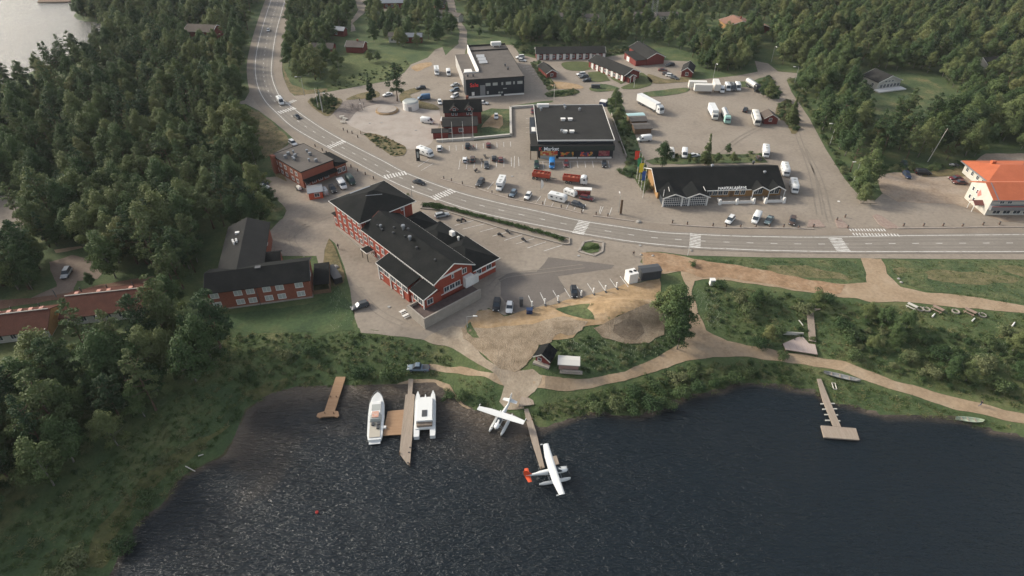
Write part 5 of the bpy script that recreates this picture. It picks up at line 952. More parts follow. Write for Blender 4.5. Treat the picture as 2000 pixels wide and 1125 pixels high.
V=[('camper',(548,199),(10,13),PW,'white camper van driving on the main road near the upper crossing'),
('sedan',(580,227),(8,6),PK,'black car driving down the main road below the upper crossing'),
('sedan',(524,58),(-2,10),PW,'white car far up the main road'),
('alcove',(853,141),(2,12),PW,'white motorhome with overcab parked left of the brown topped shop'),
('van',(876,143),(1.5,10),PW,'white van parked to the right of the overcab motorhome by the shop'),
('estate',(822,171),(-10,1),PK,'black estate car parked near the lone big pine'),
('van',(828,191),(-10,1),PLB,'blue van parked beside the round white tent'),
('sedan',(757,184),(-10,2),PW,'white car parked left of the lone big pine'),
('hatch',(859,199),(2,10),PW,'small white car parked left of the dark red shop'),
('sedan',(889,165),(-10,2),PS,'rearmost silver car of three left of the black shop front'),
('estate',(888,175),(-10,2.5),PST,'middle grey car of three left of the black shop front'),
('suv',(888,187),(-10,5),PW,'pale estate car with dark windows nearest the dark red shop'),
('sedan',(944,200),(10,1),PW,'white car below the black shop front'),
('van',(835,237),(10,1.5),PW,'white van on the plaza left of the dark red shop'),
('motorhome',(831,300),(10,4),PW,'long white motorhome parked by the black pylon sign'),
('suv',(858,289),(0,-10),PW,'white car at the left end of the row under the garden wall'),
('suv',(913,284),(0,-10),PK,'black car in the row under the garden wall'),
('hatch',(954,282),(0,-10),PR,'red car in the row under the garden wall'),
('hatch',(908,311),(0,-10),PW,'white car at the left end of the middle car park row'),
('suv',(923,310),(0,-10),PBR,'dark brown car next to the white one in the middle row'),
('hatch',(950,322),(0,10),PG,'dark car with pale roof in the lower middle row'),
('hatch',(965,308),(0,-10),PK,'black car right of the motorcycles in the middle row'),
('hatch',(978,310),(0,-10),PRB,'red brown car at the right end of the middle row'),
('suv',(938,356),(-8,9),PG,'dark suv with pale roof nearest the road by the overcab motorhome'),
('alcove',(978,362),(-5,11),PW,'white overcab motorhome in the row beside the main road'),
('hatch',(1002,377),(-6,9),PST,'steel blue car right of the overcab motorhome'),
('hatch',(1031,382),(-6,9),PW,'white car beside the main road right of the blue one'),
('caravan',(1089,388),(10,2.5),PW,'large white caravan beside the main road'),
('caravan',(1114,377),(10,4),PW,'shorter white caravan behind the large one','.75'),
('estate',(1129,399),(10,3),PG,'dark car in front of the large white caravan'),
('estate',(1146,386),(10,2),PR,'dark red car right of the two caravans'),
('suv',(1048,322),(0,10),PGR,'dark green suv at the left end of the food market front'),
('van',(1078,321),(0,10),PBL,'bright blue van parked at the food market front'),
('hatch',(1106,319),(0,10),PR,'dark red car parked at the food market front'),
('hatch',(1180,320),(0,10),PK,'black car parked at the right end of the market front'),
('tipper_trailer',(1057,346),(10,1.4),PO,'red tipper trailer standing left of the tipper lorry'),
('tipper',(1123,354),(10,1.2),PO,'red tipper lorry with white cab'),
('sedan',(818,355),(10,3),PK,'black car driving on the main road behind the hotel tower'),
('suv',(1016,111),(-10,1),PW,'white car at the edge of the bays behind the black shop'),
('hatch',(1020,117),(10,1),PW,'second white car at the edge of the bays behind the black shop'),
('estate',(1135,144),(-10,1),PW,'white car by the motel lawn, topmost of three'),
('estate',(1140,149),(-10,1),PG,'grey car by the motel lawn, middle of three'),
('hatch',(1146,156),(-10,.8),PK,'black car by the motel lawn, lowest of three'),
('estate',(1309,126),(-10,1.5),PK,'black car right of the red barn'),
('sedan',(1295,136),(10,1),PRB,'red brown car in the yard below the red barn'),
('estate',(1303,144),(10,2),PBR,'dark brown car, left of three near the red cottage'),
('estate',(1310,147),(10,2),PW,'white car, middle of three near the red cottage'),
('sedan',(1317,151),(10,3),PG,'dark grey car, right of three near the red cottage'),
('hatch',(1041,217),(0,10),PR,'dark red car behind the left rear corner of the market'),
('hatch',(969,227),(0,10),PW,'white car on the sandy patch of the shop garden'),
('semi',(1270,209),(46,25),PW,'long white articulated lorry crossing the lorry park'),
('van',(1258,272),(-10,1),PW,'white van beside the three low sheds'),
('container',(1361,172),(10,.4),PC,'left rear white box container on legs'),
('container',(1372,178),(10,.3),PC,'front white box container on legs'),
('container',(1398,173),(3.5,9),PC,'white box container standing end on beside the parked vans'),
('minibus',(1410,176),(2,9),PW,'small white van squeezed beside the box container'),
('camper',(1421,172),(4.5,10),PW,'white camper van, left of the row of three'),
('camper',(1431,172),(4,10),PG,'dark camper van, middle of the row of three'),
('camper',(1441,171),(4,10),PW,'white camper van, right of the row of three'),
('tanker',(1471,171),(9,6.5),PK,'tank lorry with pale tank and black cab near the trees'),
('lorry',(1392,223),(6,12),PC,'white box lorry standing beside the mint green tanker'),
('tanker',(1417,231),(4.5,11),PM,'tank lorry with mint green cab and white barrel'),
('suv',(1456,214),(4,-8),PK,'dark car behind the cream coach'),
('bus',(1476,234),(3,10),PC,'cream coach parked beside the dark red hut'),
('motorhome',(1495,299),(.8,10),PW,'white motorhome behind the right end of the restaurant'),
('trailer',(1482,308),(4,8),PBR,'small loaded trailer beside the motorhome behind the restaurant'),
('motorhome',(1533,335),(3,10),PW,'upper white motorhome at the right gable of the restaurant'),
('motorhome',(1550,367),(2.5,10),PW,'lower white motorhome at the right gable of the restaurant'),
('van',(1337,301),(0,10),PW,'white van behind the restaurant roof'),
('van',(1311,301),(2,10),PC,'cream van beside the round tree behind the restaurant'),
('estate',(1355,303),(10,-2),PW,'white car behind the restaurant roof'),
('suv',(1426,429),(-7,8),PW,'white suv in front of the restaurant terrace fence'),
('van',(1477,427),(-5,9),PW,'white van parked between suv and pickup before the restaurant'),
('pickup',(1502,429),(-6,9),PT,'grey green pickup in front of the restaurant'),
('suv',(1548,431),(-2,9),PBR,'dark brown suv at the right end before the restaurant'),
('suv',(1767,322),(5,10),PGR,'dark green suv at the edge of the birch wood'),
('estate',(1772,341),(6,8),PB,'dark blue car on the gravel yard'),
('minibus',(1803,337),(10,.5),PK,'dark van among weeds at the gravel yard edge'),
('sedan',(1867,347),(-10,.5),PR,'dark red car by the orange roofed building'),
('sedan',(1875,355),(-10,-.3),PRB,'red brown car with pale roof next to the dark red one'),
('quad',(1860,321),(10,1),PW,'left white quad bike behind the orange roofed building'),
('quad',(1869,322),(8,4),PG,'dark quad bike behind the orange roofed building'),
('suv',(572,279),(9,7),PW,'white car at the back of the brown pub by the road'),
('sedan',(511,357),(10,1),PB,'dark blue car in the shade of the trees left of the pub'),
('sedan',(513,364),(10,1),PW,'white car beside the dark blue one left of the pub'),
('trailer',(584,367),(8,8),PC,'small covered trailer left of the orange red kiosk'),
('camper',(633,374),(-6,-8),PS,'silver camper van right of the orange red kiosk','.8'),
('suv',(650,369),(5,8),PK,'black jeep like car in front of the pub'),
('minibus',(668,361),(7,10),PW,'white minibus in front of the pub','1.1'),
('van',(685,353),(8,9),PGR,'dark van with beige roof rightmost in front of the pub'),
('estate',(863,419),(10,-2),PS,'silver car at the left end of the hotel car park'),
('estate',(703,596),(-10,3.5),PG,'dark silver topped car on the drive left of the hotel'),
('suv',(970,595),(-1.5,10),PK,'black suv at the corner of the fresh asphalt'),
('hatch',(995,600),(-1,10),PW,'white car beside the black suv at the asphalt corner'),
('estate',(1121,569),(1,10),PK,'black car in the charging bays'),
('pickup',(817,718),(-10,0),PST,'silver grey pickup on the path above the boat piers'),
('suv',(129,533),(-4.5,8),PS,'silver suv on the brown drive at the left edge'),
('motorcycle',(897,430),(10,3),PK,'left motorcycle of the pair by the hedge'),
('motorcycle',(905,428),(10,3),PR,'right motorcycle of the pair by the hedge'),
('motorcycle',(977,457),(10,4),PK,'black motorcycle parked mid way along the hedge'),
('motorcycle',(992,451),(8,6),PG,'grey motorcycle parked mid way along the hedge'),
('motorcycle',(1023,467),(8,5),PK,'black motorcycle at the right end of the hotel bays'),
('motorcycle',(930,331),(6,-6),PR,'motorcycle in the lane below the middle car row'),
('motorcycle',(941,312),(2,8),PK,'left motorcycle standing in the middle car row'),
('motorcycle',(947,304),(2,8),PG,'right motorcycle standing in the middle car row'),
('hatch',(1072,62),(-10,1),PW,'white car among the houses at the top'),
('hatch',(1285,60),(6,-6),PW,'white car by the hall below the lattice mast'),
]
for v in V:
    sc=float(v[5]) if len(v)>5 else 1.0
    vehicle(v[0],v[1],v[2],v[3],v[4],sc)
# ================= BOATS, PLANES, PIERS, SMALL THINGS =================
M_plank=mat('grey_planks',[(.24,.19,.145),(.33,.27,.215)],.8,.85,.2,5,coord='obj',var=.15,stretch=(6,.6,1))
M_plank2=mat('orange_brown_planks',[(.26,.155,.085),(.35,.22,.13)],.8,.85,.2,5,coord='obj',var=.12,stretch=(.6,6,1))
M_gel=flat('white_hull',(.66,.66,.63),.3,.5); M_redp=flat('orange_red_paint',(.62,.09,.03),.4)
HAZE=.00006
def pierpoly(name,pts,z,th,m,label,posts=(),cat='pier',world=None):
    w=np.array([G(x,y,z) for x,y in pts]); c=w.mean(0); e=empty(name,(c[0],c[1],ZW),0,label,cat)
    MB().prism([tuple(p-c) for p in w],z-ZW-th,z-ZW).build('deck',m,e)
    for x,y in posts:
        q=G(x,y,z)-c; MB().cyl((q[0],q[1],-1.6),(q[0],q[1],z-ZW+.35),.12,n=7).build('post',M_brown,e)
    return e,c
def cx(x,y): return (560+x/4.69,690+y/4.69)
pierpoly('pier',[cx(450,215),cx(540,215),cx(440,525),cx(470,530),cx(480,570),cx(460,585),cx(430,575),cx(330,580),cx(300,590),cx(272,575),cx(285,548),cx(345,530)],-3.3,.3,M_plank2,'short orange brown timber pier with a cross end, leftmost on the near shore',[cx(350,550),cx(430,550),cx(400,400),cx(455,400)])
e,c=pierpoly('pier',[cx(1115,235),cx(1160,235),cx(1148,370),cx(1172,378),cx(1150,740),cx(1128,1022),cx(1105,1012),cx(1032,915),cx(1048,745),cx(1088,380),cx(1108,372)],-3.35,.3,M_plank,'long grey timber pier with a pointed end between the two white boats',[cx(1125,1015),cx(1035,915)])
for x,y in ((1130,860),(1118,905),(1110,1000)):
    q=G(*cx(x,y),-3.2)-c; MB().box(q[0]-.15,q[0]+.15,q[1]-.08,q[1]+.08,.65,.85).build('mooring_cleat',M_dgrey,e)
e,c=pierpoly('pier_platform',[cx(925,530),cx(1074,515),cx(1052,742),cx(878,752)],-3.45,.25,M_plank2,'square orange brown platform between the motor cruiser and the long pier')
q=G(*cx(898,680),-3.3)-c; MB().box(q[0]-.3,q[0]+.3,q[1]-.3,q[1]+.3,.5,1.0).build('white_box',M_white,e)
def ca(x,y): return (880+x/4.327,740+y/4.327)
pierpoly('pier',[ca(622,255),ca(655,250),ca(690,345),ca(722,440),ca(795,745),ca(760,755),ca(690,540),ca(638,345)],-3.4,.3,M_plank,'long grey timber pier with the seaplanes moored on both sides',[ca(640,350),ca(690,345),ca(765,750)])
pierpoly('pier_float',[ca(858,655),ca(895,648),ca(918,715),ca(878,725)],-3.5,.25,M_plank,'small square float under the wing of the orange tailed seaplane')
p=P(1027,785); e=empty('landing_board',(p[0],p[1],p[2]+.1),R(20),'tan board landing at the shore end of the seaplane pier','landing'); MB().prism([(-2,-.9),(1.4,-1.6),(1.8,1.2),(-.6,1.6)],0,.25).build('deck',M_plank,e)
def cr(x,y): return (1300+x/2.857,480+y/2.857)
e,c=pierpoly('pier',[cr(845,742),cr(868,742),cr(915,860),cr(980,1012),cr(935,1006),cr(876,860)],-3.4,.25,M_plank,'narrow timber pier with side brackets leading to the square float at right')
for x,y in ((878,880),(932,878),(900,940),(950,942),(905,972),(962,975),(888,910),(945,908)):
    q=G(*cr(x,y),-3.4)-c; MB().box(q[0]-.5,q[0]+.5,q[1]-.12,q[1]+.12,.35,.55).build('bracket',M_cream,e)
pierpoly('pier_float',[cr(866,1002),cr(1062,1018),cr(1082,1083),cr(884,1068)],-3.45,.35,M_plank,'large pale square float at the end of the right hand pier')
p=P(120,4); pierpoly('pier',[(72,4),(78,-3),(148,-4),(148,0),(132,3)],-3.3,.4,M_brown,'brown jetty at the far lake in the upper left corner')
# viewing deck, boardwalk, landing
def flatdeck(name,pts,h,m,label,cat):
    w0_=W2(pts); z=float(np.mean([h1(*q) for q in w0_]))+.1; w=np.array([G(px_,py_,z+h) for px_,py_ in pts]); c=w.mean(0); e=empty(name,(c[0],c[1],z),0,label,cat); MB().prism([tuple(q-c) for q in w],h-.2,h).build('deck',m,e)
    for q in w: q=q-c; MB().box(q[0]-.08,q[0]+.08,q[1]-.08,q[1]+.08,-1.2,h-.2).build('post',M_brown,e)
    return e,c,z
flatdeck('viewing_deck',[cr(655,545),cr(760,500),cr(800,545),cr(835,550),cr(848,605),cr(670,578)],.35,mat('pale_pink_planks',[(.36,.28,.24),(.42,.34,.30)],.8,.85,coord='obj',var=.1,stretch=(6,.6,1)),'pale timber viewing deck beside the dirt path','deck')
flatdeck('deck_landing',[cr(748,345),cr(770,343),cr(868,352),cr(820,366),cr(785,364)],.2,M_plank,'small timber landing at the top of the boardwalk stairs','deck')
a=np.array(P(*cr(803,366))); d_=np.array(P(*cr(818,540))); e=empty('boardwalk_stairs',tuple(a),0,'narrow timber boardwalk stairs running down to the viewing deck','stairs')
n=26
for i in range(n):
    t=(i+.5)/n; q=a+(d_-a)*t; z=q[2]+.35; dd=(d_-a)[:2]/np.linalg.norm((d_-a)[:2]); nn=np.array([-dd[1],dd[0]])*.85; r_=q[:2]-a[:2]; MB().bar((r_[0]-nn[0],r_[1]-nn[1],z-a[2]),(r_[0]+nn[0],r_[1]+nn[1],z-a[2]),.42,.06).build('tread',M_plank,e)
MB().bar((0,0,.15),tuple(d_-a+np.array([0,0,.15])),.12).build('stringer',M_brown,e)
p0,p1=P(*cr(650,495)),P(*cr(765,502)); e=empty('timber_wall',p0,0,'low pale timber wall behind the viewing deck','wall'); MB().bar((0,0,.5),(p1[0]-p0[0],p1[1]-p0[1],.5+p1[2]-p0[2]),.15,1.0).build('board',M_cream,e); MB().bar((0,0,0),(0,0,1.2),.2).build('post',M_brown,e)
# motor cruiser
def at(px,py,z): q=G(px,py,z); return float(q[0]),float(q[1])
def facing(p,q,z): a=G(*p,z); b_=G(*q,z); return float((a[0]+b_[0])/2),float((a[1]+b_[1])/2),math.atan2(b_[1]-a[1],b_[0]-a[0]),float(np.linalg.norm(b_-a))
x,y,rz,L=facing(cx(803,790),cx(835,368),-3.0)
e=empty('motor_cruiser',(x,y,ZW),rz,'white motor cruiser with small cabin moored left of the orange brown platform','motor boat'); h_=L/2
prof=[(-h_,1.35,.95),(-h_+1.2,1.6,1.0),(0,1.75,1.1),(h_*.5,1.6,1.2),(h_*.78,1.15,1.32),(h_*.93,.55,1.4),(h_,.06,1.45)]
hr=[[(X,-w*.55,-.3),(X,-w,.35),(X,-w,z),(X,-w*.9,z+.04),(X,w*.9,z+.04),(X,w,z),(X,w,.35),(X,w*.55,-.3)] for X,w,z in prof]
MB().loft(hr).build('hull',M_gel,e,smooth=False); MB().box(-h_+.5,-.6,-1.15,1.15,1.1,1.16).build('aft_deck',mat('pale_teak',[(.42,.38,.31)]),e)
MB().fru(-.4,h_*.62,-1.2,1.2,1.15,.1,h_*.5,-.95,.95,1.75).build('cabin',M_gel,e); MB().box(.9,2.6,-.98,.98,1.76,1.80).build('foredeck_hatch',M_pale,e)
MB().fru(-1.9,.0,-1.25,1.25,1.15,-1.7,-.5,-1.0,1.0,1.95).build('windscreen',M_pale,e); MB().box(-1.4,.3,-.7,.75,1.97,2.12).build('orange_cover',mat('faded_orange',[(.55,.22,.13),(.5,.42,.36)],2,.7,coord='obj'),e)
for X,Y in ((-2.6,-.7),(-2.6,.5),(-3.6,-.6)): MB().box(X-.35,X+.35,Y-.3,Y+.3,1.15,1.5).build('seat',M_dgrey,e)
MB().box(-h_-.7,-h_,-1.2,1.2,.3,.45).build('swim_platform',M_gel,e)
mb=MB(); pts_=[(X,w*.95,z+.55) for X,w,z in prof[2:]]; 
for a_,b_ in zip(pts_,pts_[1:]): mb.bar(a_,b_,.05).bar((a_[0],-a_[1],a_[2]),(b_[0],-b_[1],b_[2]),.05)
for a_ in pts_: mb.bar(a_,(a_[0],a_[1],a_[2]-.55),.04).bar((a_[0],-a_[1],a_[2]),(a_[0],-a_[1],a_[2]-.55),.04)
mb.build('bow_rail',M_grey,e)
# catamaran
x,y,rz,L=facing(cx(1260,750),cx(1272,350),-2.7)
e=empty('catamaran',(x,y,ZW),rz,'wide white catamaran moored right of the long pier','catamaran'); h_=L/2; W_=2.25
for s in (-1,1):
    r_=[]
    for X,w,z in ((-h_,.55,1.0),(-h_+2,.6,1.15),(h_-3,.6,1.3),(h_-1.2,.45,1.4),(h_,.05,1.55)): r_.append([(X,s*(W_-.55)-w,-.3),(X,s*(W_-.55)-w,z),(X,s*(W_-.55)+w,z),(X,s*(W_-.55)+w,-.3)])
    MB().loft(r_).build('hull',M_gel,e)
MB().loft([[(h_-3.2,-.45,1.0),(h_-3.2,.45,1.0),(h_-3.2,.45,1.32),(h_-3.2,-.45,1.32)],[(h_-.9,-.04,1.2),(h_-.9,.04,1.2),(h_-.9,.04,1.38),(h_-.9,-.04,1.38)]]).build('centre_bow',M_gel,e)
MB().box(-h_+1.8,h_-1.7,-W_+.3,W_-.3,.9,1.32).build('bridge_deck',M_gel,e); MB().fru(-h_+3.2,h_-2.4,-W_+.35,W_-.35,1.3,-h_+3.3,h_-3.2,-W_+.6,W_-.6,2.35).build('cabin',M_gel,e)
MB().box(-h_+4.2,-h_+6.0,-.55,.55,2.36,2.44).build('solar_panel',M_dgrey,e); MB().box(-h_+2.2,-h_+3.4,-W_+.6,W_-.6,1.32,1.9).build('cockpit_seats',mat('tan_canvas',[(.16,.12,.09),(.26,.21,.16)],2,.8,coord='obj'),e); MB().box(-h_+3.0,-h_+3.3,-W_+.5,W_-.5,2.0,2.5).build('targa_bar',M_gel,e)
for X,Y in ((h_-3.8,-.3),(h_-3.4,1.1),(h_-3.4,-1.2)): MB().box(X-.25,X+.25,Y-.22,Y+.22,1.33,2.05 if X<h_-3.5 else 1.45).build('hatch',M_dgrey,e)
mb=MB()
for s in (-1,1): mb.bar((-h_+2,s*W_*.98,1.95),(h_-1.4,s*(W_-.3),2.1),.05)
mb.build('guard_rail',M_grey,e)
# rowing boats on shore
def rowboat(p,q,label,m,z=None):
    a=np.array(P(*p)); b_=np.array(P(*q)); c_=(a+b_)/2; L=float(np.linalg.norm((b_-a)[:2])); rz=math.atan2(b_[1]-a[1],b_[0]-a[0]); h_=L/2
    e=empty('rowing_boat',(c_[0],c_[1],h1(c_[0],c_[1])+.1),rz,label,'rowing boat'); r_=[]
    for t,w,zz in ((-1,.08,.75),(-.75,.5,.55),(-.3,.72,.48),(.3,.72,.48),(.75,.5,.55),(1,.08,.8)): r_.append([(t*h_,-w,zz),(t*h_*.95,-w*.6,.05),(t*h_*.95,w*.6,.05),(t*h_,w,zz),(t*h_,w*.88,zz),(t*h_*.93,w*.5,.14),(t*h_*.93,-w*.5,.14),(t*h_,-w*.88,zz)])
    MB().loft(r_).build('hull',m,e)
    for t in (-.55,-.1,.4): MB().box(t*h_-.12,t*h_+.12,-.6,.6,.36,.42).build('bench',M_plank,e)
rowboat(cr(875,715),cr(1085,762),'long grey rowing boat lying on the grass by the dirt path',mat('grey_boat',[(.20,.20,.19),(.30,.295,.28)],1.5,.7,coord='obj')); rowboat(cr(1610,972),cr(1772,985),'thin pale green edged boat lying in the reeds at right',flat('pale_green_boat',(.33,.38,.28),.6))
p=P(*cr(940,785)); e=empty('sledge_frame',p,R(80),'small white frame lying in the grass near the rowing boat','frame'); MB().box(-1,1,-.4,-.3,0,.3).box(-1,1,.3,.4,0,.3).box(-1,-.9,-.3,.3,0,.2).box(.9,1,-.3,.3,0,.2).build('runner',M_cream,e)
p=G(619,1001,ZW); e=empty('buoy',(p[0],p[1],ZW),0,'small red buoy floating on the dark lake','buoy'); MB().cyl((0,0,-.2),(0,0,.22),.32,.28,12).cyl((0,0,.22),(0,0,.55),.16,.05,10).build('float',flat('buoy_red',(.42,.03,.02),.5),e); MB().cyl((0,0,.75),(0,0,1.0),.03,n=6).build('pole',M_dgrey,e)
# seaplanes
def seaplane(wl,wr,nose_hint,label,tail_m,zw=-1.35,L=8.6):
    a=G(*wl,zw); b_=G(*wr,zw); c_=(a+b_)/2; u=(b_-a)/np.linalg.norm(b_-a); span=float(np.linalg.norm(b_-a)); n=np.array([-u[1],u[0]])
    nh=G(*nose_hint,zw)-c_
    if n@nh<0: n=-n
    rz=math.atan2(n[1],n[0]); e=empty('seaplane',(c_[0],c_[1],ZW),rz,label,'seaplane'); h_=span/2; zc=zw-ZW
    def el(x,w,z0,z1,k=10): return [(x,w*math.cos(t*2*math.pi/k),(z0+z1)/2+(z1-z0)/2*math.sin(t*2*math.pi/k)) for t in range(k)]
    MB().loft([el(-5.6,.10,zc-.75,zc-.45),el(-3.5,.28,zc-.95,zc-.35),el(-1.5,.5,zc-1.3,zc-.1),el(0,.62,zc-1.45,zc+.02),el(1.1,.60,zc-1.45,zc-.12),el(1.7,.58,zc-1.4,zc-.55),el(2.7,.52,zc-1.35,zc-.6),el(2.95,.3,zc-1.2,zc-.75)]).build('fuselage',M_gel,e,smooth=True)
    MB().fru(.4,1.75,-.56,.56,zc-.62,.4,1.0,-.42,.42,zc-.08).build('windscreen',M_glass,e); MB().box(-1.1,.35,-.615,.615,zc-.68,zc-.3).build('side_window',M_glass,e)
    r_=[]
    for Y,ch,dz in ((-h_,1.15,.16),(-h_*.5,1.6,.05),(0,1.65,0),(h_*.5,1.6,.05),(h_,1.15,.16)):
        x0=.65; z=zc+dz; r_.append([(x0,Y,z),(x0-.25,Y,z+.13),(x0-ch*.5,Y,z+.12),(x0-ch,Y,z),(x0-ch*.5,Y,z-.05)])
    MB().loft(r_).build('wing',M_gel,e)
    for s in (-1,1):
        MB().box(-1.05,-.6,s*h_-.06,s*h_+.06,zc+.08,zc+.32).build('wing_tip',M_gel,e)
        MB().bar((.2,s*.55,zc-1.2),(.0,s*h_*.42,zc-.02),.1).build('wing_strut',M_gel,e)
        fx=[(-3.1,.12,.5),(-2.2,.3,.62),(0,.36,.68),(2.2,.34,.7),(3.0,.2,.72),(3.3,.05,.75)]
        MB().loft([[(X,s*1.35-w,.28),(X,s*1.35,-.25 if abs(X)<2.5 else .1),(X,s*1.35+w,.28),(X,s*1.35+w*.7,z),(X,s*1.35-w*.7,z)] for X,w,z in fx]).build('float',M_gel,e)
        MB().bar((1.4,s*.4,zc-1.35),(1.6,s*1.3,.6),.08).bar((-.8,s*.4,zc-1.35),(-1.0,s*1.3,.6),.08).build('float_strut',M_grey,e)
        r_=[]
        for Y,ch in ((0,1.1),(1.65,.75)): r_.append([(-4.7,s*Y,zc-.55),(-4.7-ch*.4,s*Y,zc-.49),(-4.7-ch,s*Y,zc-.55)])
        MB().loft(r_).build('tailplane',tail_m,e)
    MB().loft([[(-4.2,0.07,zc-.5),(-4.2,-.07,zc-.5),(-5.9,-.05,zc-.5),(-5.9,.05,zc-.5)],[(-5.4,.05,zc+1.0),(-5.4,-.05,zc+1.0),(-6.1,-.04,zc+1.0),(-6.1,.04,zc+1.0)]]).build('tail_fin',tail_m,e)
    MB().cyl((2.95,0,zc-.98),(3.2,0,zc-.98),.14,.05,8).build('spinner',M_grey,e); MB().box(3.05,3.1,-1.05,1.05,zc-1.05,zc-.9).build('propeller',M_dgrey,e)
    MB().bar((1.6,-1.3,.62),(1.6,1.3,.62),.07).bar((-1.0,-1.3,.62),(-1.0,1.3,.62),.07).build('spreader_bar',M_grey,e)
    return e
seaplane((934,797),(1024,826),(974,850),'all white seaplane pulled up at the shore left of the pier',M_gel); seaplane((1065,868),(1097,967),(1104,917),'white seaplane with orange red tail moored right of the pier',M_redp)
# ---------- street furniture ----------
def pole(mb,h,r0=.09,r1=.05): return mb.cyl((0,0,0),(0,0,h),r0,r1,8)
def lamp(px,py,h,ang,label,white=True):
    x,y,z=P(px,py); e=empty('street_lamp',(x,y,z+.05),R(ang),label,'street lamp'); m=mat('galvanised_pole',[(.30,.30,.28)],1,.6); pole(MB(),h,.11,.07).build('pole',m,e); MB().bar((0,0,h),(1.8,0,h+.25),.09).build('arm',m,e); MB().fru(1.5,2.6,-.18,.18,h+.15,1.6,2.5,-.12,.12,h+.35).build('lamp_head',M_white,e)
for a in [(595,187,8.5,200,'street lamp at the verge left of the bright meadow'),(631,218,8,-20,'street lamp by the dark pines near the upper crossing'),(1392,157,8,-90,'street lamp behind the white box containers'),(1620,284,8.5,180,'street lamp on the wooded side of the side road, upper one'),(1664,362,8.5,180,'street lamp on the wooded side of the side road, lower one'),(1506,122,8,-90,'street lamp at the far road fork'),(1551,165,8,180,'street lamp just below the far road fork'),(913,640,3.5,0,'short white lamp on the small green patch right of the hotel terrace'),(1208,416,6,90,'thin lamp post by the brown sign'),(805,388,5,-60,'thin lamp post at the planting bed by the hotel tower')]: lamp(*a)
def bigpole(px,py,h,label,lean_=0,r=.12,m=None):
    x,y,z=P(px,py); e=empty('utility_pole',(x,y,z),0,label,'pole'); e.rotation_euler=(0,R(lean_),0); MB().cyl((0,0,0),(0,0,h),r*1.2,r*.7,8).build('pole',m or M_cream,e); MB().bar((-.7,0,h-.5),(.7,0,h-.5),.12).build('crossarm',M_brown,e)
bigpole(1812,316,13,'tall pale leaning pole among trees left of the orange roofed building',8); bigpole(1082,195,7,'pale thin pole by the hedge near the market')
def banner(px,py,h,cols,label,ang=0,flag=True):
    x,y,z=P(px,py); e=empty('flagpole',(x,y,z+.05),R(ang),label,'flagpole'); MB().cyl((0,0,0),(0,0,h),.085,.05,8).build('pole',M_white,e); MB().cyl((0,0,h),(0,0,h+.12),.09,n=8).build('finial',M_grey,e)
    if cols:
        for nm,m,z0,z1,x0,x1 in cols:
            vs=[];n=9
            for i in range(n):
                t=i/(n-1)
                for q in (0,1): vs.append((x0+(x1-x0)*q+.08*math.sin(t*7+q),.14*math.sin(t*9+q*2),z0+(z1-z0)*t))
            f=[(2*i,2*i+1,2*i+3,2*i+2) for i in range(n-1)]
            MB().add(vs,f).build(nm,m,e)
fr=flat('flag_red',(.62,.05,.025),.7); fg=flat('flag_green',(.03,.22,.10),.7); fy=flat('flag_yellow',(.66,.50,.03),.7); fb=flat('flag_blue',(.02,.07,.25),.7)
banner(1243,350,11,[('flag',fr,7.4,10.6,-1.6,-.08)],'flagpole flying a hanging red flag, leftmost of four'); banner(1247,360,11,[('flag',fg,6.6,9.8,-1.3,-.08)],'flagpole flying a hanging green flag, second of four'); banner(1251,373,11.5,[('flag',fy,6.8,10.2,-1.4,-.08)],'flagpole flying a hanging yellow flag, third of four'); banner(1255,387,12,[('flag',fb,6.5,9.8,-1.2,-.08)],'flagpole flying a hanging dark blue flag, rightmost of four')
for px,py,h,l in ((864,279,7.5,'bare white flagpole, leftmost of four at the garden wall'),(884,277,8,'bare white flagpole, second of four at the garden wall'),(905,276,8,'bare white flagpole, third of four at the garden wall'),(924,274,12,'bare white flagpole, rightmost and tallest of four at the garden wall'),(622,213,9,'left white flagpole in the clump of dark pines'),(630,220,9.5,'right white flagpole in the clump of dark pines'),(1343,499,6,'thin white pole beside the red soil track'),(1238,172,6,'white flagpole on the motel lawn')): banner(px,py,h,None,l)
x,y,z=P(817,314); e=empty('pylon_sign',(x,y,z+.05),R(10),'tall black pylon sign beside the long white motorhome','sign'); MB().box(-.7,.7,-.15,.15,0,4.6).build('panel',M_black,e); MB().box(-.35,.35,-.17,-.15,1.2,3.6).build('pale_mark',M_pale,e)
x,y,z=P(1212,419); e=empty('pylon_sign',(x,y,z+.05),0,'narrow dark brown pylon by the main road','sign'); MB().box(-.35,.35,-.12,.12,0,5.2).build('panel',M_brown,e); MB().box(-.45,.45,-.2,.2,0,.3).build('foot',M_conc,e)
x,y,z=P(1056,373); e=empty('beach_flag',(x,y,z+.05),0,'white oval advertising flag in the car park','banner'); MB().cyl((0,0,0),(0,0,4.2),.04,n=6).build('pole',M_grey,e); MB().add([(0,0,.8),(.7,0,1.2),(.95,.05,2.4),(.8,.05,3.6),(.25,0,4.25),(0,0,4.1)],[(0,1,2,3,4,5)]).build('flag',M_white,e)
# canopy over trolleys
x,y,z=P(1137,383); e=empty('trolley_shelter',(x,y,z+.05),R(-6),'white roofed open shelter beside the tipper lorry','shelter'); MB().box(-3,3,-.9,.9,2.6,2.85).build('roof',M_white,e)
for X in (-2.6,-.9,.9,2.6): MB().box(X-.08,X+.08,-.7,-.55,0,2.6).build('post',M_brown,e)
MB().box(-2.6,2.6,.5,.6,.1,1.6).build('back_panel',mat('red_panel',[(.3,.06,.05)]),e)
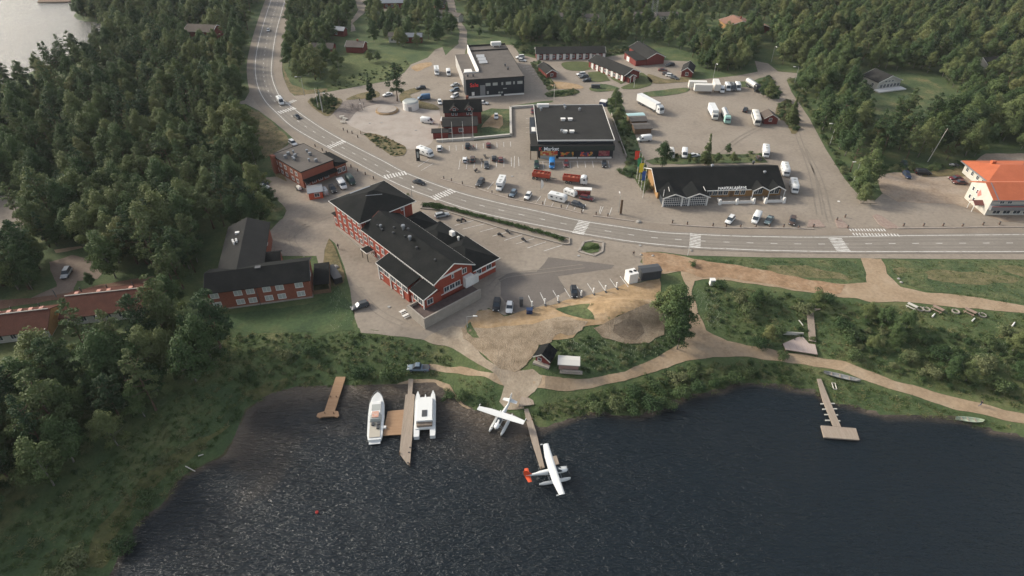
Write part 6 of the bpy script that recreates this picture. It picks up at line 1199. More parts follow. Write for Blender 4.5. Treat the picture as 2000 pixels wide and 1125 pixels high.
# round tent, stage, playground
x,y,z=P(803,212); e=empty('round_tent',(x,y,z),0,'round white drum shaped tent beside the big pine','tent'); n=20; MB().cyl((0,0,0),(0,0,3.1),3.4,n=n).build('wall',M_white,e); MB().cyl((0,0,3.1),(0,0,3.6),3.5,2.9,n).build('roof',M_pale,e); MB().box(-.6,.8,-3.5,-3.3,0,1.9).build('door',M_grey,e)
x,y,z=P(756,217); e=empty('round_stage',(x,y,z),0,'round stone stage with a raised rim on the plaza','stage'); MB().cyl((0,0,0),(0,0,.7),4.9,4.6,28).build('base',M_sand,e); MB().cyl((0,0,.7),(0,0,.95),4.1,4.1,28).build('top',MATS['plaza_paving'],e)
x,y,z=P(693,214); e=empty('climbing_frame',(x,y,z),R(8),'tangled grey climbing frame of poles and ropes on the playground','climbing frame'); rg=np.random.default_rng(5); g1=mat('grey_timber',[(.24,.20,.18),(.33,.28,.25)],1,.9)
for i in range(16):
    X,Y=rg.uniform(-4.6,4.6),rg.uniform(-2.6,2.6); MB().cyl((X,Y,0),(X+rg.normal()*.3,Y+rg.normal()*.3,rg.uniform(1.6,2.9)),.11,n=6).build('pole',g1,e)
mb=MB()
for i in range(46):
    a_=rg.uniform((-4.6,-2.6,.3),(4.6,2.6,2.6)); b_=a_+rg.normal(size=3)*(1.3,1.0,.6); b_[2]=max(.2,b_[2]); mb.bar(a_,b_,.07)
mb.build('rope_net',g1,e)
def table(px,py,ang,label,m=None,s=1.0):
    x,y,z=P(px,py); e=empty('picnic_table',(x,y,z+.03),R(ang),label,'picnic table'); e.scale=(s,s,s); m=m or mat('table_wood',[(.22,.15,.11),(.30,.22,.17)],1,.85)
    MB().box(-1,1,-.38,.38,.70,.76).build('table_top',m,e)
    for q in (-.75,.75): MB().box(-1,1,q-.14,q+.14,.42,.47).build('bench',m,e)
    for X in (-.7,.7): MB().bar((X,-.75,.0),(X,.3,.72),.08).bar((X,.75,0),(X,-.3,.72),.08).build('leg',m,e)
for a in [(1830,607,-52,'left brown picnic table beside the red soil track',None,1.3),(1893,612,-52,'right brown picnic table beside the red soil track',None,1.3),(668,230,10,'upper picnic table at the playground edge',M_cream,1.0),(674,234,-20,'middle picnic table at the playground edge',M_cream,1.0),(670,240,15,'lower picnic table at the playground edge',M_cream,1.0),(1780,601,-50,'pale bench table at the left end of the picnic row',M_cream,1.2),(787,611,40,'upper white cafe table at the foot of the hotel terrace',M_white,.8),(793,619,40,'lower white cafe table at the foot of the hotel terrace',M_white,.8)]: table(*a)
def firering(px,py,label):
    x,y,z=P(px,py); e=empty('fire_ring',(x,y,z+.03),0,label,'fire ring'); n=12
    for i in range(n):
        if i==3: continue
        a_=i/n*6.283; MB().box(-.2,.2,-.14,.14,0,.28).build('stone',M_conc,e,loc=(math.cos(a_)*.8,math.sin(a_)*.8,0),rz=a_+1.57)
for a in [(1797,604,'leftmost pale stone ring in the picnic row'),(1809,605,'second pale stone ring in the picnic row'),(1866,609,'pale stone ring between the two brown picnic tables'),(1918,616,'rightmost pale stone ring in the picnic row')]: firering(*a)
# charging / heater posts
for i,(px,py) in enumerate([(1039,600),(1064,595),(1090,589),(1135,579),(1159,574),(1182,569),(1204,563)]):
    x,y,z=P(px,py); w_=['first','second','third','fourth','fifth','sixth','seventh'][i]; e=empty('charging_post',(x,y,z+.08),R(-75),f'white charging post with dark foot, {w_} from the left along the bays','charging post','charging posts along the bays'); MB().box(-.16,.16,-.14,.14,0,1.6).build('column',M_white,e); MB().box(-.3,.9,-.2,.2,0,.18).build('foot',M_dgrey,e); MB().box(-.2,.2,-.17,.17,1.6,1.85).build('cap',M_white,e)
def cabinet(px,py,sx,sy,h,m,label,name='utility_cabinet',ang=0,cat='cabinet'):
    x,y,z=P(px,py); e=empty(name,(x,y,z+.05),R(ang),label,cat); MB().box(-sx/2,sx/2,-sy/2,sy/2,.06,h).build('case',m,e); MB().box(-sx/2-.06,sx/2+.06,-sy/2-.06,sy/2+.06,h,h+.1).build('lid',m,e); MB().box(-sx/2-.05,sx/2+.05,-sy/2-.05,sy/2+.05,0,.06).build('base',M_conc,e)
cabinet(1018,598,.9,.9,2.5,M_dgrey,'narrow dark cabinet beside the white parked car at the asphalt corner'); cabinet(1034,612,1.5,1.1,1.3,flat('blue_bin',(.02,.04,.10),.5),'small dark blue bin at the edge of the sandy mound','waste_bin',cat='bin'); cabinet(1390,556,1.3,1.1,1.7,M_white,'pale grey electrical cabinet beside the narrow path'); cabinet(1163,172,4,1.5,1.5,M_dgrey,'dark mailbox bank by the motel verge','mailbox_bank',cat='mailboxes')
def boulder(px,py,s,label,m=None,name='boulder'):
    x,y,z=P(px,py); rg=np.random.default_rng(int(px*7+py)); rr=[]
    for k,(zz,w) in enumerate(((-.2,.7),(.25,1),(.7,.85),(1.0,.35))): rr.append([(w*math.cos(t*.785)*rg.uniform(.85,1.15)*s,w*math.sin(t*.785)*rg.uniform(.8,1.1)*s,zz*s*.7) for t in range(8)])
    o=MB().loft(rr).build(name,m or mat('granite',[(.22,.20,.18),(.33,.31,.28)],2,.9,.4,6),None,(x,y,z)); tag(o,label,'boulder')
for a in [(1252,498,.45,'brown stone by the walkers at the red soil'),(1350,490,.5,'dark stone at the foot of the thin white pole'),(655,523,1.0,'pale boulder on the dry triangular strip'),(1247,434,.9,'dark stone at the corner of the roadside pavement'),(1275,500,.5,'small stone at the start of the red soil'),(1760,552,.5,'pale stone at the fork by the right field'),(1755,545,.45,'second pale stone at the fork by the right field')]: boulder(*a)
# roadside posts
PT_=[(616,287),(630,295),(638,300),(649,307),(662,314),(672,320),(686,327),(699,335),(714,342),(730,350),(671,255),(679,259),(688,261),(699,269),(867,350),(882,354),(903,360),(930,368),(961,378),(993,386),(1025,393),(1060,400),(1096,406),(1136,416),(1164,420),(1187,423),(1313,436),(1342,439),(1392,442),(1418,443),(1446,444),(1476,444),(1503,443),(1530,444),(1559,446),(1588,444),(1764,442),(1803,442),(1841,442),(1879,443),(1919,440),(1951,439),(1650,425),(1655,446),(1634,431)]
pm=MB().box(-.16,.16,-.16,.16,0,.95).mesh('post',mat('brown_post',[(.10,.07,.05),(.15,.10,.08)],2,.85)); cm=MB().box(-.19,.19,-.19,.19,.95,1.05).mesh('cap',M_dgrey)
for i,(px,py) in enumerate(PT_):
    x,y,z=P(px,py); side='far side of the main road by the car parks' if i>13 else ('pub side of the main road' if i<10 else 'plaza side of the main road'); e=empty('bollard',(x,y,z+.1),0,f'short brown wooden bollard on the {side}','bollard',f'brown bollards on the {side}'); link('post',pm,e); link('cap',cm,e)
LK=[[(861,350),(882,356),(903,362),(933,369),(961,379),(993,388),(1025,395),(1060,402),(1096,408),(1136,418)],[(1158,422),(1187,426),(1238,433)],[(1308,439),(1345,442),(1418,446),(1503,446),(1590,448)],[(1752,447),(1840,446),(1960,444),(2100,444)]]
for i,l in enumerate(LK):
    w_=W2(l); mb=MB()
    for a_,b_ in zip(w_,w_[1:]): mb.bar((*a_,h1(*a_)+.2),(*b_,h1(*b_)+.2),.35,.22)
    tag(mb.build('kerb_stones',mat('pinkish_kerb',[(.30,.25,.21),(.38,.33,.28)],1.2,.9,.2,4)),['low kerb line between car park and road left part','short low kerb line under the brown pylon','low kerb line in front of the restaurant cars','low kerb line by the gravel yard at right'][i],'kerb')
# fence around gravel, playground logs
for pts,lab in (([(705,262),(735,268),(760,276),(790,290)],'weathered rail fence along the dry plants at the plaza'),):
    w_=W2(pts); e=empty('rail_fence',(w_[0][0],w_[0][1],0),0,lab,'fence'); 
    for a_,b_ in zip(w_,w_[1:]):
        a_=a_-w_[0]; b_=b_-w_[0]; MB().bar((*a_,.9),(*b_,.9),.1).build('rail',M_brown,e); MB().box(a_[0]-.1,a_[0]+.1,a_[1]-.1,a_[1]+.1,0,1.4).build('post',M_brown,e)
# lattice mast
x,y,z=P(1275,44); e=empty('lattice_mast',(x,y,0),0,'tall steel lattice mast at the top of the photo','mast'); w0=1.8
for sx in (-1,1):
    for sy in (-1,1): MB().bar((sx*w0,sy*w0,0),(sx*.5,sy*.5,40),.2).build('leg',M_grey,e)
mb=MB()
for k in range(16):
    z0=k*2.5; q0=w0-(w0-.5)*z0/40; q1=w0-(w0-.5)*(z0+2.5)/40
    for s in (-1,1): mb.bar((-q0,s*q0,z0),(q1,s*q1,z0+2.5),.09).bar((s*q0,q0,z0),(s*q1,-q1,z0+2.5),.09)
mb.build('bracing',M_grey,e)
# satellite dishes / lying logs
def log(p,q,label,r=.12,m=None):
    a_=np.array(P(*p)); b_=np.array(P(*q)); tag(MB().cyl(a_+[0,0,.25],b_+[0,0,.25],r,r*.7,8).build('driftwood',m or M_cream),label,'log')
log((363,912),(382,922),'thin bleached log lying on the marshy lower left bank'); log((388,892),(398,889),'short bleached log on the marshy lower left bank'); log((1560,627),(1568,637),'pale timber pole lying in the grass beside the boardwalk stairs',.15); log((1898,605),(1994,612),'x',.01) if False else None
log((1820,620),(1825,614),'short white post lying below the left picnic table',.2,M_white); log((1898,628),(1903,623),'short white post lying below the right picnic table',.2,M_white); log((1976,638),(1981,631),'short white post lying at the right edge of the picnic meadow',.2,M_white)
# people
def person(px,py,ang,top,leg,label,stride=.25):
    x,y,z=P(px,py); e=empty('person',(x,y,z+.07),R(ang),label,'person')
    me=bpy.data.meshes.new('body'); vs=[(0,0,.95),(0,0,1.2),(0,0,1.42),(0,0,1.52),(0,0,1.66),(0,.1,.9),(stride,.12,.48),(stride*1.2,.12,.06),(stride*1.2+.14,.12,.03),(0,-.1,.9),(-stride*.6,-.12,.5),(-stride*1.6,-.12,.1),(-stride*1.6+.13,-.12,.04),(0,.21,1.38),(-.1,.27,1.1),(.05,.27,.86),(.08,.27,.78),(0,-.21,1.38),(.12,-.27,1.1),(.22,-.27,.88),(.26,-.27,.81)]
    ed=[(0,1),(1,2),(2,3),(3,4),(0,5),(5,6),(6,7),(7,8),(0,9),(9,10),(10,11),(11,12),(2,13),(13,14),(14,15),(15,16),(2,17),(17,18),(18,19),(19,20)]
    rd=[.17,.15,.17,.06,.105,.1,.07,.05,.045,.1,.07,.05,.045,.075,.05,.04,.04,.075,.05,.04,.04]
    me.from_pydata(vs,ed,[]); o=link('body',me,e); o.modifiers.new('s','SKIN'); sk=me.skin_vertices[0] if me.skin_vertices else None
    bm=bmesh.new(); bm.from_mesh(me); ly=bm.verts.layers.skin.verify(); bm.verts.ensure_lookup_table()
    for v_,r_ in zip(bm.verts,rd): v_[ly].radius=(r_,r_)
    bm.verts[0][ly].use_root=True; bm.to_mesh(me); bm.free(); o.modifiers.new('u','SUBSURF').levels=1
    dg=bpy.context.evaluated_depsgraph_get(); m2=bpy.data.meshes.new_from_object(o.evaluated_get(dg)); m2.name='body'; o.modifiers.clear(); o.data=m2; m2.materials.clear()
    for m in (flat('skin',(.45,.26,.18),.6),top,leg): m2.materials.append(m)
    for p_ in m2.polygons: zz=p_.center.z; p_.material_index=0 if (zz>1.5 or (.74<zz<.9 and abs(p_.center.y)>.2)) else (1 if zz>.92 else 2); p_.use_smooth=True
    MB().cyl((-.02,0,1.66),(-.02,0,1.79),.115,.07,8).build('hair',flat('dark_hair',(.03,.02,.015),.8),e); return e
pk=flat('dark_clothes',(.02,.02,.025),.8); pb=flat('blue_jeans',(.05,.07,.12),.8); pr=flat('grey_top',(.18,.17,.17),.8); pgn=flat('red_top',(.35,.05,.05),.8)
for a in [(661,486,90,pk,pk,'person in dark clothes walking on the hotel drive'),(1237,500,90,pk,pk,'person in dark clothes standing by the red soil near the road'),(1913,793,0,pk,pb,'person in dark clothes walking on the curving dirt path'),(925,291,0,pgn,pk,'person in a red top standing beside the black car'),(918,289,0,pr,pk,'person in a grey top beside the black car under the wall'),(703,199,0,pk,pk,'person in dark clothes standing at the playground'),(877,747,0,pr,pb,'person in a grey top') ][:6]: person(*a)
for a in [(955,620,.5,),(985,636,.6)]: x,y,z=P(a[0],a[1])

# ---------- haze over the place ----------
def haze(x0,x1,y0,y1,z0,z1,dens):
    m=bpy.data.materials.new('haze'); m.use_nodes=True; N=m.node_tree.nodes; L=m.node_tree.links
    for n in list(N):
        if n.type=='BSDF_PRINCIPLED': N.remove(n)
    v=N.new('ShaderNodeVolumePrincipled'); v.inputs['Color'].default_value=(.9,.93,.95,1); v.inputs['Density'].default_value=dens; v.inputs['Anisotropy'].default_value=0.0
    L.new(v.outputs[0],next(n for n in N if n.type=='OUTPUT_MATERIAL').inputs['Volume'])
    return tag(MB().box(x0,x1,y0,y1,z0,z1).build('haze',m),kind='stuff')
haze(-2700,2000,-520,3300,-8,112,HAZE)
# ================= VEGETATION =================
M_pine=mat('pine_needles',[(.034,.061,.027),(.047,.079,.033),(.066,.10,.039),(.10,.126,.05)],.35,.75,0,coord='obj',objrand=True,spec=.2)
M_birch_sun=mat('pale_sunlit_birch_leaves',[(.055,.085,.028),(.08,.112,.036),(.115,.142,.048),(.165,.175,.068)],.35,.7,0,coord='obj',objrand=True,spec=.2)  # paler leaves with cloud-gap sunlight painted into their colour, a few elsewhere at random
M_birch=mat('birch_leaves',[(.044,.078,.029),(.066,.106,.038),(.094,.132,.048),(.14,.165,.063)],.35,.7,0,coord='obj',objrand=True,spec=.2)
M_bush=mat('willow_leaves',[(.038,.070,.027),(.056,.092,.034),(.085,.118,.046),(.14,.155,.072)],.5,.75,0,coord='obj',objrand=True,spec=.2)
M_unused=mat('weeds',[(.022,.040,.018),(.038,.060,.024),(.065,.085,.034),(.12,.12,.055)],.8,.8,0,coord='obj',objrand=True,spec=.2)
M_hedge=mat('hedge_leaves',[(.025,.055,.015),(.045,.085,.022),(.07,.11,.035)],1.2,.75,0,coord='obj',objrand=True,spec=.2)
M_bark=mat('pine_bark',[(.09,.06,.045),(.14,.09,.06)],2,.9,coord='obj')
M_bbark=mat('birch_bark',[(.14,.125,.105),(.24,.22,.19)],2,.8,coord='obj')
def leafy(m,k=.2):
    t=m.node_tree; N=t.nodes; L=t.links; b=N['Principled BSDF']; src=b.inputs['Base Color'].links[0].from_socket
    tr=N.new('ShaderNodeBsdfTranslucent'); L.new(src,tr.inputs[0]); mx=N.new('ShaderNodeMixShader'); mx.inputs[0].default_value=k
    out=next(n for n in N if n.type=='OUTPUT_MATERIAL'); L.new(b.outputs[0],mx.inputs[1]); L.new(tr.outputs[0],mx.inputs[2]); L.new(mx.outputs[0],out.inputs['Surface'])
for m_ in (M_pine,M_birch,M_birch_sun,M_bush,M_hedge): leafy(m_)
def leaves(rg,clumps,size,dens,flat_=.5,centre=None,cw=.7):
    V=[];F=[]
    P_=[];D_=[];S_=[]
    for cx,cy,cz,rx,rz in clumps:
        n=int(dens*(rx*rx*.6+rx*rz*.4)*4)
        d=rg.normal(size=(n,3)); d/=np.linalg.norm(d,axis=1)[:,None]; d[:,2]=np.where(d[:,2]<-.3,-d[:,2],d[:,2])
        r=rg.uniform(.45,1.2,(n,1)); p=np.c_[cx+d[:,0]*rx*r[:,0],cy+d[:,1]*rx*r[:,0],cz+d[:,2]*rz*r[:,0]]
        P_.append(p); D_.append(d); S_.append(size*rg.uniform(.6,1.35,n))
    p=np.vstack(P_); d=np.vstack(D_); s=np.concatenate(S_); n=len(p)
    if centre is not None:
        q=p-np.array(centre); q/=np.linalg.norm(q,axis=1)[:,None]+1e-6; d=d*(1-cw)+q*cw
    nn=d+rg.normal(size=(n,3))*flat_; nn/=np.linalg.norm(nn,axis=1)[:,None]
    a=np.cross(nn,rg.normal(size=(n,3))); a/=np.linalg.norm(a,axis=1)[:,None]; b=np.cross(nn,a)
    a=a*s[:,None]; b=b*(s*rg.uniform(.45,.8,n))[:,None]
    V=np.stack([p-a-b*.6,p+a*.3-b,p+a+b*.5,p-a*.4+b],1).reshape(-1,3); F=np.arange(4*n).reshape(n,4)
    return V,F
def crown_clumps(rg,kind,Hh,Rr):
    c=[]
    if kind=='pine':
        n=34; z0=.26*Hh
        for i in range(n):
            t=(i+.5)/n; z=z0+(Hh-z0)*t; env=Rr*(1-t**2.2)**.6*(.6+.5*min(1,t*3+.3)); a=rg.uniform(0,6.28); q=env*rg.uniform(.15,.85)
            rr=max(.42,Rr*.31*(1-.5*t))*rg.uniform(.75,1.2); c.append((q*math.cos(a),q*math.sin(a),z,rr,rr*.62))
        c.append((0,0,.62*Hh,Rr*.4,.22*Hh))
    elif kind=='spruce':
        n=18
        for i in range(n):
            t=i/n; z=.08*Hh+.9*Hh*t; env=Rr*(1-t)**.9
            for k in range(3 if t<.7 else 1):
                a=rg.uniform(0,6.28); c.append((env*.55*math.cos(a),env*.55*math.sin(a),z,max(.35,env*.5),.5))
        c.append((0,0,Hh*.97,.25,.6))
    elif kind=='birch':
        n=36
        for i in range(n):
            d=rg.normal(size=3); d/=np.linalg.norm(d); zc=.54*Hh; q=rg.uniform(.3,.88); wz=1-.3*d[2]
            rr=Rr*rg.uniform(.2,.33); c.append((d[0]*Rr*q*wz,d[1]*Rr*q*wz,zc+d[2]*Hh*.36*q/.72,rr,rr*.9))
        c.append((0,0,.6*Hh,Rr*.55,.25*Hh)); c.append((rg.uniform(-.4,.4),rg.uniform(-.4,.4),Hh*.92,Rr*.28,Rr*.4))
    return c
def trunk(rg,Hh,r,m,name='trunk',n_l=6,zc=.35):
    mb=MB(); x=y=0; k=6; pts=[]
    for i in range(k+1):
        pts.append((x,y,Hh*.88*i/k)); x+=rg.normal()*.1; y+=rg.normal()*.1
    rings=[]
    for i,(a,b,z) in enumerate(pts):
        q=r*(1-.82*i/k)*(1.35 if i==0 else 1); rings.append([(a+q*math.cos(t*math.pi/3.5),b+q*math.sin(t*math.pi/3.5),z-(.4 if i==0 else 0)) for t in range(7)])
    mb.loft(rings)
    for i in range(n_l):
        t=zc+(.85-zc)*i/n_l; j=min(k-1,int(t/.88*k)); a=pts[j]; z=Hh*t; an=rg.uniform(0,6.28); l=Hh*.2*(1.1-t)
        mb.cyl((a[0],a[1],z),(a[0]+math.cos(an)*l*1.6,a[1]+math.sin(an)*l*1.6,z+l*.8),r*.32,.03,5,caps=False)
    return mb.mesh(name,m,True)
PROTO={}
def mkproto(kind,n):
    out=[]
    for i in range(n):
        rg=np.random.default_rng(100*len(PROTO)+i+1)
        if kind=='pine': Hh=(12 if i<4 else 14)*rg.uniform(.92,1.08); Rr=(3.6 if i<4 else 2.5)*rg.uniform(.85,1.15); V,F=leaves(rg,crown_clumps(rg,'pine',Hh,Rr),.17,44,.5,(0,0,Hh*.45),.55); c=npmesh('crown',V,F,M_pine); t=trunk(rg,Hh,.2,M_bark,n_l=7)
        if kind=='birch': Hh=10.5*rg.uniform(.9,1.1); Rr=3.9*rg.uniform(.85,1.15); V,F=leaves(rg,crown_clumps(rg,'birch',Hh,Rr),.17,44,.5,(0,0,Hh*.45),.55); c=npmesh('crown',V,F,M_birch_sun if i>=5 else M_birch); t=trunk(rg,Hh,.15,M_bbark,n_l=7,zc=.25)
        if kind=='spruce': Hh=10*rg.uniform(.9,1.1); Rr=2.1; V,F=leaves(rg,crown_clumps(rg,'spruce',Hh,Rr),.18,60,.35,(0,0,Hh*.4),.5); c=npmesh('crown',V,F,M_pine); t=trunk(rg,Hh,.15,M_bark,n_l=4)
        if kind=='bush':
            cl=[(rg.normal()*.8,rg.normal()*.8,rg.uniform(.5,1.5),rg.uniform(.7,1.1),rg.uniform(.6,1.0)) for _ in range(9)]
            V,F=leaves(rg,cl,.14,42,.5,(0,0,0),.4); c=npmesh('foliage',V,F,M_bush); mb=MB()
            for k in range(5): a=rg.uniform(0,6.28); mb.cyl((0,0,-.3),(math.cos(a)*.8,math.sin(a)*.8,1.3),.05,.02,5)
            t=mb.mesh('stems',M_bark)
        out.append((c,t))
    PROTO[kind]=out
mkproto('pine',6); mkproto('birch',8); mkproto('spruce',2); mkproto('bush',4)
def sunpatch(x,y):
    a=math.exp(-(((x+105)/62)**2+((y-255)/75)**2)); b=math.exp(-(((x-200)/120)**2+((y-430)/110)**2)); return .07+.62*a+.58*b  # two sunlit forest patches, painted by planting the paler birches there
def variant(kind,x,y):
    if kind=='birch': return int(rng.integers(5,8)) if rng.uniform()<sunpatch(x,y) else int(rng.integers(0,5))
    return int(rng.integers(len(PROTO[kind])))
def place_tree(kind,x,y,s,rz,label,cat,group,sz=None,vid=None):
    c,t=PROTO[kind][variant(kind,x,y) if vid is None else vid]
    e=empty({'pine':'pine_tree','birch':'birch_tree','spruce':'spruce_tree','bush':'bush'}[kind],(x,y,h1(x,y)),rz,label,cat,group); e.scale=(s,s,sz or s)
    if kind!='bush': e.rotation_euler=(rng.normal()*.03,rng.normal()*.03,rz)
    link('foliage' if kind=='bush' else 'crown',c,e); link('stems' if kind=='bush' else 'trunk',t,e)
    return e
# tree areas: (polygon in picture points at tree feet, spacing, share of birch, region words, scale)
AREAS=[
([(30,440),(130,440),(140,475),(104,488),(60,492),(40,470)],5.0,.3,'between the pale drive and the brown drive',1.1),
([(205,548),(262,560),(258,582),(222,575)],4.6,.7,'at the right end of the row houses',.9),
([(-40,500),(80,500),(96,520),(70,565),(-40,580)],4.6,.15,'left of the brown drive',1.1),
([(200,430),(300,430),(405,460),(372,545),(330,565),(250,556),(210,535),(190,500),(108,490),(90,465),(120,440)],5.6,.45,'between the apartment block and the brown drive',1.15),
([(1345,100),(1475,80),(1478,122),(1440,139),(1368,141),(1345,128)],5.4,.8,'between the red cottage and the road fork',.95),
([(1000,82),(1235,86),(1230,66),(1010,62)],6.2,.8,'right behind the motel row',.95),
([(204,52),(190,43),(152,36),(144,29),(153,12),(164,-10),(160,-50),(215,-50),(225,60)],5.2,.5,'on the point by the far lake',1.0),
([(-420,345),(-300,278),(-120,228),(0,190),(60,160),(120,132),(215,84),(215,52),(165,36),(170,-8),(172,-50),(500,-50),(508,-10),(497,30),(484,80),(478,130),(478,175),(468,196),(440,215),(478,228),(500,262),(522,300),(524,340),(498,360),(505,385),(545,412),(535,436),(450,438),(420,470),(395,520),(378,560),(362,590),(345,600),(320,560),(240,556),(205,532),(190,498),(105,492),(70,480),(62,430),(60,400),(0,380),(-150,400)],6.9,.5,'in the wood left of the main road',1.13),
([(60,770),(160,720),(250,680),(310,645),(370,650),(430,668),(458,700),(450,735),(395,775),(310,832),(235,890),(160,955),(80,1005),(-60,1055),(-150,1060),(-150,820)],6.0,.62,'in the lakeside grove at the lower left',1.28),
([(-120,500),(-20,505),(70,505),(92,530),(100,560),(60,580),(-60,588),(-120,590)],5.0,.1,'between the two gravel drives at the left edge',1.0),
([(-90,400),(-10,395),(40,400),(52,395),(40,380),(-20,372),(-100,380)],6,.0,'beside the pale drive at the left edge',1.0),
([(570,-45),(700,-45),(700,8),(684,40),(682,72),(660,84),(640,98),(640,122),(640,155),(600,166),(575,156),(560,120),(562,80),(560,40)],6.0,.65,'between the bend of the main road and the meadow',.95),
([(720,-45),(1500,-45),(1495,60),(1470,112),(1440,136),(1365,138),(1370,100),(1320,96),(1235,84),(1190,100),(1010,88),(985,78),(918,72),(912,60),(893,25),(885,-10),(868,-10),(878,30),(893,62),(890,84),(850,90),(800,102),(735,96),(712,66),(718,30)],8.3,.78,'in the belt of trees behind the motel',.86),
([(1510,-50),(2400,-50),(2500,340),(1895,318),(1850,325),(1800,312),(1760,318),(1735,335),(1700,338),(1695,372),(1672,375),(1640,320),(1600,252),(1566,190),(1560,160),(1580,140),(1520,128),(1495,112),(1505,60)],7.2,.86,'in the birch wood right of the side road',1.12),
]
TP={'pine':[],'birch':[]}
LM=[((1200,790),'the shore right of the pier'),((1400,760),'the curved shore'),((1480,600),'the meadow cabinet'),((1600,650),'the viewing deck'),((1720,650),'the picnic thicket'),((1880,720),'the curving path'),((735,740),'the boat piers'),((900,785),'the white seaplane'),((1350,520),'the red soil'),((1230,340),'the coloured flags'),((500,500),'the apartment block'),((600,320),'the brown pub'),((20,430),'the pale drive'),((150,530),'the brown drive'),((150,590),'the row houses'),((388,62),'the lone forest house'),((100,130),'the far lake'),((490,150),'the main road bend'),((430,240),'the road junction'),((1733,160),'the white house'),((1955,120),'the hidden grey house'),((1440,45),'the tan house'),((1520,130),'the road fork'),((1825,290),'the leaning pole'),((1780,335),'the gravel yard'),((1960,330),'the orange roofs'),((1265,100),'the red barn'),((1115,105),'the motel row'),((960,80),'the black fronted shop'),((693,82),'the red meadow house'),((1275,35),'the lattice mast'),((30,1060),'the lower left corner'),((650,765),'the short pier'),((1620,260),'the side road'),((40,700),'the row house lawn')]
LW_=[(np.array(P(*p)[:2]),n) for p,n in LM]
def lmlabel(size,tone,kind,x,y):
    d,(c,n)=min(((np.hypot(x-c[0],y-c[1]),(c,n)) for c,n in LW_),key=lambda t:t[0])
    a=math.degrees(math.atan2(y-c[1],x-c[0]))%360; w_=['right of','above and right of','above','above and left of','left of','below and left of','below','below and right of'][int((a+22.5)//45)%8]
    q='close' if d<14 else ('a little way' if d<28 else ('some way' if d<45 else 'far'))
    return f'{size} {tone} {kind} {q} {w_} {n}'
def poisson(poly,sp,rg):
    w=W2(poly) if not isinstance(poly,np.ndarray) else poly
    x0,y0=w.min(0); x1,y1=w.max(0); X,Y=np.meshgrid(np.arange(x0,x1,sp),np.arange(y0,y1,sp*.9)); X=X+((np.arange(X.shape[0])%2)*sp/2)[:,None]
    X=X.ravel()+rg.uniform(-.42,.42,X.size)*sp; Y=Y.ravel()+rg.uniform(-.42,.42,Y.size)*sp
    k=inside(w,X,Y); return X[k],Y[k]
def free(X,Y,marg=0.0):
    ok=np.ones(len(X),bool)
    for p in KEEP:
        p=np.asarray(p); x0,y0=p.min(0)-3; x1,y1=p.max(0)+3; k=ok&(X>x0)&(X<x1)&(Y>y0)&(Y<y1)
        if not k.any(): continue
        i=np.where(k)[0]; bad=inside(p,X[i],Y[i])
        if marg: bad|=pdist(np.vstack([p,p[:1]]),X[i],Y[i])<marg
        ok[i[bad]]=False
    d1=inside(near_poly,X,Y)|inside(far_poly,X,Y); return ok&~d1
for poly,sp,fb,reg,sc in AREAS:
    X,Y=poisson(poly,sp,rng); k=free(X,Y,1.6); X=X[k]; Y=Y[k]
    d=(pdist(near_w,X,Y)>2.5)&(pdist(far_w,X,Y)>2); X=X[d]; Y=Y[d]
    # birch and pine grow in groups
    f=np.sin(X*.045+1.3)*np.cos(Y*.038+.5)*.28
    isb=rng.uniform(size=len(X))<fb+f+.45*np.exp(-(((X+105)/62)**2+((Y-255)/75)**2))  # more birches inside the left patch, part of its painted sunlight
    S=sc*rng.uniform(.62,1.2,len(X))*(1+.12*np.sin(X*.11)*np.sin(Y*.09))
    for x,y,b,s in zip(X,Y,isb,S): TP['birch' if b else 'pine'].append((x,y,s,reg))
for kind,lst in TP.items():
    sc_=[]
    for i,(x,y,s,reg) in enumerate(lst):
        px,py,zc=pix(x,y,4); vis=(-30<px<2030) and (-30<py<1150) and zc>5; sc_.append((s/zc if vis else 0,i))
    sc_.sort(reverse=True); near=[i for v,i in sc_[:285] if v>0]; ns=set(near)
    for i in near:
        x,y,s,reg=lst[i]; size='tall' if s>1.05 else ('small' if s<.85 else 'medium')
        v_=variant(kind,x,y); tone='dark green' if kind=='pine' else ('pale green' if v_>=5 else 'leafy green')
        lab=lmlabel(size,tone,kind,x,y)
        place_tree(kind,x,y,s,rng.uniform(0,6.28),lab,'tree','the '+lab.replace(size,size,1)+' group',s*rng.uniform(.9,1.15),v_)
    rest=[l for i,l in enumerate(lst) if i not in ns]
    TP[kind]=rest
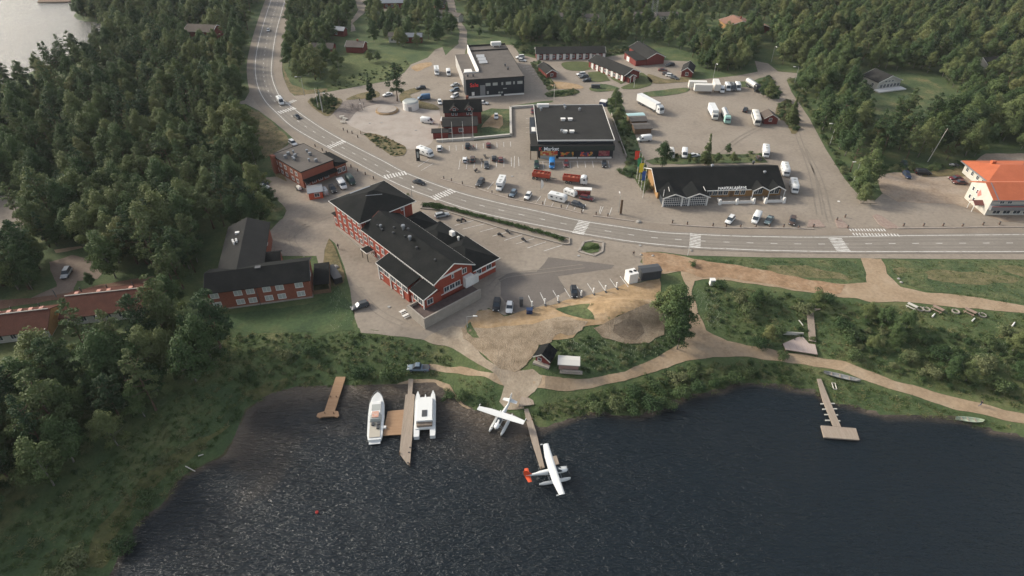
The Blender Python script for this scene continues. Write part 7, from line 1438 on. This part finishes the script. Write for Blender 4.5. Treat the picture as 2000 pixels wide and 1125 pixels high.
def scatter(name,pts,protos,label=None,kind='stuff',cat=None,vid=None):
    """pts: x,y,z,scale ; one object, instanced through geometry nodes"""
    pts=np.asarray(pts,float); n=len(pts)
    me=bpy.data.meshes.new(name); me.vertices.add(n); me.vertices.foreach_set('co',pts[:,:3].astype(np.float32).ravel()); me.update()
    a=me.attributes.new('scl','FLOAT','POINT'); a.data.foreach_set('value',pts[:,3].astype(np.float32))
    a=me.attributes.new('rot','FLOAT','POINT'); a.data.foreach_set('value',rng.uniform(0,6.28,n).astype(np.float32))
    a=me.attributes.new('vid','INT','POINT'); a.data.foreach_set('value',(rng.integers(0,len(protos),n) if vid is None else np.asarray(vid)).astype(np.int32))
    o=link(name,me); tag(o,label,cat,kind=kind)
    ng=bpy.data.node_groups.new(name,'GeometryNodeTree'); ng.interface.new_socket('Geometry',in_out='INPUT',socket_type='NodeSocketGeometry'); ng.interface.new_socket('Geometry',in_out='OUTPUT',socket_type='NodeSocketGeometry')
    N=ng.nodes; L=ng.links; gi=N.new('NodeGroupInput'); go=N.new('NodeGroupOutput'); jn=N.new('GeometryNodeJoinGeometry')
    def attr(nm,ty):
        q=N.new('GeometryNodeInputNamedAttribute'); q.data_type=ty; q.inputs['Name'].default_value=nm; return q.outputs['Attribute']
    sc=attr('scl','FLOAT'); ro=attr('rot','FLOAT'); vi=attr('vid','INT')
    cx=N.new('ShaderNodeCombineXYZ'); L.new(ro,cx.inputs['Z'])
    for v,obs in enumerate(protos):
        cp=N.new('FunctionNodeCompare'); cp.data_type='INT'; cp.operation='EQUAL'; L.new(vi,cp.inputs[2]); cp.inputs[3].default_value=v
        jj=N.new('GeometryNodeJoinGeometry')
        for ob in obs:
            oi=N.new('GeometryNodeObjectInfo'); oi.transform_space='ORIGINAL'; oi.inputs['Object'].default_value=ob; L.new(oi.outputs['Geometry'],jj.inputs[0])
        gt=N.new('GeometryNodeGeometryToInstance'); L.new(jj.outputs[0],gt.inputs[0])
        ip=N.new('GeometryNodeInstanceOnPoints'); L.new(gi.outputs[0],ip.inputs['Points']); L.new(cp.outputs[0],ip.inputs['Selection']); L.new(gt.outputs[0],ip.inputs['Instance'])
        L.new(cx.outputs[0],ip.inputs['Rotation']); L.new(sc,ip.inputs['Scale']); L.new(ip.outputs[0],jn.inputs[0])
    L.new(jn.outputs[0],go.inputs[0]); md=o.modifiers.new('scatter','NODES'); md.node_group=ng
    return o
def proto_objs(kind):
    """the crown/trunk objects of a tree already standing in the scene, one pair per variant"""
    out=[]
    for c,t in PROTO[kind]:
        oc=next((o for o in COL.objects if o.data==c),None); ot=next((o for o in COL.objects if o.data==t),None)
        if oc and ot: out.append((oc,ot))
    return out
for kind in ('pine','birch'):
    r=TP[kind]
    if r:
        X=np.array([l[0] for l in r]); Y=np.array([l[1] for l in r]); S=np.array([l[2] for l in r])
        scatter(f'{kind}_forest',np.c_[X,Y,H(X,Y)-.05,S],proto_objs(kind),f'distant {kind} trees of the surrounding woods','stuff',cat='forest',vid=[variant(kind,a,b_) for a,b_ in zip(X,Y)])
print('forest rest',{k:len(v) for k,v in TP.items()})
# single trees and bushes that stand on their own: kind, foot px, scale, label
SOLO=[('pine',(776,198),1.5,'big dark pine standing alone beside the round stage'),
('spruce',(727,197),1.15,'narrow dark spruce by the playground and side road'),
('spruce',(1545,240),1.25,'narrow green tree at the edge of the lorry park by the side road'),
('birch',(1500,195),.8,'green tree behind the parked tank lorry'),
('birch',(1490,190),.7,'smaller green tree left of the dark truck cab'),
('spruce',(1376,322),1.1,'narrow spruce rising behind the long black roof'),
('birch',(1293,326),.85,'round dark tree behind the left end of the long black roof'),
('birch',(1200,215),.8,'tall narrow tree beside the blue waste container'),
('birch',(1205,240),.6,'leafy tree at the market retaining wall'),
('birch',(1215,262),.5,'small leafy tree between market wall and sheds'),
('birch',(1312,652),1.32,'large round dark tree at the end of the sandy mound'),
('birch',(1322,682),1.0,'dense lower tree joined to the big round tree by the path'),
('birch',(1297,625),.95,'green tree beside the dark storage container'),
('birch',(1475,600),.55,'bushy tree on the slope below the red soil track'),
('birch',(1500,668),.50,'bushy tree left of the wooden deck'),
('birch',(1592,600),.52,'round bush like tree above the wooden stairs'),
('pine',(640,212),.62,'dark pine by the two white flagpoles near the crossing'),
('pine',(628,208),.6,'left one of the dark pines by the white flagpoles'),
('pine',(653,210),.55,'right one of the dark pines by the white flagpoles'),
('birch',(1690,625),.5,'left tree of the thicket under the picnic tables'),
('birch',(1720,640),.58,'tallest tree of the thicket under the picnic tables'),
('birch',(1745,665),.58,'front tree of the thicket under the picnic tables'),
('birch',(1770,640),.52,'right tree of the thicket under the picnic tables'),
('birch',(1700,680),.42,'small tree at the foot of the thicket near the path'),
('birch',(1850,740),.6,'left tree of the clump above the curving path'),
('birch',(1885,745),.62,'right tree of the clump above the curving path'),
('birch',(1975,690),.55,'tree at the right edge above the curving path'),
('birch',(1990,740),.6,'tree low at the right edge beside the curving path'),
('birch',(1420,300),.4,'low bushy tree behind the middle of the long black roof'),
('birch',(1400,318),.38,'second low bushy tree behind the long black roof'),
('birch',(1430,318),.42,'rightmost low bushy tree behind the long black roof'),
('birch',(1345,320),.35,'small shrubby tree beside the vans behind the black roof'),
('birch',(1250,345),.45,'leafy tree at the foot of the coloured flags'),
('birch',(1262,372),.4,'leafy shrub tree in front of the coloured flags'),
('birch',(338,604),1.05,'pale green birch beside the red apartment block'),
('birch',(492,440),.95,'broad birch between the brick pub and the apartment block'),
('birch',(462,443),.9,'tree behind the black roofed apartment block'),
('birch',(520,434),.75,'dark leafy tree at the corner of the yard behind the apartments'),
('birch',(386,512),.7,'light green tree at the left wall of the apartment block'),
('birch',(490,300),1.0,'tree on the verge left of the main road bend'),
('birch',(505,272),.75,'smaller tree on the grassy verge by the road junction'),
('birch',(662,138),.9,'round tree in the meadow beside the red house'),
('birch',(738,120),.5,'small round tree in the bright meadow'),
('birch',(722,122),.6,'taller round tree in the bright meadow'),
('birch',(655,162),.7,'tree at the lower left corner of the bright meadow'),
('birch',(1675,385),.95,'leafy tree at the corner of side road and gravel yard'),
('birch',(1684,398),.7,'lower tree at the corner of side road and gravel yard'),
('birch',(930,224),.4,'small green shrub tree beside the dark red shop'),
('birch',(180,560),.45,'clipped round green bush tree by the brown drive'),
]
for kd,p,s,lab in SOLO:
    x,y,z=P(*p); place_tree(kd,x,y,s,rng.uniform(0,6.28),lab,'tree',None)
# bushes one can count along banks
BUSH=[(p,s) for p,s in [((1640,640),1.2),((1660,665),1.3),((1790,665),1.1),((1830,700),1.3),((1860,705),1.1),((1910,720),1.5),((1940,760),1.4),((1810,730),1.3),((1780,705),1.2),((1670,700),1.1),((1925,675),1.0),((1960,655),1.1),((1455,615),1.3),((1490,585),1.2),((1440,590),1.1),((1570,612),1.2),((1610,590),1.2),((1485,680),1.3),((1520,655),1.1),((1405,560),1.0),((1540,745),.8),((705,735),1.5),((762,738),1.4),((875,776),.9),((905,778),.8),((935,790),.8),((1352,520),.6),((1530,700),.8),((795,384),.5),((1265,372),.9),((1212,338),.8),((1300,792),1.2),((1270,798),1.3),((1235,800),1.2),((1335,775),1.2),((1365,762),1.1),((1395,752),1.0),((1430,742),1.1),((1460,735),1.0),((1200,796),1.1),((1165,800),1.0),((1320,745),1.2),((1285,765),1.2),((1355,735),1.1),((1240,770),1.1),((490,740),1.0),((560,700),1.0),((610,690),.9),((290,975),1.0),((240,1075),1.1),((320,905),.7),((150,1110),1.4),((15,760),1.4),((60,835),1.3)]]
for i,((px_,py_),s) in enumerate(BUSH):
    x,y,z=P(px_,py_); reg='on the lake shore right of the seaplane pier' if 1100<px_<1480 and py_>700 else ('on the bank at the lower left' if px_<650 else 'by the boat landing' if px_<1000 else 'beside the roads')
    place_tree('bush',x,y,s,rng.uniform(0,6.28),lmlabel('big' if s>1.15 else 'small','bushy green','willow',x,y),'bush',f'willow bushes {lmlabel("","","",x,y)}')
# undergrowth that nobody could count
def under(poly,sp,s0,s1,rg=rng,allow=False):
    X,Y=poisson(poly,sp,rg)
    if not allow: k=free(X,Y,.4); X=X[k]; Y=Y[k]
    k=~inside(near_poly,X,Y)&~inside(far_poly,X,Y); X=X[k]; Y=Y[k]
    return np.c_[X,Y,H(X,Y)-.12,rg.uniform(s0,s1,len(X))]
bo=proto_objs('bush')
U=[under([(440,650),(640,648),(700,648),(760,655),(830,664),(885,690),(870,706),(760,708),(700,722),(640,735),(560,745),(500,760),(440,720)],2.2,.12,.34),
 under([(1080,668),(1110,652),(1150,650),(1190,655),(1230,668),(1290,662),(1300,600),(1340,600),(1342,640),(1325,668),(1280,692),(1220,718),(1150,730),(1135,725),(1130,700),(1090,690)],1.5,.14,.45),
 under([(1040,790),(1100,790),(1150,775),(1220,755),(1290,730),(1340,714),(1400,706),(1480,704),(1540,715),(1560,745),(1500,748),(1440,748),(1400,762),(1340,770),(1300,786),(1250,808),(1200,806),(1110,815),(1040,820)],1.9,.12,.5),
 under([(1640,600),(1700,600),(1790,640),(1900,650),(2000,660),(2150,700),(2150,830),(1980,795),(1880,770),(1800,745),(1720,722),(1640,690)],2.9,.2,.72),
 under([(1372,552),(1440,560),(1560,575),(1600,600),(1590,680),(1520,672),(1430,662),(1385,640),(1365,600)],3.2,.14,.5),
 under([(60,770),(160,720),(310,640),(430,655),(450,700),(400,740),(300,810),(220,880),(120,970),(-100,1060),(-150,820)],3.6,.3,.8),
 under([(-60,700),(60,690),(130,690),(60,760),(60,860),(-120,900),(-120,760)],2.2,.4,1.0),
 under([(1178,200),(1212,180),(1215,205),(1228,230),(1240,262),(1248,290),(1262,320),(1268,350),(1258,380),(1240,350),(1212,340),(1224,320),(1205,262),(1192,222)],2.6,.2,.6,allow=True),
 under([(1480,165),(1502,148),(1522,180),(1522,194),(1505,194)],1.6,.3,.8,allow=True),
 under([(1520,205),(1540,195),(1555,222),(1560,256),(1545,262),(1535,240),(1515,225)],1.8,.25,.7,allow=True),
 under([(1300,305),(1340,302),(1430,302),(1480,300),(1500,316),(1275,320)],2.8,.2,.55,allow=True),
 under([(1000,84),(1180,100),(1235,92),(1232,99),(1180,110),(1045,112),(1012,100)],3,.5,1.1,allow=True),
 under([(1064,184),(1125,175),(1134,180),(1110,188),(1070,190)],1.4,.2,.5,allow=True),
 under([(1035,122),(1056,119),(1068,140),(1085,172),(1072,178),(1062,165)],1.8,.2,.5,allow=True),
 under([(712,262),(735,262),(760,272),(792,288),(788,304),(770,306),(740,288)],1.7,.15,.4,allow=True),
 under([(603,199),(625,192),(650,192),(660,198),(655,212),(640,224),(620,214)],2.0,.4,.8,allow=True),
 under([(640,168),(700,140),(790,118),(800,126),(765,154),(660,174)],3.2,.15,.45,allow=True),
 under([(1695,338),(1740,322),(1800,322),(1870,324),(1885,312),(1900,318),(1880,332),(1800,336),(1745,335)],2.4,.3,1.0,allow=True),
 under([(1536,158),(1558,156),(1600,240),(1670,372),(1660,362),(1620,300),(1584,236)],2.6,.3,.9)]
scatter('undergrowth',np.vstack(U),bo,'low green shrubs and weeds covering banks and verges',cat='undergrowth')
# grass tufts
def tuft(seed,m):
    rg=np.random.default_rng(seed); n=46; a=rg.uniform(0,6.28,n); r=rg.uniform(0,.55,n)**1; x=r*np.cos(a); y=r*np.sin(a); hgt=rg.uniform(.08,.34,n); an=rg.uniform(0,6.28,n); wd=rg.uniform(.04,.10,n)
    dx=np.cos(an)*wd; dy=np.sin(an)*wd; lx=rg.normal(0,.3,n); ly=rg.normal(0,.3,n)
    V=np.stack([np.c_[x-dx,y-dy,np.zeros(n)],np.c_[x+dx,y+dy,np.zeros(n)],np.c_[x+lx+dx*.6,y+ly+dy*.6,hgt],np.c_[x+lx-dx*.6,y+ly-dy*.6,hgt]],1).reshape(-1,3)
    return npmesh('tuft',V,np.arange(4*n).reshape(n,4),m)
M_tuft=mat('grass_blades',[(.06,.095,.034),(.085,.12,.043),(.115,.145,.055),(.19,.19,.09)],.5,.9,coord='obj',objrand=True,spec=.1)
leafy(M_tuft,.3)
tfo=[]
for i,(q) in enumerate([(1420,640),(1760,600),(300,940)]):
    x,y,z=P(*q); tfo.append((tag(link('grass_tuft',tuft(50+i,M_tuft),None,(x,y,z+.02)),'tuft of tall grass on the '+('slope under the red soil track','meadow below the picnic tables','bank in the lower left corner')[i],'grass tuft'),))
TF=[under([(1345,506),(1672,510),(1694,550),(1500,530)],1.1,.5,1.3,allow=True),under([(1736,510),(2200,510),(2200,630),(2000,594),(1810,568),(1755,550)],1.4,.5,1.3,allow=True),
 under([(1372,552),(1600,585),(1700,592),(2050,618),(2150,700),(2100,830),(1980,795),(1720,730),(1600,690),(1430,662),(1385,640)],1.2,.5,1.5),
 under([(410,615),(690,600),(760,655),(885,700),(870,740),(560,760),(470,820),(300,1000),(200,1120),(-100,1120),(200,900),(430,700)],1.25,.5,1.6),
 under([(1040,790),(1220,755),(1400,706),(1560,712),(1700,755),(1900,812),(2000,838),(1900,835),(1780,812),(1620,785),(1500,750),(1300,790),(1040,826)],1.0,.5,1.4),
 under([(900,735),(960,752),(975,785),(940,800),(900,780)],.8,.4,1),
 under([(880,640),(1290,560),(1290,600),(1100,660),(905,640)],4.2,.5,1.1,allow=True),
 under([(478,210),(540,248),(560,284),(520,310),(498,250)],1.5,.4,1.1,allow=True)]
scatter('tall_grass',np.vstack(TF),tfo,'tall grass on the meadows and lake banks',cat='grass')
# cow parsley and other pale flower heads
def umbel(seed):
    rg=np.random.default_rng(seed); mb=MB(); 
    for _ in range(9):
        x,y,z=rg.uniform(-1.1,1.1),rg.uniform(-1.1,1.1),rg.uniform(.35,.7); r=rg.uniform(.04,.07); mb.add([(x+r*math.cos(t*1.257),y+r*math.sin(t*1.257),z) for t in range(5)],[(0,1,2,3,4)]).bar((x,y,0),(x,y,z),.012)
    return mb.mesh('flower_heads',mat('cream_flowers',[(.24,.27,.17),(.36,.38,.27)],3,.8))
x_,y_,z_=P(1395,610); uo=[(tag(link('flower_clump',umbel(9),None,(x_,y_,z_)),'clump of pale flower heads on the slope beside the narrow path','flowers'),)]
FL=[under([(1360,575),(1395,565),(1410,620),(1395,650),(1372,620)],1.6,.7,1.3),under([(1130,665),(1200,665),(1280,668),(1330,640),(1335,665),(1250,700),(1160,725),(1140,700)],2.0,.7,1.3),under([(1090,668),(1120,655),(1140,670),(1110,690)],1.5,.7,1.3),under([(640,690),(830,670),(880,695),(760,705),(640,712)],3.2,.6,1.1),under([(1860,650),(1990,660),(2000,720),(1900,730),(1850,690)],3.0,.7,1.3),under([(660,500),(668,560),(690,600),(700,640),(650,640),(640,560)],2.5,.7,1.2,allow=True),under([(0,755),(60,735),(70,800),(0,850)],2.2,.8,1.4)]
scatter('white_flowers',np.vstack(FL),uo,'pale flower heads scattered over the weedy slopes',cat='flowers')
# hedge
def hedge(pts,wid,hgt,label,dens=60):
    w=catm(W2(pts),.8); rg=np.random.default_rng(3); cl=[]
    for a,b in zip(w,w[1:]):
        for _ in range(2): t=rg.uniform(); cx,cy=a+(b-a)*t+rg.normal(0,wid*.14,2); cl.append((cx,cy,h1(cx,cy)+hgt*.45,wid*.42*rg.uniform(.8,1.2),hgt*.5*rg.uniform(.8,1.2)))
    V,F=leaves(rg,cl,.11,dens,.7); return tag(link('hedge',npmesh('hedge',V,F,M_hedge)),label,'hedge')
hedge([(832,403),(850,402),(880,410),(940,426),(1000,441),(1060,457),(1104,471)],1.7,1.1,'long clipped green hedge between hotel car park and main road')
hedge([(834,402),(846,405),(862,408)],2.6,1.0,'wider rounded end of the roadside hedge near the hotel tower')
hedge([(1145,487),(1158,484),(1166,480)],2.2,.7,'small green hedge in the stone edged bed by the crossing')
hedge([(1082,183),(1120,180)],1.6,.9,'green hedge on the verge near the cabin')
